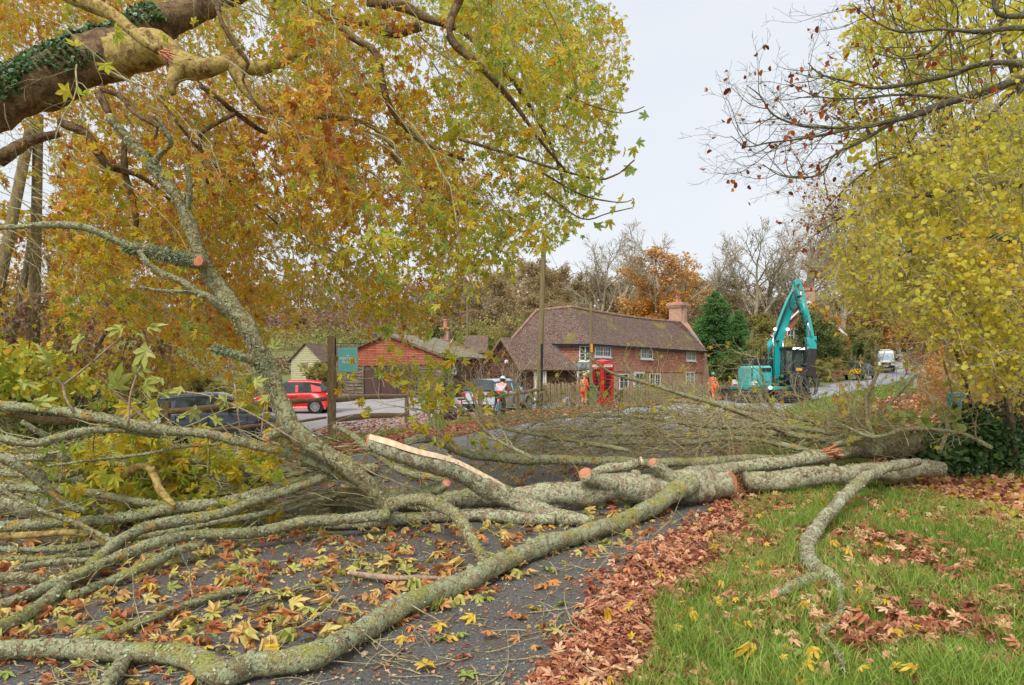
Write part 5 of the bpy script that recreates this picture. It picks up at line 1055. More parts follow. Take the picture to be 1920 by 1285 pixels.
def leafset(mb, pos, size, T, rg, droop=.6, tip=None, nrm=None, mi=0, curl=(.6, 1.4)):
    pos = np.asarray(pos, float); N = len(pos)
    if N == 0: return
    size = np.broadcast_to(size, (N,)) if np.ndim(size) == 0 else size
    t = unit(rg.normal(size=(N, 3))+np.array([0, 0, -droop*1.6])) if tip is None else unit(tip)
    m = rg.normal(size=(N, 3)) if nrm is None else nrm
    s = unit(np.cross(t, m)); n = np.cross(s, t); V, Fc = T; cu = rg.uniform(*curl, size=(N, 1, 1))*np.where(rg.uniform(size=(N, 1, 1)) < .3, 2.6, 1)
    P_ = pos[:, None]+size[:, None, None]*(V[None, :, 0:1]*s[:, None]+V[None, :, 1:2]*t[:, None]+cu*V[None, :, 2:3]*n[:, None])
    Fa = (Fc[None]+np.arange(N)[:, None, None]*len(V)).reshape(-1, Fc.shape[1]); mb.add(P_.reshape(-1, 3), Fa, mi)
def inpoly(px, py, poly):
    poly = np.asarray(poly, float); r = np.zeros(np.shape(px), bool); n = len(poly)
    for i in range(n):
        x0, y0 = poly[i]; x1, y1 = poly[(i+1) % n]
        c = ((y0 > py) != (y1 > py)) & (px < (x1-x0)*(py-y0)/((y1-y0)+1e-12)+x0); r ^= c
    return r
def line(rg, p, d, L, n, wander, grav):
    pts = [np.array(p, float)]; d = unit(np.array(d, float)); st = L/n
    for k in range(n):
        d = unit(d+rg.normal(size=3)*wander+np.array([0, 0, grav])); pts.append(pts[-1]+d*st)
    return np.array(pts)
def grow(rg, pts, radii, specs, out, lv=0):
    out.append((lv, pts, radii))
    if lv >= len(specs): return
    s = specs[lv]; n = len(pts)-1; d = np.linalg.norm(pts[-1]-pts[0])
    for k in range(int(s['n'])):
        u = s.get('from', .3)+(1-s.get('from', .3))*(k+rg.uniform(0, 1))/s['n']; x = min(u*n, n-1e-3); i = int(x); f = x-i
        p = pts[i]*(1-f)+pts[i+1]*f; r = (radii[i]*(1-f)+radii[i+1]*f); t = unit(pts[i+1]-pts[i]); a = rad(s['ang']*rg.uniform(.7, 1.3))
        q = unit(np.cross(t, rg.normal(size=3))); dr = t*math.cos(a)+q*math.sin(a)
        L = s['len']*rg.uniform(.6, 1.25)*(1-.55*u if s.get('taper', True) else 1); m = s.get('seg', 5); c = line(rg, p, dr, L, m, s.get('w', .15), s.get('g', 0))
        r0 = min(r*.75, s.get('r', 9)); grow(rg, c, np.linspace(r0, r0*s.get('end', .3), m+1), specs, out, lv+1)
def tubes(mb, items, sides=(10, 7, 5, 4, 3), rmin=.002):
    for lv, p, r in items: mb.tube(p, np.maximum(r, rmin), sides[min(lv, len(sides)-1)], cap=False)
def clumps(rg, items, per, lvmin, spread, k=4):
    ps = along(rg, items, per/k, lvmin, .01); ps = np.repeat(ps, rg.poisson(k, len(ps)), 0); return ps+rg.normal(size=ps.shape)*spread
def along(rg, items, per, lvmin, spread):
    ps = []
    for lv, p, r in items:
        if lv < lvmin: continue
        k = rg.poisson(per); u = rg.uniform(0, len(p)-1.001, k); i = u.astype(int); f = (u-i)[:, None]; ps.append(p[i]*(1-f)+p[i+1]*f)
    ps = np.vstack(ps); return ps+rg.normal(size=ps.shape)*spread

# ---------------------------------------------------------------- background tree kinds, each 10 units high
def proto(kind, seed):
    rg = np.random.default_rng(seed); o = thing(kind+'_tree', 'x', 'tree'); out = []; mt = MB(); ml = MB()
    if kind == 'bare':
        grow(rg, line(rg, (0, 0, -.3), (0, 0, 1), 8.5, 8, .07, .05), np.linspace(.2, .05, 9), [dict(n=13, len=5.2, ang=42, w=.13, g=.11, **{'from': .2}, seg=7, r=.09), dict(n=9, len=2.0, ang=38, w=.16, g=.05, seg=5, r=.035), dict(n=7, len=.9, ang=35, w=.18, g=.03, seg=3, r=.016)], out)
        tubes(mt, out, (8, 5, 3, 3), .011); leaf = None
        leafset(ml, along(rg, out, .35, 3, .05), rg.uniform(.08, .14, 1) [0], TQ, rg); lm = ML_brown
    elif kind in ('brown', 'olive', 'orange', 'hedge', 'green', 'amber'):
        hgt = 7.5 if kind in ('brown', 'orange', 'amber') else 6.0
        grow(rg, line(rg, (0, 0, -.3), (0, 0, 1), hgt, 7, .08, .05), np.linspace(.2, .05, 8), [dict(n=13, len=4.6, ang=52, w=.14, g=.08, **{'from': .12}, seg=6, r=.08), dict(n=8, len=1.9, ang=42, w=.18, g=.03, seg=4, r=.03), dict(n=5, len=.9, ang=40, w=.2, g=0, seg=3, r=.013)], out)
        tubes(mt, out, (7, 4, 3, 3), .009)
        per = dict(brown=17, olive=24, orange=13, hedge=24, green=26, amber=20)[kind]; lm = dict(brown=ML_brown, olive=ML_olive, orange=ML_maple, hedge=ML_olive, green=ML_green, amber=ML_orange)[kind]
        ps = along(rg, out, per, 3, .16); leafset(ml, ps, rg.uniform(.12, .24, len(ps)), TQ, rg, .3)
    elif kind == 'conifer':
        tr = line(rg, (0, 0, -.2), (0, 0, 1), 10, 10, .01, .1); tubes(mt, [(0, tr, np.linspace(.22, .03, 11))]); lm = ML_conifer; P_, T_ = [], []
        for z in np.arange(.3, 9.9, .13):
            R_ = 2.5*(1-(z/10.4)**1.7)**.9*(1+.16*math.sin(z*3.1)+.1*math.sin(z*9))
            for k in range(9):
                a = rg.uniform(0, 6.28); L_ = R_*rg.uniform(.6, 1.12); m_ = max(3, int(L_/.1)); t = np.linspace(.25, 1, m_); b = np.c_[t*L_*math.cos(a), t*L_*math.sin(a), z+.5*t*L_*.35-.42*(t**2)*L_*.6+.15*np.sin(t*9+a)]
                for _ in range(4): P_.append(b+rg.normal(size=b.shape)*.09); T_.append(np.c_[np.cos(a)+rg.normal(size=m_)*.6, np.sin(a)+rg.normal(size=m_)*.6, -.35+rg.normal(size=m_)*.3])
        P_ = np.vstack(P_); T_ = np.vstack(T_); leafset(ml, P_, rg.uniform(.14, .26, len(P_)), (TQ[0]*np.array([.45, 1, 1]), TQ[1]), rg, tip=T_)
    if mt.v: mt.build('trunk', B_grey if kind != 'conifer' else B_dark, o)
    if ml.v: ml.build('crown', lm, o)
    return o
protos = {}
def put(kind, px, top, Y, label, seed=0, wide=1.0, rz=None, x=None, sink=0):
    x = (px-960)/F*Y if x is None else x; z = gz(x, Y)-sink; hgt = H+(HY-top)/F*Y-z; key = (kind, seed)
    if key not in protos: o = protos[key] = proto(kind, 11+seed*7+len(kind))
    else: o = copy_tree(protos[key])
    s = hgt/ (9.6 if kind != 'conifer' else 10); o.location = (x, Y, z); o.scale = (s*wide, s*wide, s); o.rotation_euler = (0, 0, rz if rz is not None else R0.uniform(0, 6.28))
    tag(o, label, 'tree' if kind not in ('hedge',) else 'shrub', 'background trees and shrubs'); o.name = kind+('_tree' if kind != 'hedge' else '_shrub'); return o
BG = [ # kind, px, top, Y, label, seed, wide
 ('brown', 1000, 480, 96, 'tall brown twiggy tree on the slope above the cottage left end', 0, 1.1),
 ('brown', 930, 505, 100, 'brown tree on the slope left of the tall telegraph pole', 1, 1.3),
 ('brown', 1065, 500, 92, 'buff brown tree behind the left end of the cottage roof', 1, 1.1),
 ('brown', 860, 520, 110, 'brown tree on the slope above the barn roof', 0, 1.3),
 ('olive', 800, 560, 104, 'olive tree on the slope behind the barn', 0, 1.3), ('brown', 745, 560, 116, 'brown tree far behind the hanging sign', 0, 1.4),
 ('olive', 690, 575, 122, 'olive tree on the far skyline above the shed', 0, 1.4), ('olive', 545, 570, 124, 'dark olive tree on the skyline left of the shed', 0, 1.7), ('brown', 610, 565, 128, 'brown tree on the skyline above the pale shed', 1, 1.6),
 ('olive', 470, 575, 120, 'olive tree on the skyline behind the leaning branch', 0, 1.6), ('brown', 395, 560, 118, 'brown tree on the skyline at the left', 0, 1.6), ('olive', 300, 560, 118, 'olive tree on the skyline at the far left', 0, 1.7),
 ('green', 825, 590, 74, 'dark green tree behind the barn and distant pole', 0, 1.25), ('olive', 902, 592, 72, 'yellow-green rounded tree between barn and cottage', 0, 1.3), ('hedge', 935, 640, 66, 'yellowish shrub beside the yellow-green tree', 0, 1.5), ('olive', 970, 575, 86, 'olive tree at the left edge of the cottage roof', 0, 1.2),
 ('bare', 1125, 462, 84, 'bare grey tree left of the orange maple', 0, 1.1), ('bare', 1170, 480, 92, 'bare tree behind the middle of the cottage roof', 0, 1.2), ('brown', 1140, 510, 98, 'brown tree behind the bare tree over the cottage roof', 0, 1.4),
 ('orange', 1225, 462, 76, 'large orange maple above the cottage roof', 0, 1.25), ('orange', 1310, 478, 80, 'orange maple right of the cottage chimney', 0, 1.2), ('amber', 1265, 530, 70, 'amber tree directly behind the cottage chimney', 0, 1.2),
 ('bare', 1238, 450, 72, 'bare crown rising through the orange maple', 0, 1.2), ('bare', 1350, 470, 86, 'bare tree right of the orange maple', 0, 1.2), ('bare', 1400, 452, 84, 'tall bare tree left of the digger boom', 0, 1.25), ('bare', 1455, 448, 88, 'tall bare tree behind the digger boom', 0, 1.25), ('bare', 1495, 475, 94, 'bare tree right of the boom tip', 0, 1.3),
 ('brown', 1385, 520, 96, 'brown tree in the wood behind the conifers', 1, 1.4), ('brown', 1460, 540, 100, 'brown tree in the wood behind the digger boom', 0, 1.4), ('olive', 1425, 560, 82, 'olive ivy-clad tree left of the digger boom', 0, .9),
 ('conifer', 1342, 547, 62, 'tall green conifer right of the cottage gable', 0, 1.5), ('conifer', 1384, 582, 60, 'shorter green conifer by the grey-roofed garage', 0, 1.15), ('conifer', 1315, 590, 66, 'green conifer half hidden behind the cottage gable', 0, 1.1),
 ('olive', 1418, 610, 56, 'olive shrub tree beside the digger counterweight', 0, .9), ('green', 1388, 640, 50, 'dark green bush left of the digger', 0, 1.35), ('hedge', 1410, 640, 54, 'twiggy shrub between bush and digger', 0, 1.3),
 ('hedge', 1535, 660, 62, 'yellow-green shrub right of the digger', 0, 1.3), ('hedge', 1566, 655, 69, 'low bush just left of the pick-up', 0, 1.5), ('green', 1546, 600, 72, 'dark green bush by the road behind the digger', 0, 1.0), ('olive', 1548, 585, 72, 'olive bush tree in front of the brick house', 0, 1.0), ('green', 1605, 620, 80, 'dark bush beyond the pick-up', 0, 1.2), ('olive', 1600, 590, 86, 'olive tree beyond the pick-up', 0, 1.2), ('hedge', 1570, 668, 84, 'low shrub beside the pick-up', 0, 1.6),
 ('amber', 1560, 545, 96, 'amber tree right of the brick house', 0, 1.2), ('amber', 1625, 520, 104, 'amber beech arching over the far road', 0, 1.3), ('amber', 1690, 500, 100, 'amber beech behind the van', 0, 1.4), ('amber', 1740, 520, 78, 'amber beech on the right bank of the road', 0, 1.2), ('amber', 1660, 540, 120, 'orange-brown tree at the end of the road', 0, 1.6), ('olive', 1640, 600, 118, 'olive tree closing the end of the road', 0, 1.8), ('amber', 1790, 480, 60, 'amber tree behind the yellow hazels', 0, 1.2), ('olive', 1720, 610, 112, 'olive tree right of the far bend', 0, 1.8), ('amber', 1800, 590, 48, 'amber hedge tree above the path', 0, 1.5), ('amber', 1870, 500, 40, 'amber tree at the far right behind the hazels', 0, 1.2), ('green', 1790, 640, 75, 'dark bush on the right bank', 0, 1.8), ('bare', 1530, 430, 100, 'bare tree above the brick house chimney', 0, 1.2), ('bare', 1580, 400, 90, 'bare russet-tipped tree over the far road', 0, 1.2),
 ('brown', 500, 540, 140, 'brown wood tree on the high skyline left of the sign', 0, 2.0), ('brown', 650, 545, 142, 'brown wood tree on the high skyline above the sign', 1, 2.0), ('brown', 780, 535, 140, 'brown wood tree on the high skyline behind the barn', 0, 1.9), ('olive', 880, 510, 135, 'olive wood tree on the high skyline right of the barn', 0, 1.7), ('brown', 960, 490, 130, 'brown wood tree on the high skyline by the tall pole', 1, 1.7), ('brown', 1040, 500, 125, 'brown wood tree on the high skyline above the cottage ridge', 0, 1.6), ('olive', 1110, 510, 120, 'olive wood tree on the high skyline above the cottage', 0, 1.6), ('brown', 1200, 500, 115, 'brown wood tree behind the orange maple', 1, 1.6), ('brown', 1290, 510, 110, 'brown wood tree behind the cottage chimney', 0, 1.6), ('olive', 1360, 540, 112, 'olive wood tree behind the conifers', 0, 1.6), ('brown', 1520, 540, 112, 'brown wood tree behind the brick house', 1, 1.6), ('brown', 1000, 545, 78, 'brown tree close behind the left end of the cottage roof', 0, 1.6), ('olive', 1090, 555, 74, 'olive tree just above the cottage ridge', 0, 1.5), ('green', 1528, 548, 71, 'dark ivy-like tree covering the right half of the brick house', 0, .8), ('amber', 1535, 560, 74, 'amber tree half covering the brick house', 0, .9), ('green', 858, 600, 80, 'green tree between the barn and the yellow-green tree', 0, 1.4), ('brown', 560, 590, 100, 'bracken-brown tree at the top of the green field', 0, 2.2), ('brown', 440, 590, 104, 'bracken-brown tree left of the green field', 1, 2.2),
 ('hedge', 608, 655, 33, 'green shrub behind the sign post', 0, 1.1), ('hedge', 395, 690, 30, 'olive twiggy shrub behind the grey car', 0, 1.9), ('hedge', 455, 695, 33, 'olive shrub between the two parked cars', 0, 1.8), ('olive', 330, 660, 29, 'yellow-olive bush behind the grey car tail', 0, 1.3),
]
for kind, px, top, Y, lab, sd_, wd in BG: put(kind, px, top, Y, lab, sd_, wd)

# hedges: leafy boxes of twigs with an uneven outline
def hedge(name, label, line_, h, w, mat, n, seed, lsz=(.05, .11), twigs=True, cat='hedge', T=TQ):
    rg = np.random.default_rng(seed); L_ = np.array(line_, float); d = np.r_[0, np.cumsum(np.linalg.norm(np.diff(L_, axis=0), axis=1))]
    u = rg.uniform(0, d[-1], n); x = np.interp(u, d, L_[:, 0]); y = np.interp(u, d, L_[:, 1]); hh = h*(1+.18*np.sin(u*1.9+seed)+.14*np.sin(u*4.3)+.08*np.sin(u*11))
    z = hh*rg.power(1.6, n); r = w/2*np.sqrt(rg.uniform(.2, 1, n))*np.clip(1.15-.45*(z/hh)**3, .2, 2); a = rg.uniform(0, 6.28, n); P_ = np.c_[x+r*np.cos(a), y+r*np.sin(a), z]; P_[:, 2] += G(P_[:, 0], P_[:, 1])
    o = thing(name, label, cat, (L_[0][0], L_[0][1], gz(*L_[0]))); m = MB(); leafset(m, P_, rg.uniform(*lsz, n), T, rg, .3); m.build('foliage', mat, o, world=True)
    if twigs:
        m = MB(); k = int(d[-1]*9)
        for _ in range(k):
            u = rg.uniform(0, d[-1]); b = np.array([np.interp(u, d, L_[:, 0])+rg.normal()*w*.2, np.interp(u, d, L_[:, 1])+rg.normal()*w*.2, 0]); b[2] = gz(b[0], b[1]); out = []
            grow(rg, line(rg, b, (rg.normal()*.3, rg.normal()*.3, 1), h*rg.uniform(.7, 1.2), 5, .12, 0), np.linspace(.02, .005, 6), [dict(n=5, len=h*.5, ang=40, w=.2, r=.01, seg=3)], out); tubes(m, out, (4, 3), .004)
        m.build('stem', B_grey, o, world=True)
    return o
hedge('hedge', 'low mixed hedge along the cottage front behind the picket fence', [(6.2, 40.2), (9.5, 43.6), (13, 47.6), (15.5, 50)], 0.75, .8, ML_green, 6000, 3, (.07, .13))
hedge('hedge', 'brown twiggy hedge in front of the cottage right end', [(10, 43), (13.5, 46.5), (15.5, 49)], 1.05, .7, ML_brown, 800, 4, (.06, .1))
hedge('berry_shrub', 'leafless red-berried shrub in front of the annex gable', [(-1.9, 36.8), (.5, 37.2)], 2.7, 2.0, ML_red, 1300, 5, (.05, .09), cat='shrub')
hedge('climbing_plant', 'green climber beside the annex drainpipe', [(4.2, 41.2), (4.4, 41.3)], 2.0, .5, ML_green, 500, 6, (.06, .12), cat='climbing plant')
hedge('hedge', 'dark hedge bank on the left of the far road', [(19.8, 50), (25.8, 61), (30, 70), (36, 80), (42, 90)], 1.9, 2.2, ML_green, 9000, 7, (.14, .3))
hedge('hedge', 'olive hedge bank behind the dark one by the far road', [(22.5, 58), (29, 72), (36, 84), (44, 96)], 3.6, 2.4, ML_olive, 9000, 8, (.16, .32))
hedge('hedge', 'amber hedge on the right of the leafy path', [(15.2, 20), (16.4, 23), (19, 30), (26, 40), (33, 52)], 2.6, 2.2, ML_orange, 15000, 9, (.07, .16))
hedge('hedge', 'green undergrowth hedge beside the litter bin', [(11.0, 12.5), (13, 15), (15.5, 19), (19, 25)], 1.5, 1.6, ML_hazel, 6000, 10, (.05, .1))
hedge('thicket', 'brown and olive thicket behind the left rails', [(-30, 25), (-20, 24), (-14.5, 24.5)], 3.0, 2.5, ML_orange, 16000, 12, (.08, .17), cat='thicket')
hedge('thicket', 'tangled green undergrowth below the left poles', [(-17, 15), (-12.5, 17.5), (-10.5, 18.6)], 1.5, 1.5, ML_green, 5000, 13, (.07, .14), cat='thicket')

hedge('bracken', 'red-brown bracken bank above the green field', [(-75, 100), (-45, 104), (-20, 104), (0, 102), (22, 100)], 3.2, 12, ML_bracken, 9000, 15, (.3, .7), cat='bracken', twigs=False)
hedge('woodland_edge', 'brown scrubby woodland edge along the top of the hill', [(-110, 124), (-60, 126), (-20, 122), (20, 116), (50, 118)], 7.5, 12, ML_brown, 24000, 16, (.35, .8), cat='woodland', twigs=False)
hedge('scrub', 'olive scrub on the slope between barn and cottage', [(-14, 78), (-4, 80), (8, 82), (22, 84)], 4.2, 5, ML_olive, 12000, 17, (.16, .34), cat='scrub', twigs=False)
# standing pollarded sapling by the bend
rg = np.random.default_rng(5); x_, y_ = (1718-960)/F*50, 50; o = thing('lopped_tree', 'pale lopped young tree on the verge near the far bend', 'tree', (x_, y_, gz(x_, y_)))
out = []; grow(rg, line(rg, (x_, y_, gz(x_, y_)-.2), (0, 0, 1), 2.6, 8, .04, .1), np.linspace(.2, .14, 9), [dict(n=8, len=2.4, ang=50, w=.2, g=.05, seg=6, r=.05, **{'from': .6}), dict(n=3, len=.9, ang=40, w=.2, r=.02)], out); m = MB(); tubes(m, out); m.build('trunk', m_bark('pale_bark', [(.3, rgb(150,142,110)), (.5, rgb(190,184,150)), (.7, rgb(212,208,180))]), o, world=True)

# ---------------------------------------------------------------- big plane tree, canopy over the left of the picture
rg = np.random.default_rng(21)
plane = thing('plane_tree', 'huge plane tree overhanging from the left with orange and yellow-green leaves', 'tree', (-9.5, 6.5, 0))
def pxl(mb, pts, n=10, step=.05, bump=.06, seed=0, fl=1.0, gnd=False):
    """limb through pixel rows (px, py, radius px, depth)"""
    if gnd: pts = [(a, b, r, min(Y, F*(H-(.10 if (a-960)/F*Y > xr(Y)+.5 else .03))/(b+r*.8-HY)) if b+r > HY+20 else Y) for a, b, r, Y in pts]
    c = [tuple(P(a, b, Y))+(r/F*Y,) for a, b, r, Y in pts]; s = spline(c, step); t = np.arange(len(s))*step; r = s[:, 3]
    ph = seed*1.7; r = r*(1+bump*np.sin(t*9+ph)+bump*.7*np.sin(t*23+2*ph)+bump*.6*np.sin(t*51+ph)); s[:, 2] += .10*r*np.sin(t*7+ph); 
    a = np.arange(n)*2*np.pi/n; rr = r[:, None]*(1+bump*.9*np.sin(2*a+t[:, None]*4+ph)+bump*.6*np.sin(3*a-t[:, None]*9))
    mb.tube(s[:, :3], rr, n, flat=fl); return s[:, :3], r
limbs = []
m = MB(); s = pxl(m, [(-160, 225, 50, 7.6), (-20, 195, 48, 7.8), (70, 155, 46, 8), (150, 125, 48, 8.2), (205, 98, 44, 8.4), (290, 50, 33, 8.7), (370, 12, 28, 9), (470, -35, 24, 9.6), (600, -60, 22, 10.2)], 20, .06, .05, 1); limbs.append(s); m.build('trunk', B_limb, plane, world=True, smooth=True)
m = MB(); s = pxl(m, [(215, 105, 42, 8.35), (265, 92, 36, 8.3), (310, 95, 26, 8.2), (345, 120, 24, 8.1), (385, 128, 18, 8.1), (435, 118, 14, 8.2), (480, 128, 12, 8.3), (540, 112, 9, 8.6), (600, 98, 5, 9)], 16, .05, .05, 2); limbs.append(s); m.build('limb', B_plane, plane, world=True, smooth=True); m = MB()
pxl(m, [(352, 118, 20, 8.1), (335, 135, 17, 8.05), (322, 158, 10, 8.0), (325, 178, 5, 8)], 12, .04, .05, 3); m.build('stub', B_plane, plane, world=True, smooth=True); m = MB()
s = pxl(m, [(435, 122, 12, 8.2), (455, 160, 11, 8.2), (490, 195, 10, 8.2), (540, 212, 9.5, 8.3), (600, 216, 8, 8.5), (650, 222, 6, 8.8), (700, 240, 4, 9.2), (760, 300, 3, 9.6)], 10, .05, .05, 4); limbs.append(s)
m.build('limb', B_plane, plane, world=True, smooth=True)
m = MB(); s = pxl(m, [(90, -30, 14, 7), (150, 2, 13, 7), (205, 25, 13, 7), (240, 50, 11, 6.95), (275, 80, 10, 6.9), (300, 95, 9, 6.9)], 12, .04, .04, 6); m.build('limb', B_plane, plane, world=True, smooth=True)
c_ = P(305, 98, 6.85); m = MB()
for k in range(14): a = rg.normal(size=3)*.03; m.tube([c_+a*.6, c_+a+np.array([.05+.08*rg.uniform(), -.02, -.03-.07*rg.uniform()])], [.014, .002], 4)
m.build('splintered_end', M_split, plane, world=True)
m = MB()
for pts in ([(185, 175, 8, 8), (200, 205, 7, 8), (206, 216, 5, 8)], [(110, 228, 9, 8), (160, 250, 8, 8.1), (185, 290, 8, 8.2), (205, 312, 8, 8.3), (250, 325, 5, 8.5), (285, 345, 4, 8.7), (340, 395, 3, 9)], [(190, 168, 5, 8), (225, 180, 5, 8), (250, 210, 4, 8), (290, 235, 3, 8), (295, 245, 3, 8), (280, 268, 3, 8), (250, 268, 2, 8)],
    [(375, 160, 5, 8), (410, 185, 5, 8.2), (440, 210, 5, 8.4), (500, 250, 4, 8.8), (560, 255, 3, 9.2), (590, 270, 3, 9.5), (610, 330, 2, 9.8)], [(440, 214, 4, 8.3), (400, 235, 4, 8.4), (375, 255, 4, 8.5), (380, 300, 3, 8.6), (390, 345, 3, 8.8), (410, 380, 2, 9)],
    [(232, 270, 6, 8.5), (235, 330, 6, 8.5), (250, 380, 6, 8.5), (255, 430, 5, 8.6), (230, 480, 4, 8.6)], [(300, 180, 3, 8.3), (340, 240, 3, 8.5), (420, 330, 3, 9), (520, 420, 2, 9.5)], [(405, 0, 5, 7.6), (415, 40, 4, 7.6), (440, 85, 4, 7.7), (465, 120, 4, 7.8), (455, 150, 3, 7.9), (490, 210, 2, 8)],
    [(690, 0, 11, 9), (760, 15, 9, 9), (800, 35, 8, 9), (860, 55, 6, 9.2), (900, 90, 5, 9.4), (960, 150, 5, 9.8), (1000, 210, 4, 10.2), (1040, 290, 3, 10.6), (1060, 360, 2, 11)], [(610, 30, 12, 8.8), (680, 45, 11, 9), (740, 60, 11, 9.2), (790, 50, 9, 9.2)], [(540, -20, 9, 8.2), (600, 20, 8, 8.2), (660, 70, 7, 8.2), (705, 100, 7, 8.2), (718, 160, 6, 8.3), (740, 215, 6, 8.5), (790, 265, 4, 8.8), (870, 300, 3, 9.4)],
    [(870, -20, 9, 7), (845, 40, 8, 7), (850, 80, 7, 7), (905, 130, 6, 7.1), (960, 190, 5, 7.3), (1010, 260, 3, 7.6), (1060, 320, 2, 8)], [(830, 300, 4, 9), (810, 350, 4, 9), (760, 420, 3, 9.3)], [(720, 270, 4, 9), (770, 330, 4, 9), (840, 375, 3, 9.4), (900, 382, 2, 9.8)],
    [(0, 300, 14, 8.4), (30, 280, 12, 8.6), (60, 262, 10, 8.8), (110, 250, 7, 9)], [(860, 260, 3, 8.2), (1090, 330, 2.2, 8), (1150, 330, 1.6, 7.9), (1190, 300, 1.4, 7.8)], [(1060, 180, 2, 7.6), (1130, 205, 1.4, 7.6), (1175, 212, 1.2, 7.5), (1208, 200, 1, 7.5)], [(1010, 320, 2.4, 8), (1090, 365, 1.8, 8), (1160, 380, 1.2, 8), (1185, 375, 1, 8)], [(1020, 360, 2, 8.2), (1090, 410, 1.6, 8.2), (1140, 400, 1.2, 8.2), (1185, 390, 1, 8.2)]):
    m = MB(); s = pxl(m, pts, 7, .07, .06, pts[0][0]); limbs.append(s); m.build('branch', B_limb, plane, world=True, smooth=True)
CAN = [(-60, -60), (1175, -60), (1192, 60), (1180, 170), (1165, 230), (1150, 300), (1125, 360), (1095, 420), (1045, 470), (1000, 500), (945, 520), (905, 550), (880, 600), (830, 632), (770, 652), (700, 640), (640, 622), (590, 615), (520, 630), (470, 690), (400, 705), (330, 650), (200, 620), (100, 640), (-60, 600)]
mb = MB(); mbg = MB(); mt = MB(); T_ = []; tot = 0; hole = lambda p: np.array([mnoise.noise(Vector((float(a[0])*.55, float(a[2])*.55+3, float(a[1])*.25))) for a in p])
for k in range(600):
    while True:
        px, py = rg.uniform(-40, 1200), rg.uniform(-80, 690)
        if inpoly(px, py, CAN): break
    big = px < 460 and py < 270; Y = (9.4 if big else 6.4)+9.5*rg.uniform()**.7; e = P(px, py, Y); off = np.array([-rg.uniform(.3, 1.9), rg.normal()*.7, rg.uniform(.7, 2.0)]); a = e+off
    if a[2]-H > Y*1.0: pass
    mid = (a+e)/2+np.array([.25, 0, .25])*np.linalg.norm(off)*.5; t = np.linspace(0, 1, 9)[:, None]; p = (1-t)**2*a+2*t*(1-t)*mid+t*t*e; p += rg.normal(size=p.shape)*.02; r0 = rg.uniform(.006, .014); rr = np.linspace(r0, .004, 9)
    out = []; grow(rg, p, rr, [dict(n=8, len=.75, ang=38, w=.14, g=-.13, seg=5, r=.0055, taper=False, **{'from': .25}), dict(n=2, len=.35, ang=40, w=.15, g=-.15, seg=3, r=.003, taper=False)], out)
    ok = []
    for lv, q_, r_ in out:
        X_, Y_ = proj(q_); 
        if inpoly(X_[-1], Y_[-1], CAN) and not (-30 < X_[-1] < 100 and 240 < Y_[-1] < 640 and rg.uniform() < .85): ok.append((lv, q_, r_))
    tubes(mt, ok, (5, 3, 3), .0022)
    if not ok: continue
    ps = clumps(rg, ok, 4.4, 1, .085); X_, Y_ = proj(ps); j = inpoly(X_+rg.normal(size=len(X_))*9, Y_+rg.normal(size=len(X_))*9, CAN)
    # thin the lower left so that sky and hedge show through
    thin = np.where((X_ > 480) & (X_ < 680) & (Y_ > 430) & (Y_ < 610), .55, 1.0)*np.where((X_ > -40) & (X_ < 95) & (Y_ > 240) & (Y_ < 640), .12, 1)*np.where((X_ < 480) & (Y_ < 250) & (ps[:, 1] < 9), .05, 1); j &= rg.uniform(size=len(X_)) < thin; ps = ps[j]; T_.append((ps, Y, px, py))
    g = (px/1200+.5*(1-py/700)+rg.normal()*.28) > .95
    leafset(mbg if g else mb, ps, rg.uniform(.07, .16, len(ps)), TP if Y < 9 else TPs, rg, 1.0); tot += len(ps)
xt = [(1215, 212, 7.5), (1195, 262, 7.8), (1185, 275, 7.8), (1190, 312, 7.8), (1170, 285, 7.8), (1178, 310, 7.9), (1188, 372, 8), (1165, 365, 8), (1150, 385, 8.2), (1090, 330, 8), (1100, 395, 8.2), (1120, 415, 8.2), (1140, 412, 8.2), (1000, 30, 6.5), (1060, 90, 6.5), (925, 45, 6), (1035, 170, 6.6), (1100, 140, 6.7), (215, 50, 5.8), (225, 62, 5.8), (150, 85, 5.5), (135, 170, 5.6), (150, 175, 5.6), (195, 115, 5.6), (300, 60, 6)]
leafset(mbg, np.array([P(*q_) for q_ in xt]), rg.uniform(.15, .2, len(xt)), TP, rg, 1.2)
mb.build('foliage', ML_plane, plane, world=True); mbg.build('foliage', ML_plane_g, plane, world=True); mt.build('twig', B_twig, plane, world=True)
print('canopy leaves', tot)
iv = [P(px+rg.normal()*6, py+rg.normal()*6, 7.6+rg.uniform(0, .35)) for px, py, n_ in [(20, 170, 160), (60, 160, 200), (90, 150, 250), (120, 120, 260), (150, 95, 260), (190, 70, 300), (210, 50, 200), (110, 165, 150), (180, 95, 180), (60, 130, 120), (20, 150, 120), (170, 60, 160), (225, 85, 100)] for _ in range(n_) for px, py in [(px+rg.uniform(-26, 26), py+rg.uniform(-24, 24))]]
p_, r_ = limbs[0]; k_ = rg.integers(0, int(len(p_)*.52), 5200); tt = unit(np.gradient(p_, axis=0))[k_]; fr = unit(np.array([0, -1., 0])-tt*(tt[:, 1:2]*-1)); upv = unit(np.cross(fr, tt)); upv *= np.sign(upv[:, 2:3]); an = rg.uniform(-.7, 2.0, len(k_)); iv = p_[k_]+r_[k_][:, None]*rg.uniform(1.0, 1.14, (len(k_), 1))*(np.cos(an)[:, None]*fr+np.sin(an)[:, None]*upv)
kk = np.array([mnoise.noise(Vector((a*2, c*2, 7))) for a, b, c in iv])+.5*np.sin(an) > -.12; iv = iv[kk]
m = MB(); iv = np.array(iv); leafset(m, iv, rg.uniform(.03, .06, len(iv)), TI, rg, .8, nrm=np.array([0, -1, .3])+rg.normal(size=(len(iv), 3))*.5); m.build('ivy', ML_ivy, plane, world=True)

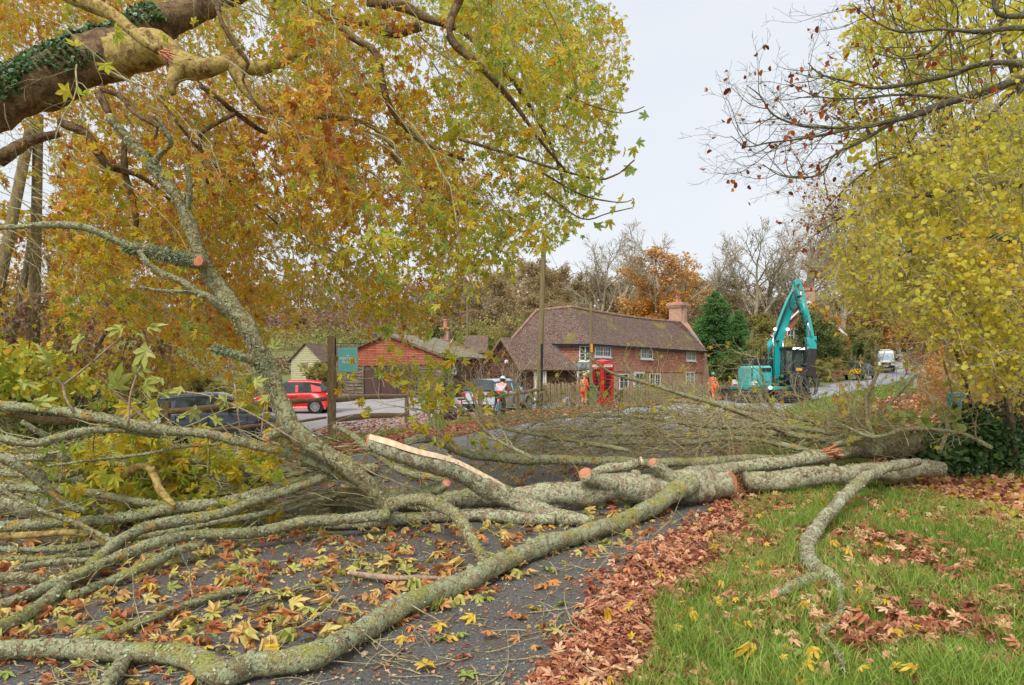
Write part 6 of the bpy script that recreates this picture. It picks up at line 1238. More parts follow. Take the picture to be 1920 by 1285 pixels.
# trees behind the poles on the left: full brown and yellow crowns hanging low
def leafy_tree(name, label, cat, poly, Yr, base, mat, n_br, seed, lsz, T, twm, per=5, hang=.8, trunk=None, lim=None, droop=.8, jit=8, pl=.6, stem_r=.012):
    rg = np.random.default_rng(seed); o = thing(name, label, cat, base); ml, mt = MB(), MB(); xs = [q_[0] for q_ in poly]; ys = [q_[1] for q_ in poly]
    for k in range(n_br):
        for _ in range(50):
            px, py = rg.uniform(min(xs), max(xs)), rg.uniform(min(ys), max(ys))
            if inpoly(px, py, poly): break
        Y = rg.uniform(*Yr); e = P(px, py, Y); b = np.array(base)+np.array([0, 0, rg.uniform(.5, 3)]); a = e+unit(b-e)*rg.uniform(.5, 1.6)+np.array([0, 0, rg.uniform(-.2, .6)*hang])
        t = np.linspace(0, 1, 7)[:, None]; p = a*(1-t)+e*t+np.array([0, 0, .25])*np.sin(t*3.14)+rg.normal(size=(7, 3))*.03; out = []
        grow(rg, p, np.linspace(stem_r, .004, 7), [dict(n=6, len=pl, ang=45, w=.16, g=-.06*hang, seg=4, r=.006, taper=False), dict(n=2, len=pl*.5, ang=40, w=.15, g=-.06*hang, seg=3, r=.003, taper=False)], out); tubes(mt, out, (5, 3, 3), .0025)
        ps = clumps(rg, out, per, 1, .06, 3); X_, Y_ = proj(ps); j = inpoly(X_+rg.normal(size=len(X_))*jit, Y_+rg.normal(size=len(X_))*jit, poly); j &= (rg.uniform(size=len(X_)) > (.93 if name == 'autumn_tree' else 0)) | ~((X_ > 45) & (X_ < 92) & (Y_ > 240) & (Y_ < 700) & (ps[:, 1] < 18)); ps = ps[j]; leafset(ml, ps, rg.uniform(*lsz, len(ps)), T, rg, droop)
    ml.build('foliage', mat, o, world=True); mt.build('twig', twm, o, world=True)
    if trunk:
        m = MB()
        for pts in trunk: pxl(m, pts, 9, .08, .05, pts[0][0])
        m.build('trunk', lim or B_grey, o, world=True, smooth=True)
    return o
leafy_tree('autumn_tree', 'brown and yellow autumn tree low behind the left poles', 'tree', [(-50, 380), (500, 400), (530, 560), (480, 690), (380, 720), (200, 730), (-50, 740)], (16.5, 24), (-16, 22, .5), ML_plane, 150, 31, (.13, .2), TPs, B_dark, 4.2, 1, [[(85, 790, 7, 19), (100, 700, 6, 19), (110, 600, 5, 19), (90, 480, 4, 19)], [(20, 790, 9, 20), (15, 680, 8, 20), (40, 560, 6, 20), (60, 420, 4, 20)], [(150, 780, 5, 20), (160, 700, 4, 20), (200, 620, 3, 20)]], B_dark)
leafy_tree('copper_shrub', 'dark copper-leaved shrub with bare twigs beside the left pole', 'shrub', [(-50, 560), (120, 540), (330, 590), (330, 680), (200, 740), (-50, 760)], (15.5, 18), (-12.5, 17.5, 0), ML_bracken, 40, 32, (.06, .12), TO, B_dark, 3, .2, None)
leafy_tree('yellow_shrub', 'yellow-green leafed shrub at the far left below the poles', 'shrub', [(-50, 640), (60, 640), (170, 680), (230, 760), (-50, 790)], (13, 15.5), (-11.5, 14.5, 0), ML_plane_g, 26, 33, (.09, .15), TO, B_dark, 4, .2, None)
# weeping willow-like strands
rg = np.random.default_rng(8); o = thing('weeping_shrub', 'weeping golden shrub hanging behind the grey car', 'shrub', (-11.2, 23.5, 0)); m = MB(); mt = MB()
for k in range(330):
    px = rg.uniform(215, 350); t0 = 640+.004*(px-285)**2+rg.uniform(0, 40); Y = rg.uniform(22.5, 25); a = P(px, t0, Y); L_ = rg.uniform(.9, 2.1); p = line(rg, a, (rg.normal()*.25, rg.normal()*.2, -.8), L_, 10, .05, -.3); mt.tube(p, .004, 3, cap=False)
    u = rg.uniform(0, 9.9, 30); i = u.astype(int); leafset(m, p[i]+(p[i+1]-p[i])*(u-i)[:, None], rg.uniform(.06, .11, 30), TW, rg, 1.2)
m.build('foliage', ML_willow, o, world=True); mt.build('twig', B_twig, o, world=True)

# ---------------------------------------------------------------- right side: hazel and oak
HZ = [(1960, 150), (1850, 205), (1780, 250), (1700, 290), (1650, 325), (1605, 350), (1560, 400), (1565, 440), (1570, 490), (1545, 530), (1565, 570), (1600, 590), (1650, 590), (1700, 600), (1750, 625), (1820, 680), (1850, 740), (1960, 770)]
leafy_tree('hazel_tree', 'yellow-green hazel tree with round leaves filling the right side', 'tree', HZ, (7.5, 15), (8.5, 10.5, 0), ML_hazel, 430, 41, (.035, .082), TO, B_twig, 4.4, -.2,
    [[(1905, 860, 6, 11), (1890, 760, 6, 11), (1870, 660, 5, 11), (1840, 560, 4, 11)], [(1935, 860, 7, 10.5), (1915, 740, 6, 10.5), (1900, 640, 5, 10.5), (1880, 540, 4, 10.5)], [(1830, 840, 5, 12), (1815, 740, 4, 12), (1790, 650, 3, 12)], [(1960, 470, 9, 8.5), (1880, 445, 7, 8.5), (1820, 440, 5, 8.6), (1750, 455, 4, 9), (1680, 480, 3, 9.5)], [(1960, 600, 5, 9), (1820, 590, 4, 9.3), (1760, 590, 3, 9.5)], [(1960, 340, 8, 9), (1850, 350, 7, 9.3), (1780, 358, 6, 9.6), (1700, 372, 4, 10)]], B_dark, .3, 34, .7)
leafy_tree('lime_tree', 'sparser yellow-leaved tree above the hazel at upper right', 'tree', [(1660, -60), (1960, -60), (1960, 380), (1700, 380), (1600, 330), (1570, 230), (1540, 130), (1580, 20)], (9.5, 16), (10.5, 13.5, 0), ML_hazel, 135, 42, (.06, .11), TO, B_dark, 3.2, -.2, [[(1990, 560, 16, 12), (1960, 300, 14, 12), (1900, 120, 9, 12), (1860, -40, 6, 12)]], B_dark, .3, 10, .6)
rg = np.random.default_rng(9); oak = thing('oak_tree', 'nearly bare oak reaching in from the right with russet leaves', 'tree', (9.5, 8.5, 0)); m = MB(); base_ = []
for pts in ([(1990, 120, 14, 9), (1880, 160, 11, 9), (1800, 185, 10, 9), (1730, 210, 8, 9), (1680, 225, 6.5, 9), (1620, 238, 5, 9), (1560, 240, 3.6, 9), (1500, 235, 3, 9), (1450, 215, 2.4, 9), (1425, 180, 1.8, 9), (1400, 160, 1, 9)],
    [(1990, 130, 10, 8.6), (1880, 118, 8, 8.7), (1820, 125, 7.5, 8.8), (1780, 142, 6, 8.9), (1700, 158, 5, 9.1), (1640, 165, 4, 9.3), (1600, 155, 3, 9.4), (1540, 140, 2, 9.5), (1515, 118, 1.2, 9.5)],
    [(1610, 238, 4, 9), (1550, 252, 3.2, 8.8), (1490, 262, 2.6, 8.7), (1440, 268, 2, 8.6), (1400, 275, 1.6, 8.5), (1370, 255, 1, 8.5)], [(1680, 226, 4.5, 9), (1610, 268, 3.6, 9.1), (1565, 290, 3, 9.2), (1540, 325, 2.4, 9.2), (1500, 334, 2, 9.2), (1460, 328, 1.5, 9.2), (1430, 308, 1, 9.2)],
    [(1800, 186, 5, 9), (1740, 180, 4, 9.3), (1680, 178, 3.2, 9.6), (1600, 185, 2.4, 9.9), (1530, 180, 1.6, 10), (1470, 150, 1, 10)], [(1990, 60, 9, 8), (1900, 52, 7, 8), (1840, 60, 5.5, 8.1), (1760, 55, 4, 8.2), (1690, 60, 3, 8.3), (1640, 40, 2, 8.4), (1600, 10, 1.2, 8.4)],
    [(1990, 20, 9, 9), (1880, 30, 6, 9), (1860, -20, 4, 9)], [(1780, 60, 3.6, 8.2), (1740, 100, 3, 8.3), (1690, 110, 2.2, 8.4), (1640, 100, 1.5, 8.5)], [(1900, 170, 6, 9.4), (1820, 250, 5, 9.8), (1750, 285, 4, 10), (1660, 300, 3, 10.2), (1600, 340, 2.2, 10.4), (1550, 390, 1.4, 10.5)], [(1700, 330, 3, 12), (1620, 380, 2.5, 12.5), (1560, 420, 2, 13), (1520, 445, 1.2, 13)]):
    s = pxl(m, [(a, b, r*.78, Y) for a, b, r, Y in pts], 8, .06, .07, pts[1][0]); base_.append(s)
m.build('limb', B_dark, oak, world=True, smooth=True); mt = MB(); al = []
for p, r in base_:
    out = []; st_ = p[::3]; rr = r[::3]; grow(rg, st_, rr, [dict(n=int(len(st_)*1.35), len=.85, ang=42, w=.16, g=.05, seg=5, r=.008, taper=False, **{'from': .12}), dict(n=4, len=.38, ang=42, w=.2, g=.06, seg=3, r=.0036, taper=False), dict(n=3, len=.14, ang=42, w=.2, g=.04, seg=2, r=.0022, taper=False)], out); out = [q_ for q_ in out if q_[0] > 0]; tubes(mt, out, (5, 4, 3, 3), .0019); al += out
mt.build('twig', B_dark, oak, world=True); m = MB(); ps = along(rg, al, .16, 2, .02); leafset(m, ps, rg.uniform(.05, .11, len(ps)), oval(8, .3, .1), rg, .5); m.build('foliage', ML_russet, oak, world=True)
leafy_tree('hazel_bush', 'lower tangle of yellow and brown hazel shoots above the ivy', 'shrub', [(1760, 600), (1960, 600), (1960, 800), (1900, 770), (1870, 700), (1800, 690)], (11, 16), (10.5, 13.5, 0), ML_orange, 60, 47, (.04, .08), TO, B_twig, 3.2, -.2, [[(1930, 860, 4, 12), (1910, 760, 3, 12), (1880, 680, 3, 12), (1850, 620, 2, 12)], [(1850, 850, 3, 12.5), (1845, 760, 3, 12.5), (1860, 680, 2, 12.5), (1840, 600, 2, 12.5)], [(1800, 840, 3, 13), (1790, 760, 2, 13), (1770, 680, 2, 13)]], B_twig, .3, 16, .6)
leafy_tree('hazel_bush', 'lower left sprays of the hazels hanging over the far road bend', 'shrub', [(1560, 500), (1700, 480), (1800, 560), (1770, 640), (1690, 625), (1640, 600), (1590, 590)], (13, 22), (11.5, 17, 0), ML_hazel, 70, 48, (.05, .1), TO, B_twig, 3.2, .2, None, None, .3, 20, .7)
hedge('scrub', 'muted bramble scrub at the foot of the green field behind the shed', [(-34, 66), (-27, 67), (-21, 70), (-14, 72)], 1.7, 3, ML_bracken, 5000, 19, (.12, .26), cat='scrub', twigs=False)
hedge('scrub', 'olive scrub patch halfway up the green field', [(-50, 88), (-36, 86), (-24, 90), (-12, 88)], 2.4, 4, ML_olive, 7000, 20, (.16, .34), cat='scrub', twigs=False)
# finer russet-tipped tree behind the oak
leafy_tree('russet_tree', 'fine-twigged russet tree below the oak branches', 'tree', [(1500, 330), (1640, 330), (1660, 440), (1600, 520), (1530, 540), (1480, 470), (1505, 400)], (16, 22), (12.5, 20, 0), ML_russet, 60, 44, (.05, .09), TO, B_grey, 1.2, -.5, [[(1790, 700, 5, 20), (1740, 560, 4, 20), (1640, 440, 3, 20), (1570, 380, 2, 20)]], B_grey, .3, 12, .9)
# ---------------------------------------------------------------- the fallen tree and cut branches
def cut(par, c, d, r, mat=None, name='cut_face', sq=1.0, n=20):
    c, d = np.array(c), unit(np.array(d, float)); u = unit(np.cross(d, (0, 0, 1.0))); v = np.cross(u, d); rg = np.random.default_rng(int(abs(c[0])*1000) % 9999); a = np.arange(n)*2*np.pi/n; k = 1+.05*np.sin(3*a+c[0])+.03*np.sin(5*a)
    ring = lambda R_, o_: [c+d*o_+R_*k[i]*(math.cos(a[i])*u+math.sin(a[i])*v*sq) for i in range(n)]
    m = MB(); V = ring(r, -.02)+ring(r, .004)+ring(r*.6, .009)+[c+d*.012]; Fc = [(i, (i+1) % n, n+(i+1) % n, n+i) for i in range(n)]+[(n+i, n+(i+1) % n, 2*n+(i+1) % n, 2*n+i) for i in range(n)]+[(2*n+i, 2*n+(i+1) % n, 3*n) for i in range(n)]; m.add(V, Fc); return m.build(name, mat or M_cut, par, world=True)
M_flake = m_leaf('lichen_flake', [(0, rgb(92,82,58)), (.25, rgb(120,112,80)), (.6, rgb(162,166,128)), (.88, rgb(192,198,164)), (.93, rgb(190,178,90)), (1, rgb(206,156,60))], .05, .2, 3, .9)
def limb(par, name, pts, mat, n=16, bump=.05, seed=1, cut0=None, cut1=None, knots=0, twigs=0, tw_len=.35):
    pts = [(a, b, c*.9, d) for a, b, c, d in pts]; m = MB(); p, r = pxl(m, pts, n, .03, bump, seed, gnd=True); rg = np.random.default_rng(seed+5); V = m.v[0]; c_ = np.repeat(p, n, 0); dv = V-c_; f = np.zeros(len(V))
    for k_ in range(14): w_ = rg.normal(size=3)*(9+5*k_); f += np.sin(V @ w_+rg.uniform(0, 6))/(1+.18*k_)
    m.v[0] = c_+dv*(1+.012*f)[:, None]
    tl_ = np.linalg.norm(np.diff(p, axis=0), axis=1).sum(); nf = int(min(2400, tl_*r.mean()*9000)); i_ = rg.integers(0, len(p)-1, nf); a_ = rg.uniform(0, 6.283, nf); tg = unit(np.gradient(p, axis=0))[i_]; u_ = unit(np.cross(tg, (0, 0, 1.0))); q__ = np.cross(u_, tg); nr = np.cos(a_)[:, None]*u_+np.sin(a_)[:, None]*q__
    if mat in (B_fallen, B_green, B_trunk): leafset(m, p[i_]+(p[i_+1]-p[i_])*rg.uniform(size=(nf, 1))+nr*(r[i_]*rg.uniform(.97, 1.06, nf))[:, None], rg.uniform(.006, .017, nf)+.016*rg.uniform(size=nf)**6, (TQ[0]*np.array([1.6, 1, 1]), TQ[1]), rg, tip=np.cross(nr, rg.normal(size=(nf, 3)))+nr*.25, nrm=nr+rg.normal(size=(nf, 3))*.3, mi=1)
    for _ in range(knots):       # branch stubs and swellings
        i = rg.integers(3, len(p)-3); t = unit(p[i+1]-p[i-1]); q_ = unit(np.cross(t, rg.normal(size=3)+np.array([0, -1, .6]))); q_ = q_ if q_[2] > -.3 else -q_
        m.tube([p[i]+q_*r[i]*.5, p[i]+q_*r[i]*1.06, p[i]+q_*r[i]*1.22], [r[i]*.55, r[i]*.36, r[i]*.28], 9)
    o = m.build(name, [mat, M_flake], par, world=True, smooth=True)
    if twigs:
        mt = MB(); out = []
        grow(rg, p[::4], r[::4], [dict(n=twigs, len=tw_len, ang=55, w=.2, g=.02, seg=5, r=.008, taper=False, **{'from': .05}), dict(n=2, len=tw_len*.5, ang=40, w=.2, seg=3, r=.004, taper=False)], out); tubes(mt, [q_ for q_ in out if q_[0] > 0], (5, 5, 4), .002); t_ = mt.build('twig', B_green, o, smooth=True); t_.location = -Vector(par.location)
    for end, c_ in ((0, cut0), (-1, cut1)):
        if c_ is not None:
            d = p[end]-p[1 if end == 0 else -2] if c_ is True or isinstance(c_, str) else np.array(c_); mt_ = M_sap if c_ == 'sap' else M_cut
            k_ = cut(par, p[end], d, r[end]*1.0, mt_)
    return p, r
ft = thing('fallen_tree', 'fallen lichen-covered tree lying across the road and verge with sawn limbs', 'fallen tree', (2.4, 8.8, 0))
limb(ft, 'trunk', [(1370, 905, 23, 8.95), (1340, 908, 29, 8.95), (1290, 913, 34, 8.85), (1220, 916, 32, 8.75), (1150, 915, 29, 8.6), (1080, 924, 25, 8.45), (1000, 930, 23, 8.3), (900, 935, 20, 8.2), (790, 942, 19, 8.1), (660, 950, 17, 7.9), (520, 958, 16, 7.8), (350, 965, 16, 7.7), (180, 957, 18, 7.7), (60, 948, 20, 7.6), (-60, 945, 20, 7.5)], B_trunk, 22, .045, 2, (.8, -1, .15), knots=4)
cl = P(1374, 906, 8.93)
limb(ft, 'limb', [(1296, 905, 24, 8.75), (1262, 925, 19, 8.45), (1210, 958, 18, 7.9), (1150, 984, 17, 7.35), (1060, 1010, 18, 6.7), (960, 1046, 19, 6.05), (900, 1078, 22, 5.6), (850, 1098, 21, 5.35), (790, 1122, 21, 5.1), (720, 1155, 23, 4.85), (650, 1200, 24, 4.6), (600, 1228, 26, 4.45), (540, 1240, 25, 4.4), (470, 1245, 25, 4.35), (415, 1262, 27, 4.28), (370, 1240, 23, 4.3), (330, 1228, 21, 4.3), (250, 1222, 21, 4.3), (150, 1218, 20, 4.3), (60, 1217, 19, 4.3), (-40, 1222, 20, 4.25)], B_fallen, 24, .05, 3, knots=9)
limb(ft, 'limb', [(236, 1228, 14, 4.3), (225, 1250, 14, 4.2), (205, 1275, 15, 4.05), (190, 1310, 15, 3.9)], B_fallen, 14, .05, 4)
limb(ft, 'limb', [(918, 1068, 16, 5.8), (900, 1035, 13, 5.95), (880, 1005, 12, 6.1), (862, 975, 13, 6.35), (835, 952, 13, 6.6), (800, 938, 14, 6.9), (765, 940, 13, 7.1), (735, 946, 14, 7.2), (712, 962, 14, 7.3)], B_green, 14, .05, 5, None, (-1, -.6, -.2), knots=2)
p3, r3 = limb(ft, 'limb', [(722, 948, 15, 7.25), (695, 915, 16, 7.2), (655, 880, 17, 7.1), (610, 850, 17, 7.05), (570, 822, 20, 7), (545, 800, 22, 7), (530, 765, 19, 7), (515, 725, 18, 7), (500, 690, 19, 7), (482, 650, 18, 6.95), (462, 610, 18, 6.9), (435, 575, 17, 6.9), (408, 535, 18, 6.9), (388, 505, 18, 6.85), (372, 470, 13, 6.8), (355, 420, 13, 6.8), (335, 375, 12, 6.75), (310, 340, 12, 6.7), (285, 310, 12, 6.7), (262, 285, 11, 6.7), (235, 255, 10, 6.65), (215, 232, 9, 6.6), (203, 219, 8.5, 6.6)], B_green, 16, .06, 6, None, 'sap', knots=6)
cut(ft, P(372, 490, 6.66), (-.25, -1, .2), .052, M_split); m = MB(); m.tube([P(380, 493, 6.8), P(374, 491, 6.69)], [.06, .056], 12); m.build('stub', B_fallen, ft, world=True)
for pts, mt_, c1 in (([(380, 495, 12, 6.8), (350, 490, 11, 6.75), (300, 478, 11, 6.65), (250, 462, 10, 6.55)], B_green, None), ([(252, 465, 8, 6.55), (215, 450, 8, 6.5), (170, 430, 8, 6.4), (130, 422, 7.5, 6.35), (80, 422, 6, 6.3), (30, 426, 5, 6.25), (-40, 428, 4.5, 6.2)], B_fallen, None),
    ([(428, 590, 9, 6.85), (395, 560, 8, 6.7), (368, 548, 7, 6.65), (340, 528, 7, 6.6), (300, 510, 7, 6.55), (275, 490, 6, 6.5), (262, 470, 6, 6.5)], B_fallen, None), ([(370, 550, 5, 6.65), (335, 547, 4, 6.5), (295, 545, 4, 6.4), (262, 538, 3.5, 6.3)], B_fallen, None), ([(478, 680, 9, 6.9), (450, 668, 8, 6.8), (420, 662, 7, 6.75), (395, 652, 6, 6.7)], B_green, None),
    ([(288, 312, 6, 6.68), (300, 290, 5.5, 6.6), (320, 268, 6, 6.5), (312, 250, 5, 6.45), (300, 228, 5, 6.4), (280, 214, 5, 6.35)], B_green, True), ([(352, 392, 6, 6.78), (356, 350, 5.5, 6.7), (350, 308, 5, 6.65)], B_fallen, None), ([(545, 806, 14, 6.95), (520, 812, 12, 6.85), (500, 822, 9, 6.8)], B_green, True)):
    limb(ft, 'side_branch', pts, mt_, 10, .06, int(pts[0][0]), None, c1)
# shaggy lichen sleeves
def shaggy(par, pts, n, seed, ln=.05):
    rg = np.random.default_rng(seed); m = MB(); c = spline([tuple(P(a, b, Y))+(r/F*Y,) for a, b, r, Y in pts], .02)
    for _ in range(n):
        q_ = c[rg.integers(0, len(c))]; d = unit(rg.normal(size=3)+np.array([0, -.3, -.1])); b = q_[:3]+d*q_[3]*.9; e = b+d*ln*rg.uniform(.4, 1)+rg.normal(size=3)*.012; m.tube([b, (b+e)/2+rg.normal(size=3)*.006, e], [.007, .006, .002], 4, cap=False)
    m.build('lichen_tuft', M_moss, par, world=True)
shaggy(ft, [(365, 490, 9, 6.75), (300, 476, 10, 6.65), (240, 464, 9, 6.55)], 900, 1); shaggy(ft, [(455, 668, 5, 6.8), (400, 652, 5, 6.7)], 260, 2, .035); shaggy(ft, [(300, 325, 8, 6.65), (270, 290, 9, 6.65)], 120, 3, .03); shaggy(ft, [(530, 770, 16, 7), (490, 670, 16, 6.95)], 350, 4, .03); shaggy(ft, [(500, 690, 15, 6.95), (430, 570, 15, 6.85)], 200, 5, .025)
p, r = limb(ft, 'limb', [(690, 832, 15, 7.2), (730, 845, 19, 7.25), (790, 862, 20, 7.4), (850, 882, 20, 7.6), (905, 908, 21, 7.75), (960, 938, 21, 7.85), (1020, 962, 19, 7.9), (1085, 974, 13, 7.95), (1105, 978, 9, 8)], B_trunk, 18, .05, 8, (-1, -.45, .1), knots=3)
m = MB(); k = slice(0, 50); pp_, r_ = p[:54], np.convolve(np.r_[r[:4][::-1], r[:62]], np.ones(9)/9, 'valid')[:54]; w_ = np.interp(np.arange(54), [0, 10, 44, 53], [.7, .8, .5, .05])
V = []
for i in range(54): t = unit(p[i+3]-p[max(i-3, 0)]); s_ = unit(np.cross(t, (0, 0, 1))); u_ = np.cross(s_, t); u_ = unit(u_-np.array([0, .55, 0])); s_ = np.cross(t, u_); c_ = pp_[i]+u_*r_[i]*1.12; V += [c_+s_*r_[i]*w_[i]*.85-u_*r_[i]*.16, c_+u_*.012, c_-s_*r_[i]*w_[i]*.85-u_*r_[i]*.16]
m.add(V, [(3*i+a, 3*i+3+a, 3*i+4+a, 3*i+1+a) for i in range(53) for a in (0, 1)]); m.build('cut_face', M_sap, ft, world=True)
limb(ft, 'stub', [(1150, 912, 16, 8.5), (1115, 900, 15, 8.35), (1097, 890, 14.5, 8.25)], B_trunk, 14, .04, 9, None, (-.8, -.9, .25))
limb(ft, 'stub', [(1262, 898, 16, 8.7), (1240, 880, 12, 8.65), (1224, 869, 10.5, 8.6)], B_trunk, 14, .04, 10, None, (-.8, -.7, .2))
limb(ft, 'limb', [(1095, 900, 9, 8.9), (1130, 882, 10, 8.9), (1170, 875, 11, 8.9), (1205, 864, 9, 8.85)], B_trunk, 12, .05, 11, None, 'sap')
# log beyond the saw cut
lg = thing('grey_log', 'thick grey log on the grass right of the round saw cut', 'log', (4.5, 9.1, 0))
limb(lg, 'log', [(1398, 904, 20, 9.3), (1470, 900, 21, 9.35), (1560, 891, 20, 9.45), (1640, 885, 19, 9.6), (1710, 880, 19, 9.7), (1765, 880, 15, 9.8)], B_trunk, 20, .04, 12, None, (1, -.8, 0), knots=3)
gb = thing('curved_branch', 'long curved branch reaching from the log down across the grass', 'branch', (4, 7, 0))
limb(gb, 'branch', [(1722, 866, 8, 9.3), (1690, 871, 10, 9.1), (1655, 880, 10, 8.8), (1620, 898, 12, 8.3), (1585, 930, 12, 7.6), (1552, 965, 13, 6.95), (1528, 995, 14, 6.45), (1513, 1025, 15, 6.1), (1522, 1058, 15, 5.8), (1548, 1078, 17, 5.65), (1566, 1090, 13, 5.6), (1578, 1106, 9, 5.5)], B_trunk, 16, .05, 13, (.3, -1, .3), knots=3)
limb(gb, 'side_branch', [(1548, 1080, 14, 5.65), (1515, 1088, 12, 5.6), (1480, 1103, 11, 5.5), (1452, 1114, 10, 5.42)], B_fallen, 14, .05, 14, None, (-1, -.6, 0)); limb(gb, 'side_branch', [(1568, 1095, 7, 5.5), (1576, 1125, 6, 5.3), (1570, 1160, 6, 5), (1540, 1188, 6, 4.75), (1555, 1205, 6, 4.6), (1572, 1228, 5, 4.45), (1585, 1260, 3, 4.25)], B_fallen, 10, .08, 15); limb(gb, 'side_branch', [(1560, 1120, 3, 5.4), (1525, 1085, 2, 5.5)], B_fallen, 6, .05, 16)
# ivy-clad brown trunk with the splintered end
bt = thing('ivy_clad_trunk', 'brown mossy trunk with splintered end running into the ivy', 'log', (5, 10, 0))
limb(bt, 'trunk', [(1552, 852, 11, 9.9), (1600, 845, 17, 10.2), (1650, 840, 20, 10.6), (1720, 835, 20, 11.2), (1800, 832, 18, 12), (1860, 830, 16, 12.5)], m_bark('brown_ivy_trunk', [(.3, rgb(98,84,62)), (.5, rgb(140,122,92)), (.7, rgb(168,152,120))], (rgb(150,156,120), .52, rgb(190,196,164)), (rgb(150,148,70), .46, 1.8)), 18, .07, 17)
limb(bt, 'limb', [(1555, 855, 14, 9.85), (1500, 862, 14, 9.7), (1430, 872, 13, 9.6), (1350, 880, 12, 9.5), (1290, 885, 11, 9.3)], B_trunk, 14, .05, 18)
m = MB(); rg = np.random.default_rng(3)
for k in range(16): a = P(1530+rg.uniform(0, 24), 850+rg.uniform(-8, 10), 9.75); m.tube([a, a+np.array([.22, 0, .03])+rg.normal(size=3)*.03], [.004, .018], 4)
m.build('splintered_wood', M_split, bt, world=True)
def fbranch(label, pts, mat=B_fallen, seed=1, twigs=0, cut0=None, cut1=None, n=12, name='fallen_branch', group='cut and fallen branches on the road', tl=.35, knots=1, bump=.05):
    pts = [(a, b, r*.9, Y) for a, b, r, Y in pts]; c = P(pts[0][0], pts[0][1], pts[0][3]); o = thing(name, label, 'branch', tuple(c), 0, group); limb(o, 'branch', pts, mat, n, bump, seed, cut0, cut1, knots=knots, twigs=twigs, tw_len=tl); return o
fbranch('mossy branch running behind the others from the sawn forked limb to the far trunk', [(758, 830, 9, 9.6), (790, 822, 10, 9.7), (830, 832, 11, 9.9), (880, 850, 12, 10), (960, 860, 12, 10.1), (1100, 864, 11, 10.2), (1250, 868, 11, 10.3), (1400, 862, 11, 10.3), (1490, 860, 9, 10.3)], seed=21, twigs=8)
fbranch('highest lichened branch arching across the left in front of the cars', [(-60, 755, 13, 6.4), (0, 762, 12, 6.4), (90, 766, 11, 6.45), (170, 781, 11, 6.5), (250, 797, 13, 6.6), (310, 806, 12, 6.7), (390, 815, 11, 6.8), (470, 832, 11, 6.95), (540, 850, 11, 7.05), (600, 872, 10, 7.15), (640, 895, 9, 7.2)], seed=22, twigs=9, knots=4, n=16)
fbranch('yellow-blotched branch just below the highest one at the left', [(-50, 815, 9, 6), (20, 825, 9, 6.1), (60, 832, 9, 6.15), (110, 820, 9, 6.3), (165, 808, 8, 6.45), (230, 807, 7, 6.6), (300, 818, 6, 6.8)], seed=23, twigs=5, knots=2)
fbranch('thin straight grey branch crossing the leaves at the left', [(90, 874, 3, 6.5), (180, 862, 3.5, 6.6), (270, 852, 3.5, 6.7), (340, 838, 3.5, 6.9), (410, 834, 3, 7)], seed=24, knots=0, n=8)
fbranch('slanting branch falling to the right at the left edge', [(-30, 845, 11, 5.9), (30, 872, 10, 6), (75, 905, 9, 6.1), (115, 938, 8, 6.2), (160, 958, 7, 6.3)], seed=25, twigs=3)
fbranch('short dark-knotted branch crossing the slanting branches at the left', [(55, 870, 4, 5.9), (72, 880, 5, 5.95), (90, 910, 6, 6.05), (110, 938, 6, 6.1), (150, 960, 5, 6.2)], seed=26, cut0=True)
fbranch('upper of the two stacked branches left of the yellow hooked branch', [(-40, 912, 8, 6.6), (40, 915, 8, 6.65), (120, 920, 10, 6.7), (200, 930, 10, 6.8), (290, 945, 9, 6.9), (360, 955, 7, 7)], B_fallen, 27, 3)
fbranch('long branch sweeping up from the left edge to the cut end near the forked limb', [(-50, 990, 13, 6.5), (60, 984, 12, 6.6), (150, 978, 12, 6.7), (250, 968, 13, 6.8), (330, 952, 13, 6.9), (420, 942, 13, 7), (490, 925, 12, 7.1), (550, 905, 11, 7.2), (620, 888, 11, 7.35), (700, 876, 11, 7.5)], B_fallen, 28, 4, None, 'sap', 16, knots=4)
fbranch('dull yellow branch ending in a broken tip at the left', [(-40, 1008, 8, 5.9), (60, 1004, 8, 6), (130, 998, 8, 6.05), (175, 1003, 9, 6.1), (205, 1020, 8, 6.1)], B_plane, 29, 1, None, True, knots=2)
fbranch('thick branch rising from the lower left edge through the middle of the pile', [(-50, 1190, 15, 4.9), (10, 1172, 15, 5), (60, 1145, 14, 5.15), (115, 1105, 14, 5.35), (170, 1060, 13, 5.6), (215, 1020, 13, 5.9), (270, 992, 13, 6.2), (340, 975, 13, 6.45), (420, 962, 12, 6.65), (490, 935, 11, 6.9), (560, 912, 11, 7.1), (640, 885, 10, 7.3)], B_fallen, 30, 3, None, True, 16, knots=5)
fbranch('long knotty branch running from the lower left edge to the broken fork', [(-50, 1148, 13, 4.8), (20, 1128, 13, 4.9), (90, 1100, 13, 5.1), (160, 1072, 12, 5.3), (230, 1040, 12, 5.55), (290, 1018, 13, 5.8), (360, 1004, 12, 6.1), (440, 1001, 12, 6.35), (500, 994, 12, 6.6), (570, 980, 13, 6.8), (650, 972, 13, 7), (730, 966, 12, 7.15)], B_fallen, 31, 3, None, None, 16, knots=5)
fbranch('mossy end of a branch poking in at the lower left edge', [(-40, 1078, 12, 5), (20, 1082, 12, 5.05), (60, 1086, 11, 5.1), (90, 1092, 8, 5.15)], B_green, 32, 2)
fbranch('short branch lying behind the knotty branch at the left', [(20, 1068, 7, 5.5), (80, 1058, 8, 5.6), (140, 1052, 8, 5.7), (190, 1050, 6, 5.8)], B_fallen, 33, 2, cut0=True)
fbranch('branch emerging below the knotty branch in the middle left', [(130, 1120, 9, 5.1), (200, 1092, 10, 5.35), (270, 1062, 11, 5.6), (330, 1035, 11, 5.9), (380, 1020, 9, 6.1)], B_fallen, 34, 2)
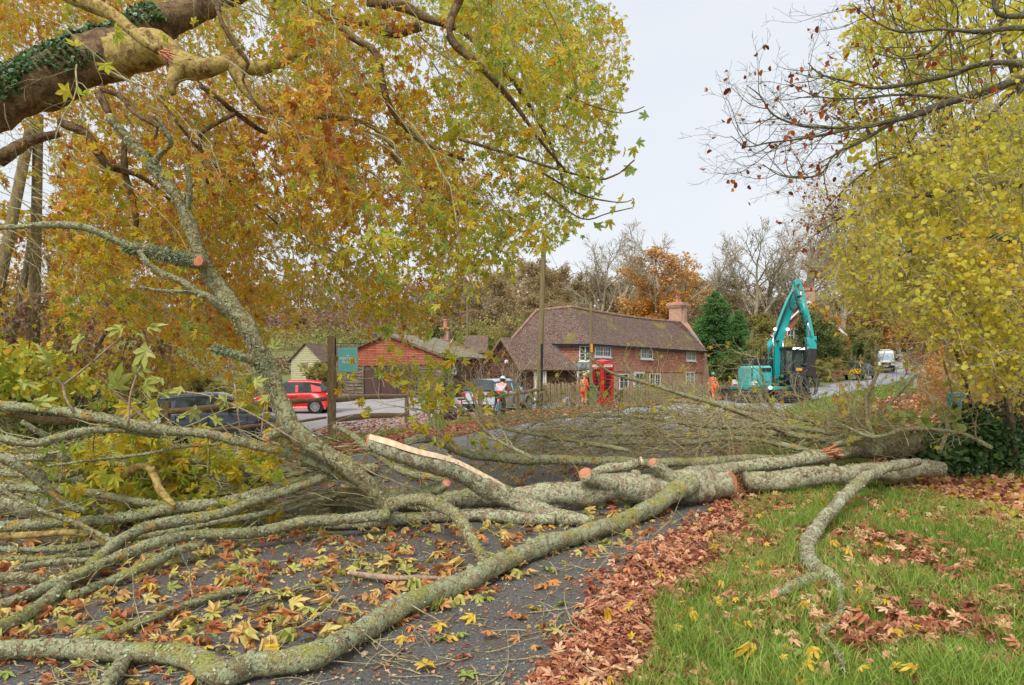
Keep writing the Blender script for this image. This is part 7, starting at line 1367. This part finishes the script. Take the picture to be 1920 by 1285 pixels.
fbranch('loose straight branch lying on leaves on the asphalt', [(50, 1215, 7, 4.4), (120, 1206, 8, 4.5), (190, 1192, 9, 4.6), (270, 1166, 10, 4.85), (330, 1142, 9, 5.05), (390, 1120, 9, 5.25), (440, 1108, 8, 5.35), (470, 1104, 7, 5.4)], B_fallen, 35, 2, cut0=True, cut1=True)
fbranch('hooked yellow-green branch standing above the green leaves', [(190, 925, 7, 7), (225, 900, 8, 6.9), (250, 880, 10, 6.8), (275, 876, 10, 6.8), (290, 892, 9, 6.75), (298, 915, 9, 6.7), (315, 935, 7, 6.65), (328, 948, 4, 6.6)], B_plane, 36, 0, knots=1, n=14)
fbranch('pale debarked stick lying on the asphalt in the middle', [(655, 1074, 5, 5.75), (690, 1080, 7, 5.7), (740, 1084, 7, 5.65), (790, 1083, 6, 5.65), (830, 1084, 3, 5.65)], B_dead, 37, 0, cut0='sap')
fbranch('smooth branch passing under the sawn forked limb', [(600, 985, 10, 7.6), (720, 978, 12, 7.7), (840, 966, 13, 7.8), (940, 968, 14, 7.8), (1040, 976, 12, 7.85)], B_trunk, 38, 0, n=14)
fbranch('dark underside branch at the bottom of the middle pile', [(300, 1000, 12, 7.3), (420, 985, 13, 7.4), (540, 975, 13, 7.5), (620, 962, 13, 7.6)], B_green, 39, 2)
fbranch('branch behind the forked branch with two broken ends', [(590, 930, 10, 7.7), (680, 925, 11, 7.7), (760, 925, 12, 7.7), (820, 918, 13, 7.6), (838, 905, 9, 7.5)], B_fallen, 40, 3, cut1=True, n=14)
fbranch('branch with small stubs right of the leaning lichened limb', [(560, 868, 8, 7.6), (640, 878, 10, 7.6), (700, 880, 13, 7.6), (705, 892, 11, 7.6)], B_fallen, 41, 2)
fbranch('branch slanting down to the sawn forked limb from the upper left', [(625, 800, 6, 9.2), (660, 815, 7, 9.1), (700, 850, 8, 8.9), (760, 885, 9, 8.6), (840, 900, 9, 8.4)], B_fallen, 42, 3)
fbranch('left-hand dark stick at the very bottom right of the grass', [(1330, 1272, 3, 3.9), (1400, 1276, 4, 3.85), (1480, 1282, 4, 3.8)], B_dark, 43, 0)
fbranch('small branch behind the yellow-blotched branch at far left', [(40, 790, 6, 6.8), (75, 812, 6, 6.9), (100, 830, 6, 7), (150, 870, 6, 7.1), (170, 905, 6, 7.2)], B_fallen, 44, 3)
fbranch('background branch lying over the green leaves at the left', [(-30, 885, 9, 7.4), (100, 895, 9, 7.5), (230, 915, 9, 7.7), (380, 930, 8, 7.9), (520, 925, 8, 8)], B_fallen, 45, 4)
fbranch('branch stub pair lying low behind the leaning limb foot', [(330, 905, 7, 8), (430, 895, 8, 8.1), (520, 880, 8, 8.2), (600, 900, 8, 8.1)], B_fallen, 46, 4)
fbranch('second loose twig-like branch on the asphalt near the long limb', [(430, 1140, 4, 5.2), (520, 1118, 4, 5.4), (600, 1098, 3.5, 5.6), (660, 1090, 3, 5.7)], B_green, 47, 5)

fbranch('slim branch running just above the knotty branch at mid left', [(-40, 1030, 7, 6.2), (90, 1030, 8, 6.3), (230, 1012, 8, 6.5), (380, 985, 8, 6.8), (520, 958, 7, 7.1), (640, 925, 6, 7.4)], B_fallen, 48, 4)
fbranch('grey branch under the highest arching branch at the left', [(-40, 862, 8, 7), (90, 858, 8, 7.1), (230, 872, 8, 7.3), (360, 895, 8, 7.5), (480, 900, 7, 7.7), (600, 880, 6, 7.9)], B_trunk, 49, 4)
fbranch('curving branch from the left edge passing above the hooked branch', [(-40, 930, 9, 7.2), (80, 905, 9, 7.2), (200, 870, 8, 7.3), (330, 862, 8, 7.4), (450, 880, 7, 7.6), (560, 925, 7, 7.8)], B_fallen, 50, 4)
fbranch('low branch hugging the asphalt below the thick left pile', [(-30, 1045, 6, 6.2), (80, 1048, 7, 6.2), (180, 1035, 7, 6.3), (300, 1045, 6, 6.2)], B_fallen, 51, 3)
fbranch('tapering branch rising from behind the forked branch to the leaning limb', [(860, 960, 9, 7.9), (760, 945, 9, 7.7), (660, 900, 8, 7.6), (600, 860, 7, 7.5), (560, 840, 5, 7.5)], B_fallen, 52, 3)
fbranch('thin crossing branch in front of the stacked branches at far left', [(-30, 900, 5, 5.8), (60, 950, 6, 5.9), (150, 985, 6, 6), (240, 1030, 5, 6)], B_green, 53, 3)
# brushwood of the fallen crown in the middle and right
rg = np.random.default_rng(77)
def brush(label, pts, seed, n1=16, L1=.9, mat=B_twig, leaves=None, up=-.005, L2=.5, dense=4):
    o = thing('brushwood_branch', label, 'branch', tuple(P(pts[0][0], pts[0][1], pts[0][3])), 0, 'twiggy branches of the fallen crown'); m = MB(); rg = np.random.default_rng(seed); pts = [(a+rg.normal()*5*(i > 0), b+rg.normal()*7*(i > 0), c*.62, d) for i, (a, b, c, d) in enumerate(pts)]; p, r = pxl(m, pts, 9, .07, .07, seed, gnd=True); m.build('branch', B_fallen if mat is B_twig else mat, o, world=True, smooth=True)
    out = []; grow(rg, p[::4], r[::4], [dict(n=n1, len=L1, ang=42, w=.15, g=up, seg=6, r=.012, taper=False, **{'from': .1}), dict(n=dense, len=L2, ang=42, w=.18, g=up*.6, seg=4, r=.0055, taper=False), dict(n=2, len=L2*.5, ang=40, w=.2, seg=3, r=.003, taper=False)], out)
    out = [q_ for q_ in out if q_[0] > 0 and q_[1][:, 2].min() > -.05]; mt = MB(); tubes(mt, out, (5, 5, 4, 3), .0028); mt.build('twig', mat, o, world=True)
    if leaves: ps = along(rg, out, leaves[0], 2, .03); ml = MB(); leafset(ml, ps, rg.uniform(*leaves[2], len(ps)), TP, rg, .7); ml.build('foliage', leaves[1], o, world=True)
    return o
BR = [('long twiggy branch arching low in front of the phone box', [(1660, 835, 9, 10.6), (1500, 800, 8, 11), (1340, 792, 7, 11.4), (1200, 778, 6, 11.8), (1090, 772, 5, 12), (1000, 795, 4, 12.2), (940, 825, 3, 12.2)], 22, 1.0),
 ('twiggy branch stretching left below the cottage door', [(1700, 815, 10, 11), (1600, 800, 9, 11.4), (1450, 772, 7, 12), (1330, 752, 5, 12.6), (1230, 745, 4, 13)], 18, .9),
 ('low thick twiggy branch above the far trunk', [(1640, 838, 10, 10.6), (1450, 820, 9, 11), (1300, 812, 8, 11.2), (1150, 806, 6, 11.4), (1000, 815, 4, 11.5)], 24, .9),
 ('slender branch rising in front of the phone box', [(1470, 810, 8, 10.8), (1380, 780, 7, 10.6), (1266, 748, 6, 10.4), (1210, 722, 5, 10.3), (1150, 690, 4, 10.2), (1095, 662, 2, 10.2)], 9, .55),
 ('upright twiggy branch in front of the pick-up', [(1640, 830, 9, 9.8), (1630, 790, 8, 9.8), (1625, 745, 6, 9.8), (1634, 700, 4, 9.8), (1640, 665, 2, 9.8)], 8, .5),
 ('twisted dark branch above the yellow leaves near the ivy', [(1560, 835, 8, 10), (1590, 825, 9, 10), (1625, 808, 9, 10), (1610, 785, 7, 10), (1585, 770, 5, 10), (1572, 755, 3, 10)], 8, .5),
 ('thin curved branch in front of the far bend', [(1620, 820, 6, 10.3), (1660, 765, 5, 10.3), (1690, 738, 4, 10.3), (1712, 705, 2.5, 10.3)], 6, .4),
 ('twiggy branch spreading in front of the ivy at the right', [(1860, 840, 6, 9.2), (1800, 800, 6, 9.3), (1720, 800, 6, 9.4), (1640, 808, 5, 9.5), (1580, 800, 3, 9.6)], 8, .4),
 ('twiggy branch below the digger tracks', [(1560, 840, 8, 11), (1450, 800, 7, 11.5), (1380, 770, 6, 12), (1330, 745, 4, 12.4), (1300, 730, 2.5, 12.6)], 16, .8),
 ('dense twiggy branch lying left of the splintered trunk', [(1540, 850, 8, 10.4), (1400, 832, 8, 10.8), (1280, 828, 7, 11), (1160, 832, 6, 11), (1050, 840, 4, 11)], 22, .75),
 ('wispy branch spread over the road in front of the cyclist', [(1180, 845, 7, 10.4), (1060, 825, 6, 10.6), (960, 805, 5, 10.8), (900, 775, 4, 11), (850, 745, 3, 11.2), (800, 725, 2, 11.3)], 16, .8),
 ('twig spray standing before the digger counterweight', [(1520, 830, 6, 11.5), (1460, 780, 5, 11.5), (1440, 730, 4, 11.5), (1425, 690, 3, 11.5), (1418, 660, 1.5, 11.5)], 7, .5),
 ('twiggy branch reaching the far road by the digger', [(1500, 830, 7, 13), (1400, 785, 6, 13.5), (1300, 765, 5, 14), (1200, 760, 4, 14.5), (1120, 770, 3, 14.8)], 20, 1.0),
 ('far twiggy branch lying on the road beyond the pile', [(1350, 800, 6, 13.5), (1230, 790, 6, 14), (1100, 790, 5, 14.5), (980, 805, 4, 14.5)], 18, 1.0),
 ('leafless branch fanning over the verge left of the ivy', [(1760, 850, 7, 9.6), (1780, 800, 5, 9.6), (1760, 765, 4, 9.7), (1730, 750, 3, 9.8)], 3, .4)]
for i, (lab, pts, n1, L1) in enumerate(BR): brush(lab, pts, 100+i, n1, L1, leaves=(.22, ML_plane_g, (.07, .13)), L2=.5)
brush('leafy twigs with yellow-green leaves in front of the fence posts', [(1000, 860, 6, 8.6), (930, 820, 5, 8.8), (880, 780, 4, 9), (820, 745, 3, 9), (765, 705, 2, 9)], 200, 12, .7, B_twig, (1.1, ML_plane_g, (.13, .2)), dense=3)
brush('leafy twigs sprouting behind the sawn forked limb', [(860, 850, 5, 8.6), (820, 800, 4, 8.7), (790, 770, 3, 8.8), (740, 760, 2, 8.8)], 201, 8, .6, B_twig, (1.4, ML_plane_g, (.13, .2)), dense=3)
brush('yellow-leaved twigs on the grass before the digger', [(1560, 840, 4, 11), (1590, 815, 3, 11.2), (1620, 800, 2, 11.4), (1560, 790, 2, 11.5)], 202, 14, .55, B_twig, (3.5, ML_maple, (.06, .11)), dense=4)
brush('leafy green shoots behind the left rails of branches', [(420, 880, 4, 7.6), (330, 850, 3, 7.6), (240, 830, 2, 7.6)], 203, 12, .6, B_twig, (2.2, ML_plane_g, (.16, .24)), dense=3)
brush('leafy green shoots lying under the hooked branch', [(520, 920, 4, 7.4), (400, 910, 3, 7.4), (280, 905, 2, 7.3), (180, 890, 2, 7.3)], 204, 14, .55, B_twig, (2.6, ML_plane_g, (.16, .24)), dense=3)
brush('bare twigs in front of the dark grey car', [(640, 830, 4, 7.8), (560, 800, 3, 7.6), (500, 760, 2, 7.5)], 205, 5, .6, B_twig, (.8, ML_plane_g, (.14, .2)), dense=3)
# upright suckers with big pale leaves at the left
o = thing('leafy_sucker', 'upright pale stems with big fresh leaves in front of the left thicket', 'plant', tuple(P(140, 770, 5.2))); m = MB()
for pts in ([(140, 775, 3, 5.2), (122, 745, 2.5, 5.2), (118, 722, 2.5, 5.2), (98, 705, 2, 5.15), (92, 690, 2, 5.1)], [(120, 722, 2.5, 5.2), (160, 690, 2, 5.2), (200, 655, 1.8, 5.2), (235, 628, 1.5, 5.2)], [(178, 680, 1.6, 5.2), (160, 665, 1.4, 5.15), (150, 650, 1.4, 5.1)], [(240, 800, 2.5, 5.2), (245, 740, 2.2, 5.2), (262, 690, 2, 5.2), (282, 650, 1.8, 5.2)], [(300, 810, 2, 5.6), (215, 735, 2, 5.4), (180, 700, 2, 5.3)], [(560, 830, 1.6, 6.2), (480, 780, 1.6, 6.2), (400, 745, 1.5, 6.2), (335, 733, 1.3, 6.2)], [(452, 820, 1.4, 6.4), (446, 775, 1.4, 6.4), (440, 720, 1.3, 6.4)], [(490, 820, 1.6, 6.6), (495, 770, 1.6, 6.6), (512, 730, 1.2, 6.6)]): pxl(m, pts, 6, .05, .05, 1)
m.build('stem', B_dead, o, world=True, smooth=True)
SL = [(90, 690, 5.1, .2), (235, 620, 5.2, .16), (252, 622, 5.2, .13), (150, 646, 5.1, .17), (284, 650, 5.2, .23), (220, 735, 5, .23), (250, 690, 5.2, .13), (30, 720, 5, .2), (50, 745, 5, .2), (270, 720, 5.5, .18), (310, 715, 5.6, .17), (280, 620, 5.4, .14), (60, 760, 5, .18), (345, 728, 6.2, .13), (400, 735, 6.2, .12), (355, 765, 6.2, .17), (300, 745, 6, .18), (395, 790, 6.2, .15), (430, 750, 6.2, .17), (455, 765, 6.4, .13), (505, 745, 6.6, .14), (560, 690, 6.8, .15), (575, 640, 6.8, .13), (475, 720, 6.4, .15), (330, 790, 6, .14), (510, 655, 6.8, .15)]
rg = np.random.default_rng(6); ps = np.array([P(a, b, Y) for a, b, Y, s in SL]); ML_fresh = m_leaf('fresh_plane_leaf', [(0, rgb(190,186,84)), (.6, rgb(176,184,96)), (1, rgb(206,204,140))], .35, .8, 6)
for k in range(len(ps)): m = MB(); leafset(m, ps[k:k+1], np.array([SL[k][3]*1.2]), TP, rg, .3, nrm=np.array([[0, -1, .6]])+rg.normal(size=(1, 3))*.6, tip=rg.normal(size=(1, 3))*np.array([1, .4, .7])); m.build('leaf', ML_fresh, o, world=True)
# ivy heap at the right
o = thing('ivy_heap', 'glossy dark ivy heap covering the end of the fallen trunk', 'ivy', (6.9, 10.3, 0)); n = 15000; a = rg.uniform(0, 6.28, n); q_ = rg.uniform(0, 1, n)**.5; cx = rg.choice([0, 1, 2, 3], n, p=[.2, .3, .3, .2])
C_ = np.array([(7.25, 11.4, .15, .75, .72), (8.1, 11.7, .15, 1.0, .98), (9.2, 12.1, .2, 1.15, 1.15), (10.5, 12.5, .2, 1.3, 1.25)])[cx]; u = unit(rg.normal(size=(n, 3))); u[:, 2] = abs(u[:, 2]); ps = np.c_[C_[:, 0]+u[:, 0]*C_[:, 3]*1.05, C_[:, 1]+u[:, 1]*C_[:, 3]*.8, C_[:, 2]*0+u[:, 2]*C_[:, 4]]*1.0; ps += rg.normal(size=ps.shape)*.07
ps[:, 2] += .12*np.sin(ps[:, 0]*5)+.1*np.sin(ps[:, 1]*7); m = MB(); leafset(m, ps, rg.uniform(.05, .1, n), TI, rg, .3, nrm=u+rg.normal(size=(n, 3))*.6); m.build('foliage', ML_ivy, o, world=True)
m = MB()
for _ in range(40): b = np.array([rg.uniform(6.6, 10), rg.uniform(11.2, 12), 0]); m.tube(line(rg, b, (rg.normal(), rg.normal()-.5, 1), 1.0, 6, .3, -.1), np.linspace(.012, .004, 7), 4, cap=False)
m.build('stem', B_green, o, world=True)
# moss-green big leaves on the fallen trunk top
ps = np.array([P(rg.uniform(1640, 1800), rg.uniform(770, 800), rg.uniform(9.9, 10.6)) for _ in range(90)]); m = MB(); leafset(m, ps, rg.uniform(.08, .15, 90), TO, rg, .1, nrm=np.array([0, -.3, 1])+rg.normal(size=(90, 3))*.4); tag(m.build('bramble_leaves', m_leaf('pale_green_leaf', [(0, rgb(150,170,80)), (1, rgb(196,208,130))], .3)), 'pale green bramble leaves trailing over the fallen trunk', 'bramble', kind='stuff')
# ---------------------------------------------------------------- leaf litter, single leaves, twigs, grass
rg = np.random.default_rng(99)
def scatter(n, A, B, y0, y1, pw=2.0):
    u = rg.uniform(size=n); k = 1-pw; y = (y0**k+u*(y1**k-y0**k))**(1/k); a, b = A(y), B(y); x = a+(b-a)*rg.uniform(size=n); return x, y
def litter(name, mat, x, y, sz, T, lift=.012, tilt=.45, curl=(.8, 2.6)):
    n = len(x); z = G(x, y)+lift+rg.uniform(0, lift, n); nr = np.c_[rg.normal(size=(n, 2))*tilt, np.ones(n)]; tp = rg.normal(size=(n, 3))*np.array([1, 1, .25]); tp = tp-nr*(tp*nr).sum(1)[:, None]/(nr*nr).sum(1)[:, None]; tp[:, 2] += rg.normal(size=n)*.12
    m = MB(); leafset(m, np.c_[x, y, z], sz, T, rg, tip=tp, nrm=nr, curl=curl); return tag(m.build(name, mat), kind='stuff')
x, y = scatter(7800, lambda y: xr(y)-.22-.2*np.sin(y*1.3)-.2*rg.uniform(size=len(y))**2, lambda y: xr(y)+.14+.07*np.clip(y-3, 0, 6)+.18*np.sin(y*2.3)+.6*rg.uniform(size=len(y))**3, 2.6, 17, 1.9); litter('leaf_litter', ML_litter, x, y, rg.uniform(.03, .10, len(x))+.06*rg.uniform(size=len(x))**3, TP, .02, .8)
x, y = scatter(7500, lambda y: xr(y)+.6, lambda y: np.interp(y, [2, 6, 9, 14], [6.2, 5.8, 6, 7.6]), 2.6, 15, 1.9); j = np.array([mnoise.noise(Vector((a*.9, b*.7, 1)))+.3*(a < xr(b)+1.9)+rg.normal()*.25 for a, b in zip(x, y)]) > -.06; litter('leaf_litter', ML_litter, x[j], y[j], rg.uniform(.06, .14, j.sum()), TP, .035, .6)
x, y = scatter(3800, lambda y: xl(y)*.6+xr(y)*.4-1, lambda y: xr(y)-.1, 3.0, 9, 1.6); j = np.array([mnoise.noise(Vector((a*1.1, b*1.1, 4))) for a, b in zip(x, y)]) > .12; litter('leaf_litter', ML_lit2, x[j], y[j], rg.uniform(.03, .11, j.sum()), TPs, .01, .5)
x, y = scatter(3000, lambda y: np.maximum(xl(y), -9), lambda y: xr(y)-.5-1.5*np.clip((7-y)/4, 0, 1), 4.2, 16, 2.0); litter('leaf_litter', ML_lit2, x, y, rg.uniform(.08, .2, len(x)), TP, .02, .6)
x, y = scatter(16000, lambda y: np.interp(y, [2, 6, 9, 12, 20, 40, 60], [5.7, 5.3, 5.2, 6.0, 10, 21, 35]), lambda y: np.interp(y, [2, 6, 9, 12, 20, 40, 60], [10, 9.5, 9.8, 9.8, 13.6, 25, 39]), 6, 50, 2.0); litter('leaf_litter', ML_lit2 if False else ML_litter, x, y, rg.uniform(.05, .11, len(x))*np.clip(y/9, 1, 3), TO, .012, .5)
x, y = scatter(1600, lambda y: np.interp(y, [6, 9, 12], [5.3, 5.3, 6]), lambda y: np.interp(y, [6, 9, 12], [9.5, 9.8, 9.8]), 6, 13, 2.0); litter('leaf_litter', ML_hazel, x, y, rg.uniform(.05, .09, len(x)), TO, .03, .5)
x, y = scatter(12000, lambda y: xl(y)-3.0, lambda y: xl(y)+.1, 12, 55, 1.7); litter('leaf_litter', ML_litter, x, y, rg.uniform(.1, .18, len(x))*np.clip(y/20, 1, 2), TPs, .02, .5)
x, y = scatter(3500, lambda y: xl(y)-7, lambda y: xl(y)-2.5, 17, 34, 1.7); litter('leaf_litter', ML_litter, x, y, rg.uniform(.1, .16, len(x)), TPs, .02, .5)
x, y = scatter(500, lambda y: xl(y), lambda y: xr(y), 12, 40, 1.7); litter('leaf_litter', ML_lit2, x, y, rg.uniform(.08, .16, len(x)), TPs, .015, .4)
# grit, bark crumbs and lichen bits on the asphalt
n = 16000; x, y = scatter(n, lambda y: xl(y)*.5+xr(y)*.5-1.5, lambda y: xr(y), 2.8, 10, 1.8); m = MB(); leafset(m, np.c_[x, y, G(x, y)+.006], rg.uniform(.005, .02, n)+.03*rg.uniform(size=n)**8, TQ, rg, nrm=np.c_[rg.normal(size=(n, 2))*.5, np.ones(n)], tip=rg.normal(size=(n, 3))*np.array([1, 1, .2])); tag(m.build('bark_crumbs', m_leaf('bark_crumb', [(0, rgb(110,90,60)), (.5, rgb(160,150,110)), (.8, rgb(190,180,140)), (1, rgb(210,190,150))], .05)), kind='stuff')
x, y = scatter(7000, lambda y: xl(y)*.6+xr(y)*.4-1.5, lambda y: xr(y)+.2, 2.9, 11, 1.9); j = np.array([mnoise.noise(Vector((a*1.6, b*1.6, 9))) for a, b in zip(x, y)]) > -.1; litter('leaf_crumbs', ML_litter, x[j], y[j], rg.uniform(.012, .04, j.sum()), TQ, .006, .4)
# single large leaves on the asphalt and litter
VAR = []
for k in range(6):
    rk = np.random.default_rng(300+k); V, Fc = TP; V = V.copy(); V[:, 0] *= rk.uniform(.85, 1.15); V[:, 2] = V[:, 2]*rk.uniform(.5, 2.2)+.10*np.sin(V[:, 0]*rk.uniform(3, 7)+k)*rk.uniform(.3, 1); V[1:, :2] *= 1+rk.normal(size=(len(V)-1, 1))*.05; mb_ = MB(); mb_.add(V, Fc); mb_.tube([(0, .02, 0), (.05*rk.normal(), -.25, .04), (.1*rk.normal(), -.45, .1)], [.014, .012, .01], 4); VAR.append(mb_)
cn = ['yellow', 'orange', 'brown', 'green', 'pale']; LB = [('bright yellow plane leaf lying on dark asphalt or litter', 'yellow fallen leaves'), ('orange plane leaf curled on dark asphalt or litter', 'orange fallen leaves'), ('dry brown plane leaf curled on dark asphalt or litter', 'brown fallen leaves'), ('green plane leaf lying flat on dark asphalt or litter', 'green fallen leaves'), ('pale straw plane leaf lying on dark asphalt or litter', 'pale fallen leaves')]
meshes = {}; cnt = [0]*5
for ci in range(5):
    for k in range(6):
        src = VAR[k]; q_ = MB(); q_.v = src.v; q_.b = src.b; q_.n = src.n; o = q_.build('fallen_leaf', ML_f[ci]); meshes[ci, k] = o.data; bpy.data.objects.remove(o)
def zone(x, y, s):
    px = x/y*F+960; py = HY+H/y*F
    a = 'left of centre below the branches' if px < 330 else 'between branch pile and front limb' if px < 620 and py < 1180 else 'beside the long front limb' if px < 760 else 'on open asphalt right of the front limb' if px < 1050 else 'at the edge of the leafy kerb strip' if px < 1300 else 'in the grass'
    b = 'near the bottom edge' if py > 1190 else 'low down' if py > 1110 else 'halfway up' if py > 1030 else 'under the trunk'
    return ('large' if s > .16 else 'mid-sized' if s > .125 else 'small')+' ', a+', '+b
LB2 = ['bright yellow', 'orange', 'dry brown', 'green', 'pale straw']
def oneleaf(x, y, s, ci, k, dz=.02):
    o = bpy.data.objects.new('fallen_leaf', meshes[ci, k]); col.objects.link(o); o.location = (x, y, gz(x, y)+dz); o.rotation_euler = (rg.normal()*.18, rg.normal()*.18, rg.uniform(0, 6.28)); o.scale = (s, s, s); z_ = zone(x, y, s); lab = z_[0]+LB2[ci]+' leaf '+z_[1]; tag(o, lab, 'leaf', LB[ci][1]); return o
def PG(px, py, z=0): Y = F*(H-z)/(py-HY); return ((px-960)/F*Y, Y)
for px, py, s, ci in ((1148, 1228, .2, 0), (830, 1178, .19, 0), (1030, 1105, .2, 1), (785, 1155, .15, 2), (800, 1265, .17, 0), (912, 1195, .14, 1), (868, 1240, .15, 2), (985, 1165, .13, 1), (1015, 1070, .16, 3), (1035, 1192, .16, 3), (1055, 1195, .15, 4), (1180, 1075, .12, 1), (1340, 1050, .17, 4), (1470, 1245, .2, 0), (1500, 1250, .2, 3), (1640, 1065, .15, 1), (1790, 1168, .16, 1), (1140, 1165, .2, 4), (650, 1150, .16, 1), (340, 1185, .2, 0), (295, 1180, .2, 4), (370, 1265, .19, 1), (415, 1225, .16, 4), (430, 1275, .17, 4), (490, 1255, .15, 2), (285, 1105, .16, 0), (205, 1150, .14, 2), (640, 1130, .14, 4), (530, 1125, .14, 3), (690, 1190, .13, 3), (740, 1130, .13, 0), (1100, 1215, .15, 3), (1050, 1255, .17, 4), (1330, 1190, .15, 4), (1170, 1250, .15, 4), (1250, 1100, .12, 3), (600, 1095, .14, 0), (560, 1060, .15, 1), (1520, 1155, .14, 2), (1645, 1245, .2, 2), (1700, 1250, .19, 2), (1890, 1240, .17, 2), (1360, 1225, .16, 2), (1420, 1150, .16, 2)):
    x, y = PG(px, py); oneleaf(x, y, s*.95, ci, rg.integers(6), .03)
x, y = scatter(70, lambda y: xr(y)-.2, lambda y: xr(y)+2.2, 3.3, 8.5, 2.0); litter('leaf_litter', ML_f[0], x, y, rg.uniform(.05, .13, len(x)), TP, .06, .5)
x, y = scatter(235, lambda y: xl(y)*.35+xr(y)*.65-2, lambda y: xr(y)+.4, 3.3, 8.5, 2.0)
for a, b in zip(x, y): oneleaf(a, b, rg.uniform(.09, .17), rg.choice(5, p=[.24, .28, .26, .12, .10]), rg.integers(6))
# twig litter
m = MB()
for _ in range(640):
    x_, y_ = scatter(1, lambda y: np.maximum(xl(y)*.6+xr(y)*.4-1, -6), lambda y: xr(y)+.5, 3.2, 11, 1.8); b = np.array([x_[0], y_[0], gz(x_[0], y_[0])+.012]); L_ = rg.uniform(.06, .5)+.4*rg.uniform()**4; p = line(rg, b, (rg.normal(), rg.normal()*.6, .05), L_, 6, .22, 0); p[:, 2] = np.maximum(p[:, 2], b[2]); m.tube(p, np.linspace(rg.uniform(.002, .007), .0015, 7), 5, cap=False)
    if rg.uniform() < .6: m.tube(line(rg, p[3], rg.normal(size=3)*np.array([1, 1, .3]), L_*.4, 4, .2, 0), [.004, .003, .003, .002, .002], 4, cap=False)
tag(m.build('twig_litter', B_twig, smooth=True), kind='stuff')
m = MB()   # loose fine brush tangled through the pile
for _ in range(820):
    px, py = rg.uniform(960, 1700), rg.uniform(772, 852); Y = rg.uniform(10.2, 13.5); b = P(px, py, Y)
    if b[2] < gz(b[0], Y): b[2] = gz(b[0], Y)+.03
    out = []; grow(rg, line(rg, b, (rg.normal()-.3, rg.normal()*.5, rg.normal()*.28+.0), rg.uniform(.5, 1.2), 7, .14, -.01), np.linspace(.007, .003, 8), [dict(n=3, len=.35, ang=45, w=.2, seg=4, r=.004, taper=False)], out); tubes(m, [q_ for q_ in out if q_[1][:, 2].min() > 0], (4, 3), .003)
for _ in range(520):
    px, py = rg.uniform(-20, 640), rg.uniform(835, 1000); Y = rg.uniform(7.3, 8.6); b = P(px, py, Y)
    if b[2] < .05: continue
    m.tube(line(rg, b, (rg.choice([-1, 1]), rg.normal()*.4, rg.normal()*.3), rg.uniform(.4, 1.5), 7, .11, -.02), np.linspace(rg.choice([.005, .009, .015], p=[.5, .35, .15]), .003, 8), 5, cap=False)
tag(m.build('brushwood', B_twig, smooth=True), kind='stuff')
ps = []
for _ in range(900):
    px, py = rg.uniform(-20, 530), rg.uniform(835, 985); Y = rg.uniform(6.9, 8.6); b = P(px, py, Y)
    if b[2] > .03 and mnoise.noise(Vector((b[0]*1.2, b[1]*1.5, 2))) > -.15: ps.append(b)
m = MB(); ps = np.array(ps); leafset(m, ps, rg.uniform(.1, .22, len(ps)), TP, rg, .5); tag(m.build('leafy_debris', ML_plane_g), kind='stuff')
# grass
def grass(n, A, B, y0, y1, hgt, wd, pw=2.0, clump=.0, seed=1, mask=None):
    x, y = scatter(n, A, B, y0, y1, pw); c = np.array([mnoise.noise(Vector((a*1.3, b*1.3, seed)))+.5*mnoise.noise(Vector((a*4, b*4, seed+5))) for a, b in zip(x, y)]); j = c > clump; x, y, c = x[j], y[j], c[j]; n = len(x)
    h = hgt*rg.uniform(.45, 1.25, n)*(1+.8*np.clip(c, -.4, .6)); w_ = wd*rg.uniform(.7, 1.3, n); a = rg.uniform(0, 6.28, n); s = np.c_[np.cos(a), np.sin(a), np.zeros(n)]; b = rg.uniform(0, 6.28, n); ln = np.c_[np.cos(b), np.sin(b), np.zeros(n)]*(rg.uniform(.1, 1.0, n)*h)[:, None]
    o = np.c_[x, y, G(x, y)-.01]; up = np.array([0, 0, 1.]); hh = h[:, None]; ww = w_[:, None]
    V = np.stack([o-s*ww/2, o+s*ww/2, o+up*hh*.45+ln*.22-s*ww*.42, o+up*hh*.45+ln*.22+s*ww*.42, o+up*hh*.78+ln*.6-s*ww*.28, o+up*hh*.78+ln*.6+s*ww*.28, o+up*hh*.93+ln*1.05], 1).reshape(-1, 3)
    i = np.arange(n)[:, None]*7; m = MB(); m.add(V, np.vstack([i+np.array([[0, 1, 3, 2]]), i+np.array([[2, 3, 5, 4]])])); m.b.append((i+np.array([[4, 5, 6]]), 0)); return tag(m.build('grass', M_grass), kind='stuff')
PL = lambda y: np.interp(y, [2, 6, 9, 12, 20, 40, 60], [6.8, 6.0, 5.7, 6.3, 10.4, 21.4, 35.5])
grass(78000, lambda y: xr(y)+.18+.06*np.clip(y-3, 0, 6)+.2*np.sin(y*2.1), PL, 2.7, 10.5, .13, .006, 2.1, -.42, 1)
grass(9000, lambda y: xr(y)+.2, lambda y: xr(y)+.9, 2.7, 9, .11, .005, 2.1, .15, 2)
grass(26000, lambda y: xr(y)+.4, PL, 10, 30, .16, .014, 1.9, -.5, 3); grass(12000, lambda y: xr(y)+.3, PL, 28, 62, .2, .04, 1.7, -.5, 4)
grass(7000, lambda y: xl(y)-3.2, lambda y: xl(y)-1.8, 14, 45, .14, .02, 1.7, -.1, 5); grass(9000, lambda y: np.full(len(y), 7.6), lambda y: np.full(len(y), 12.), 7, 22, .16, .012, 1.8, .0, 6)
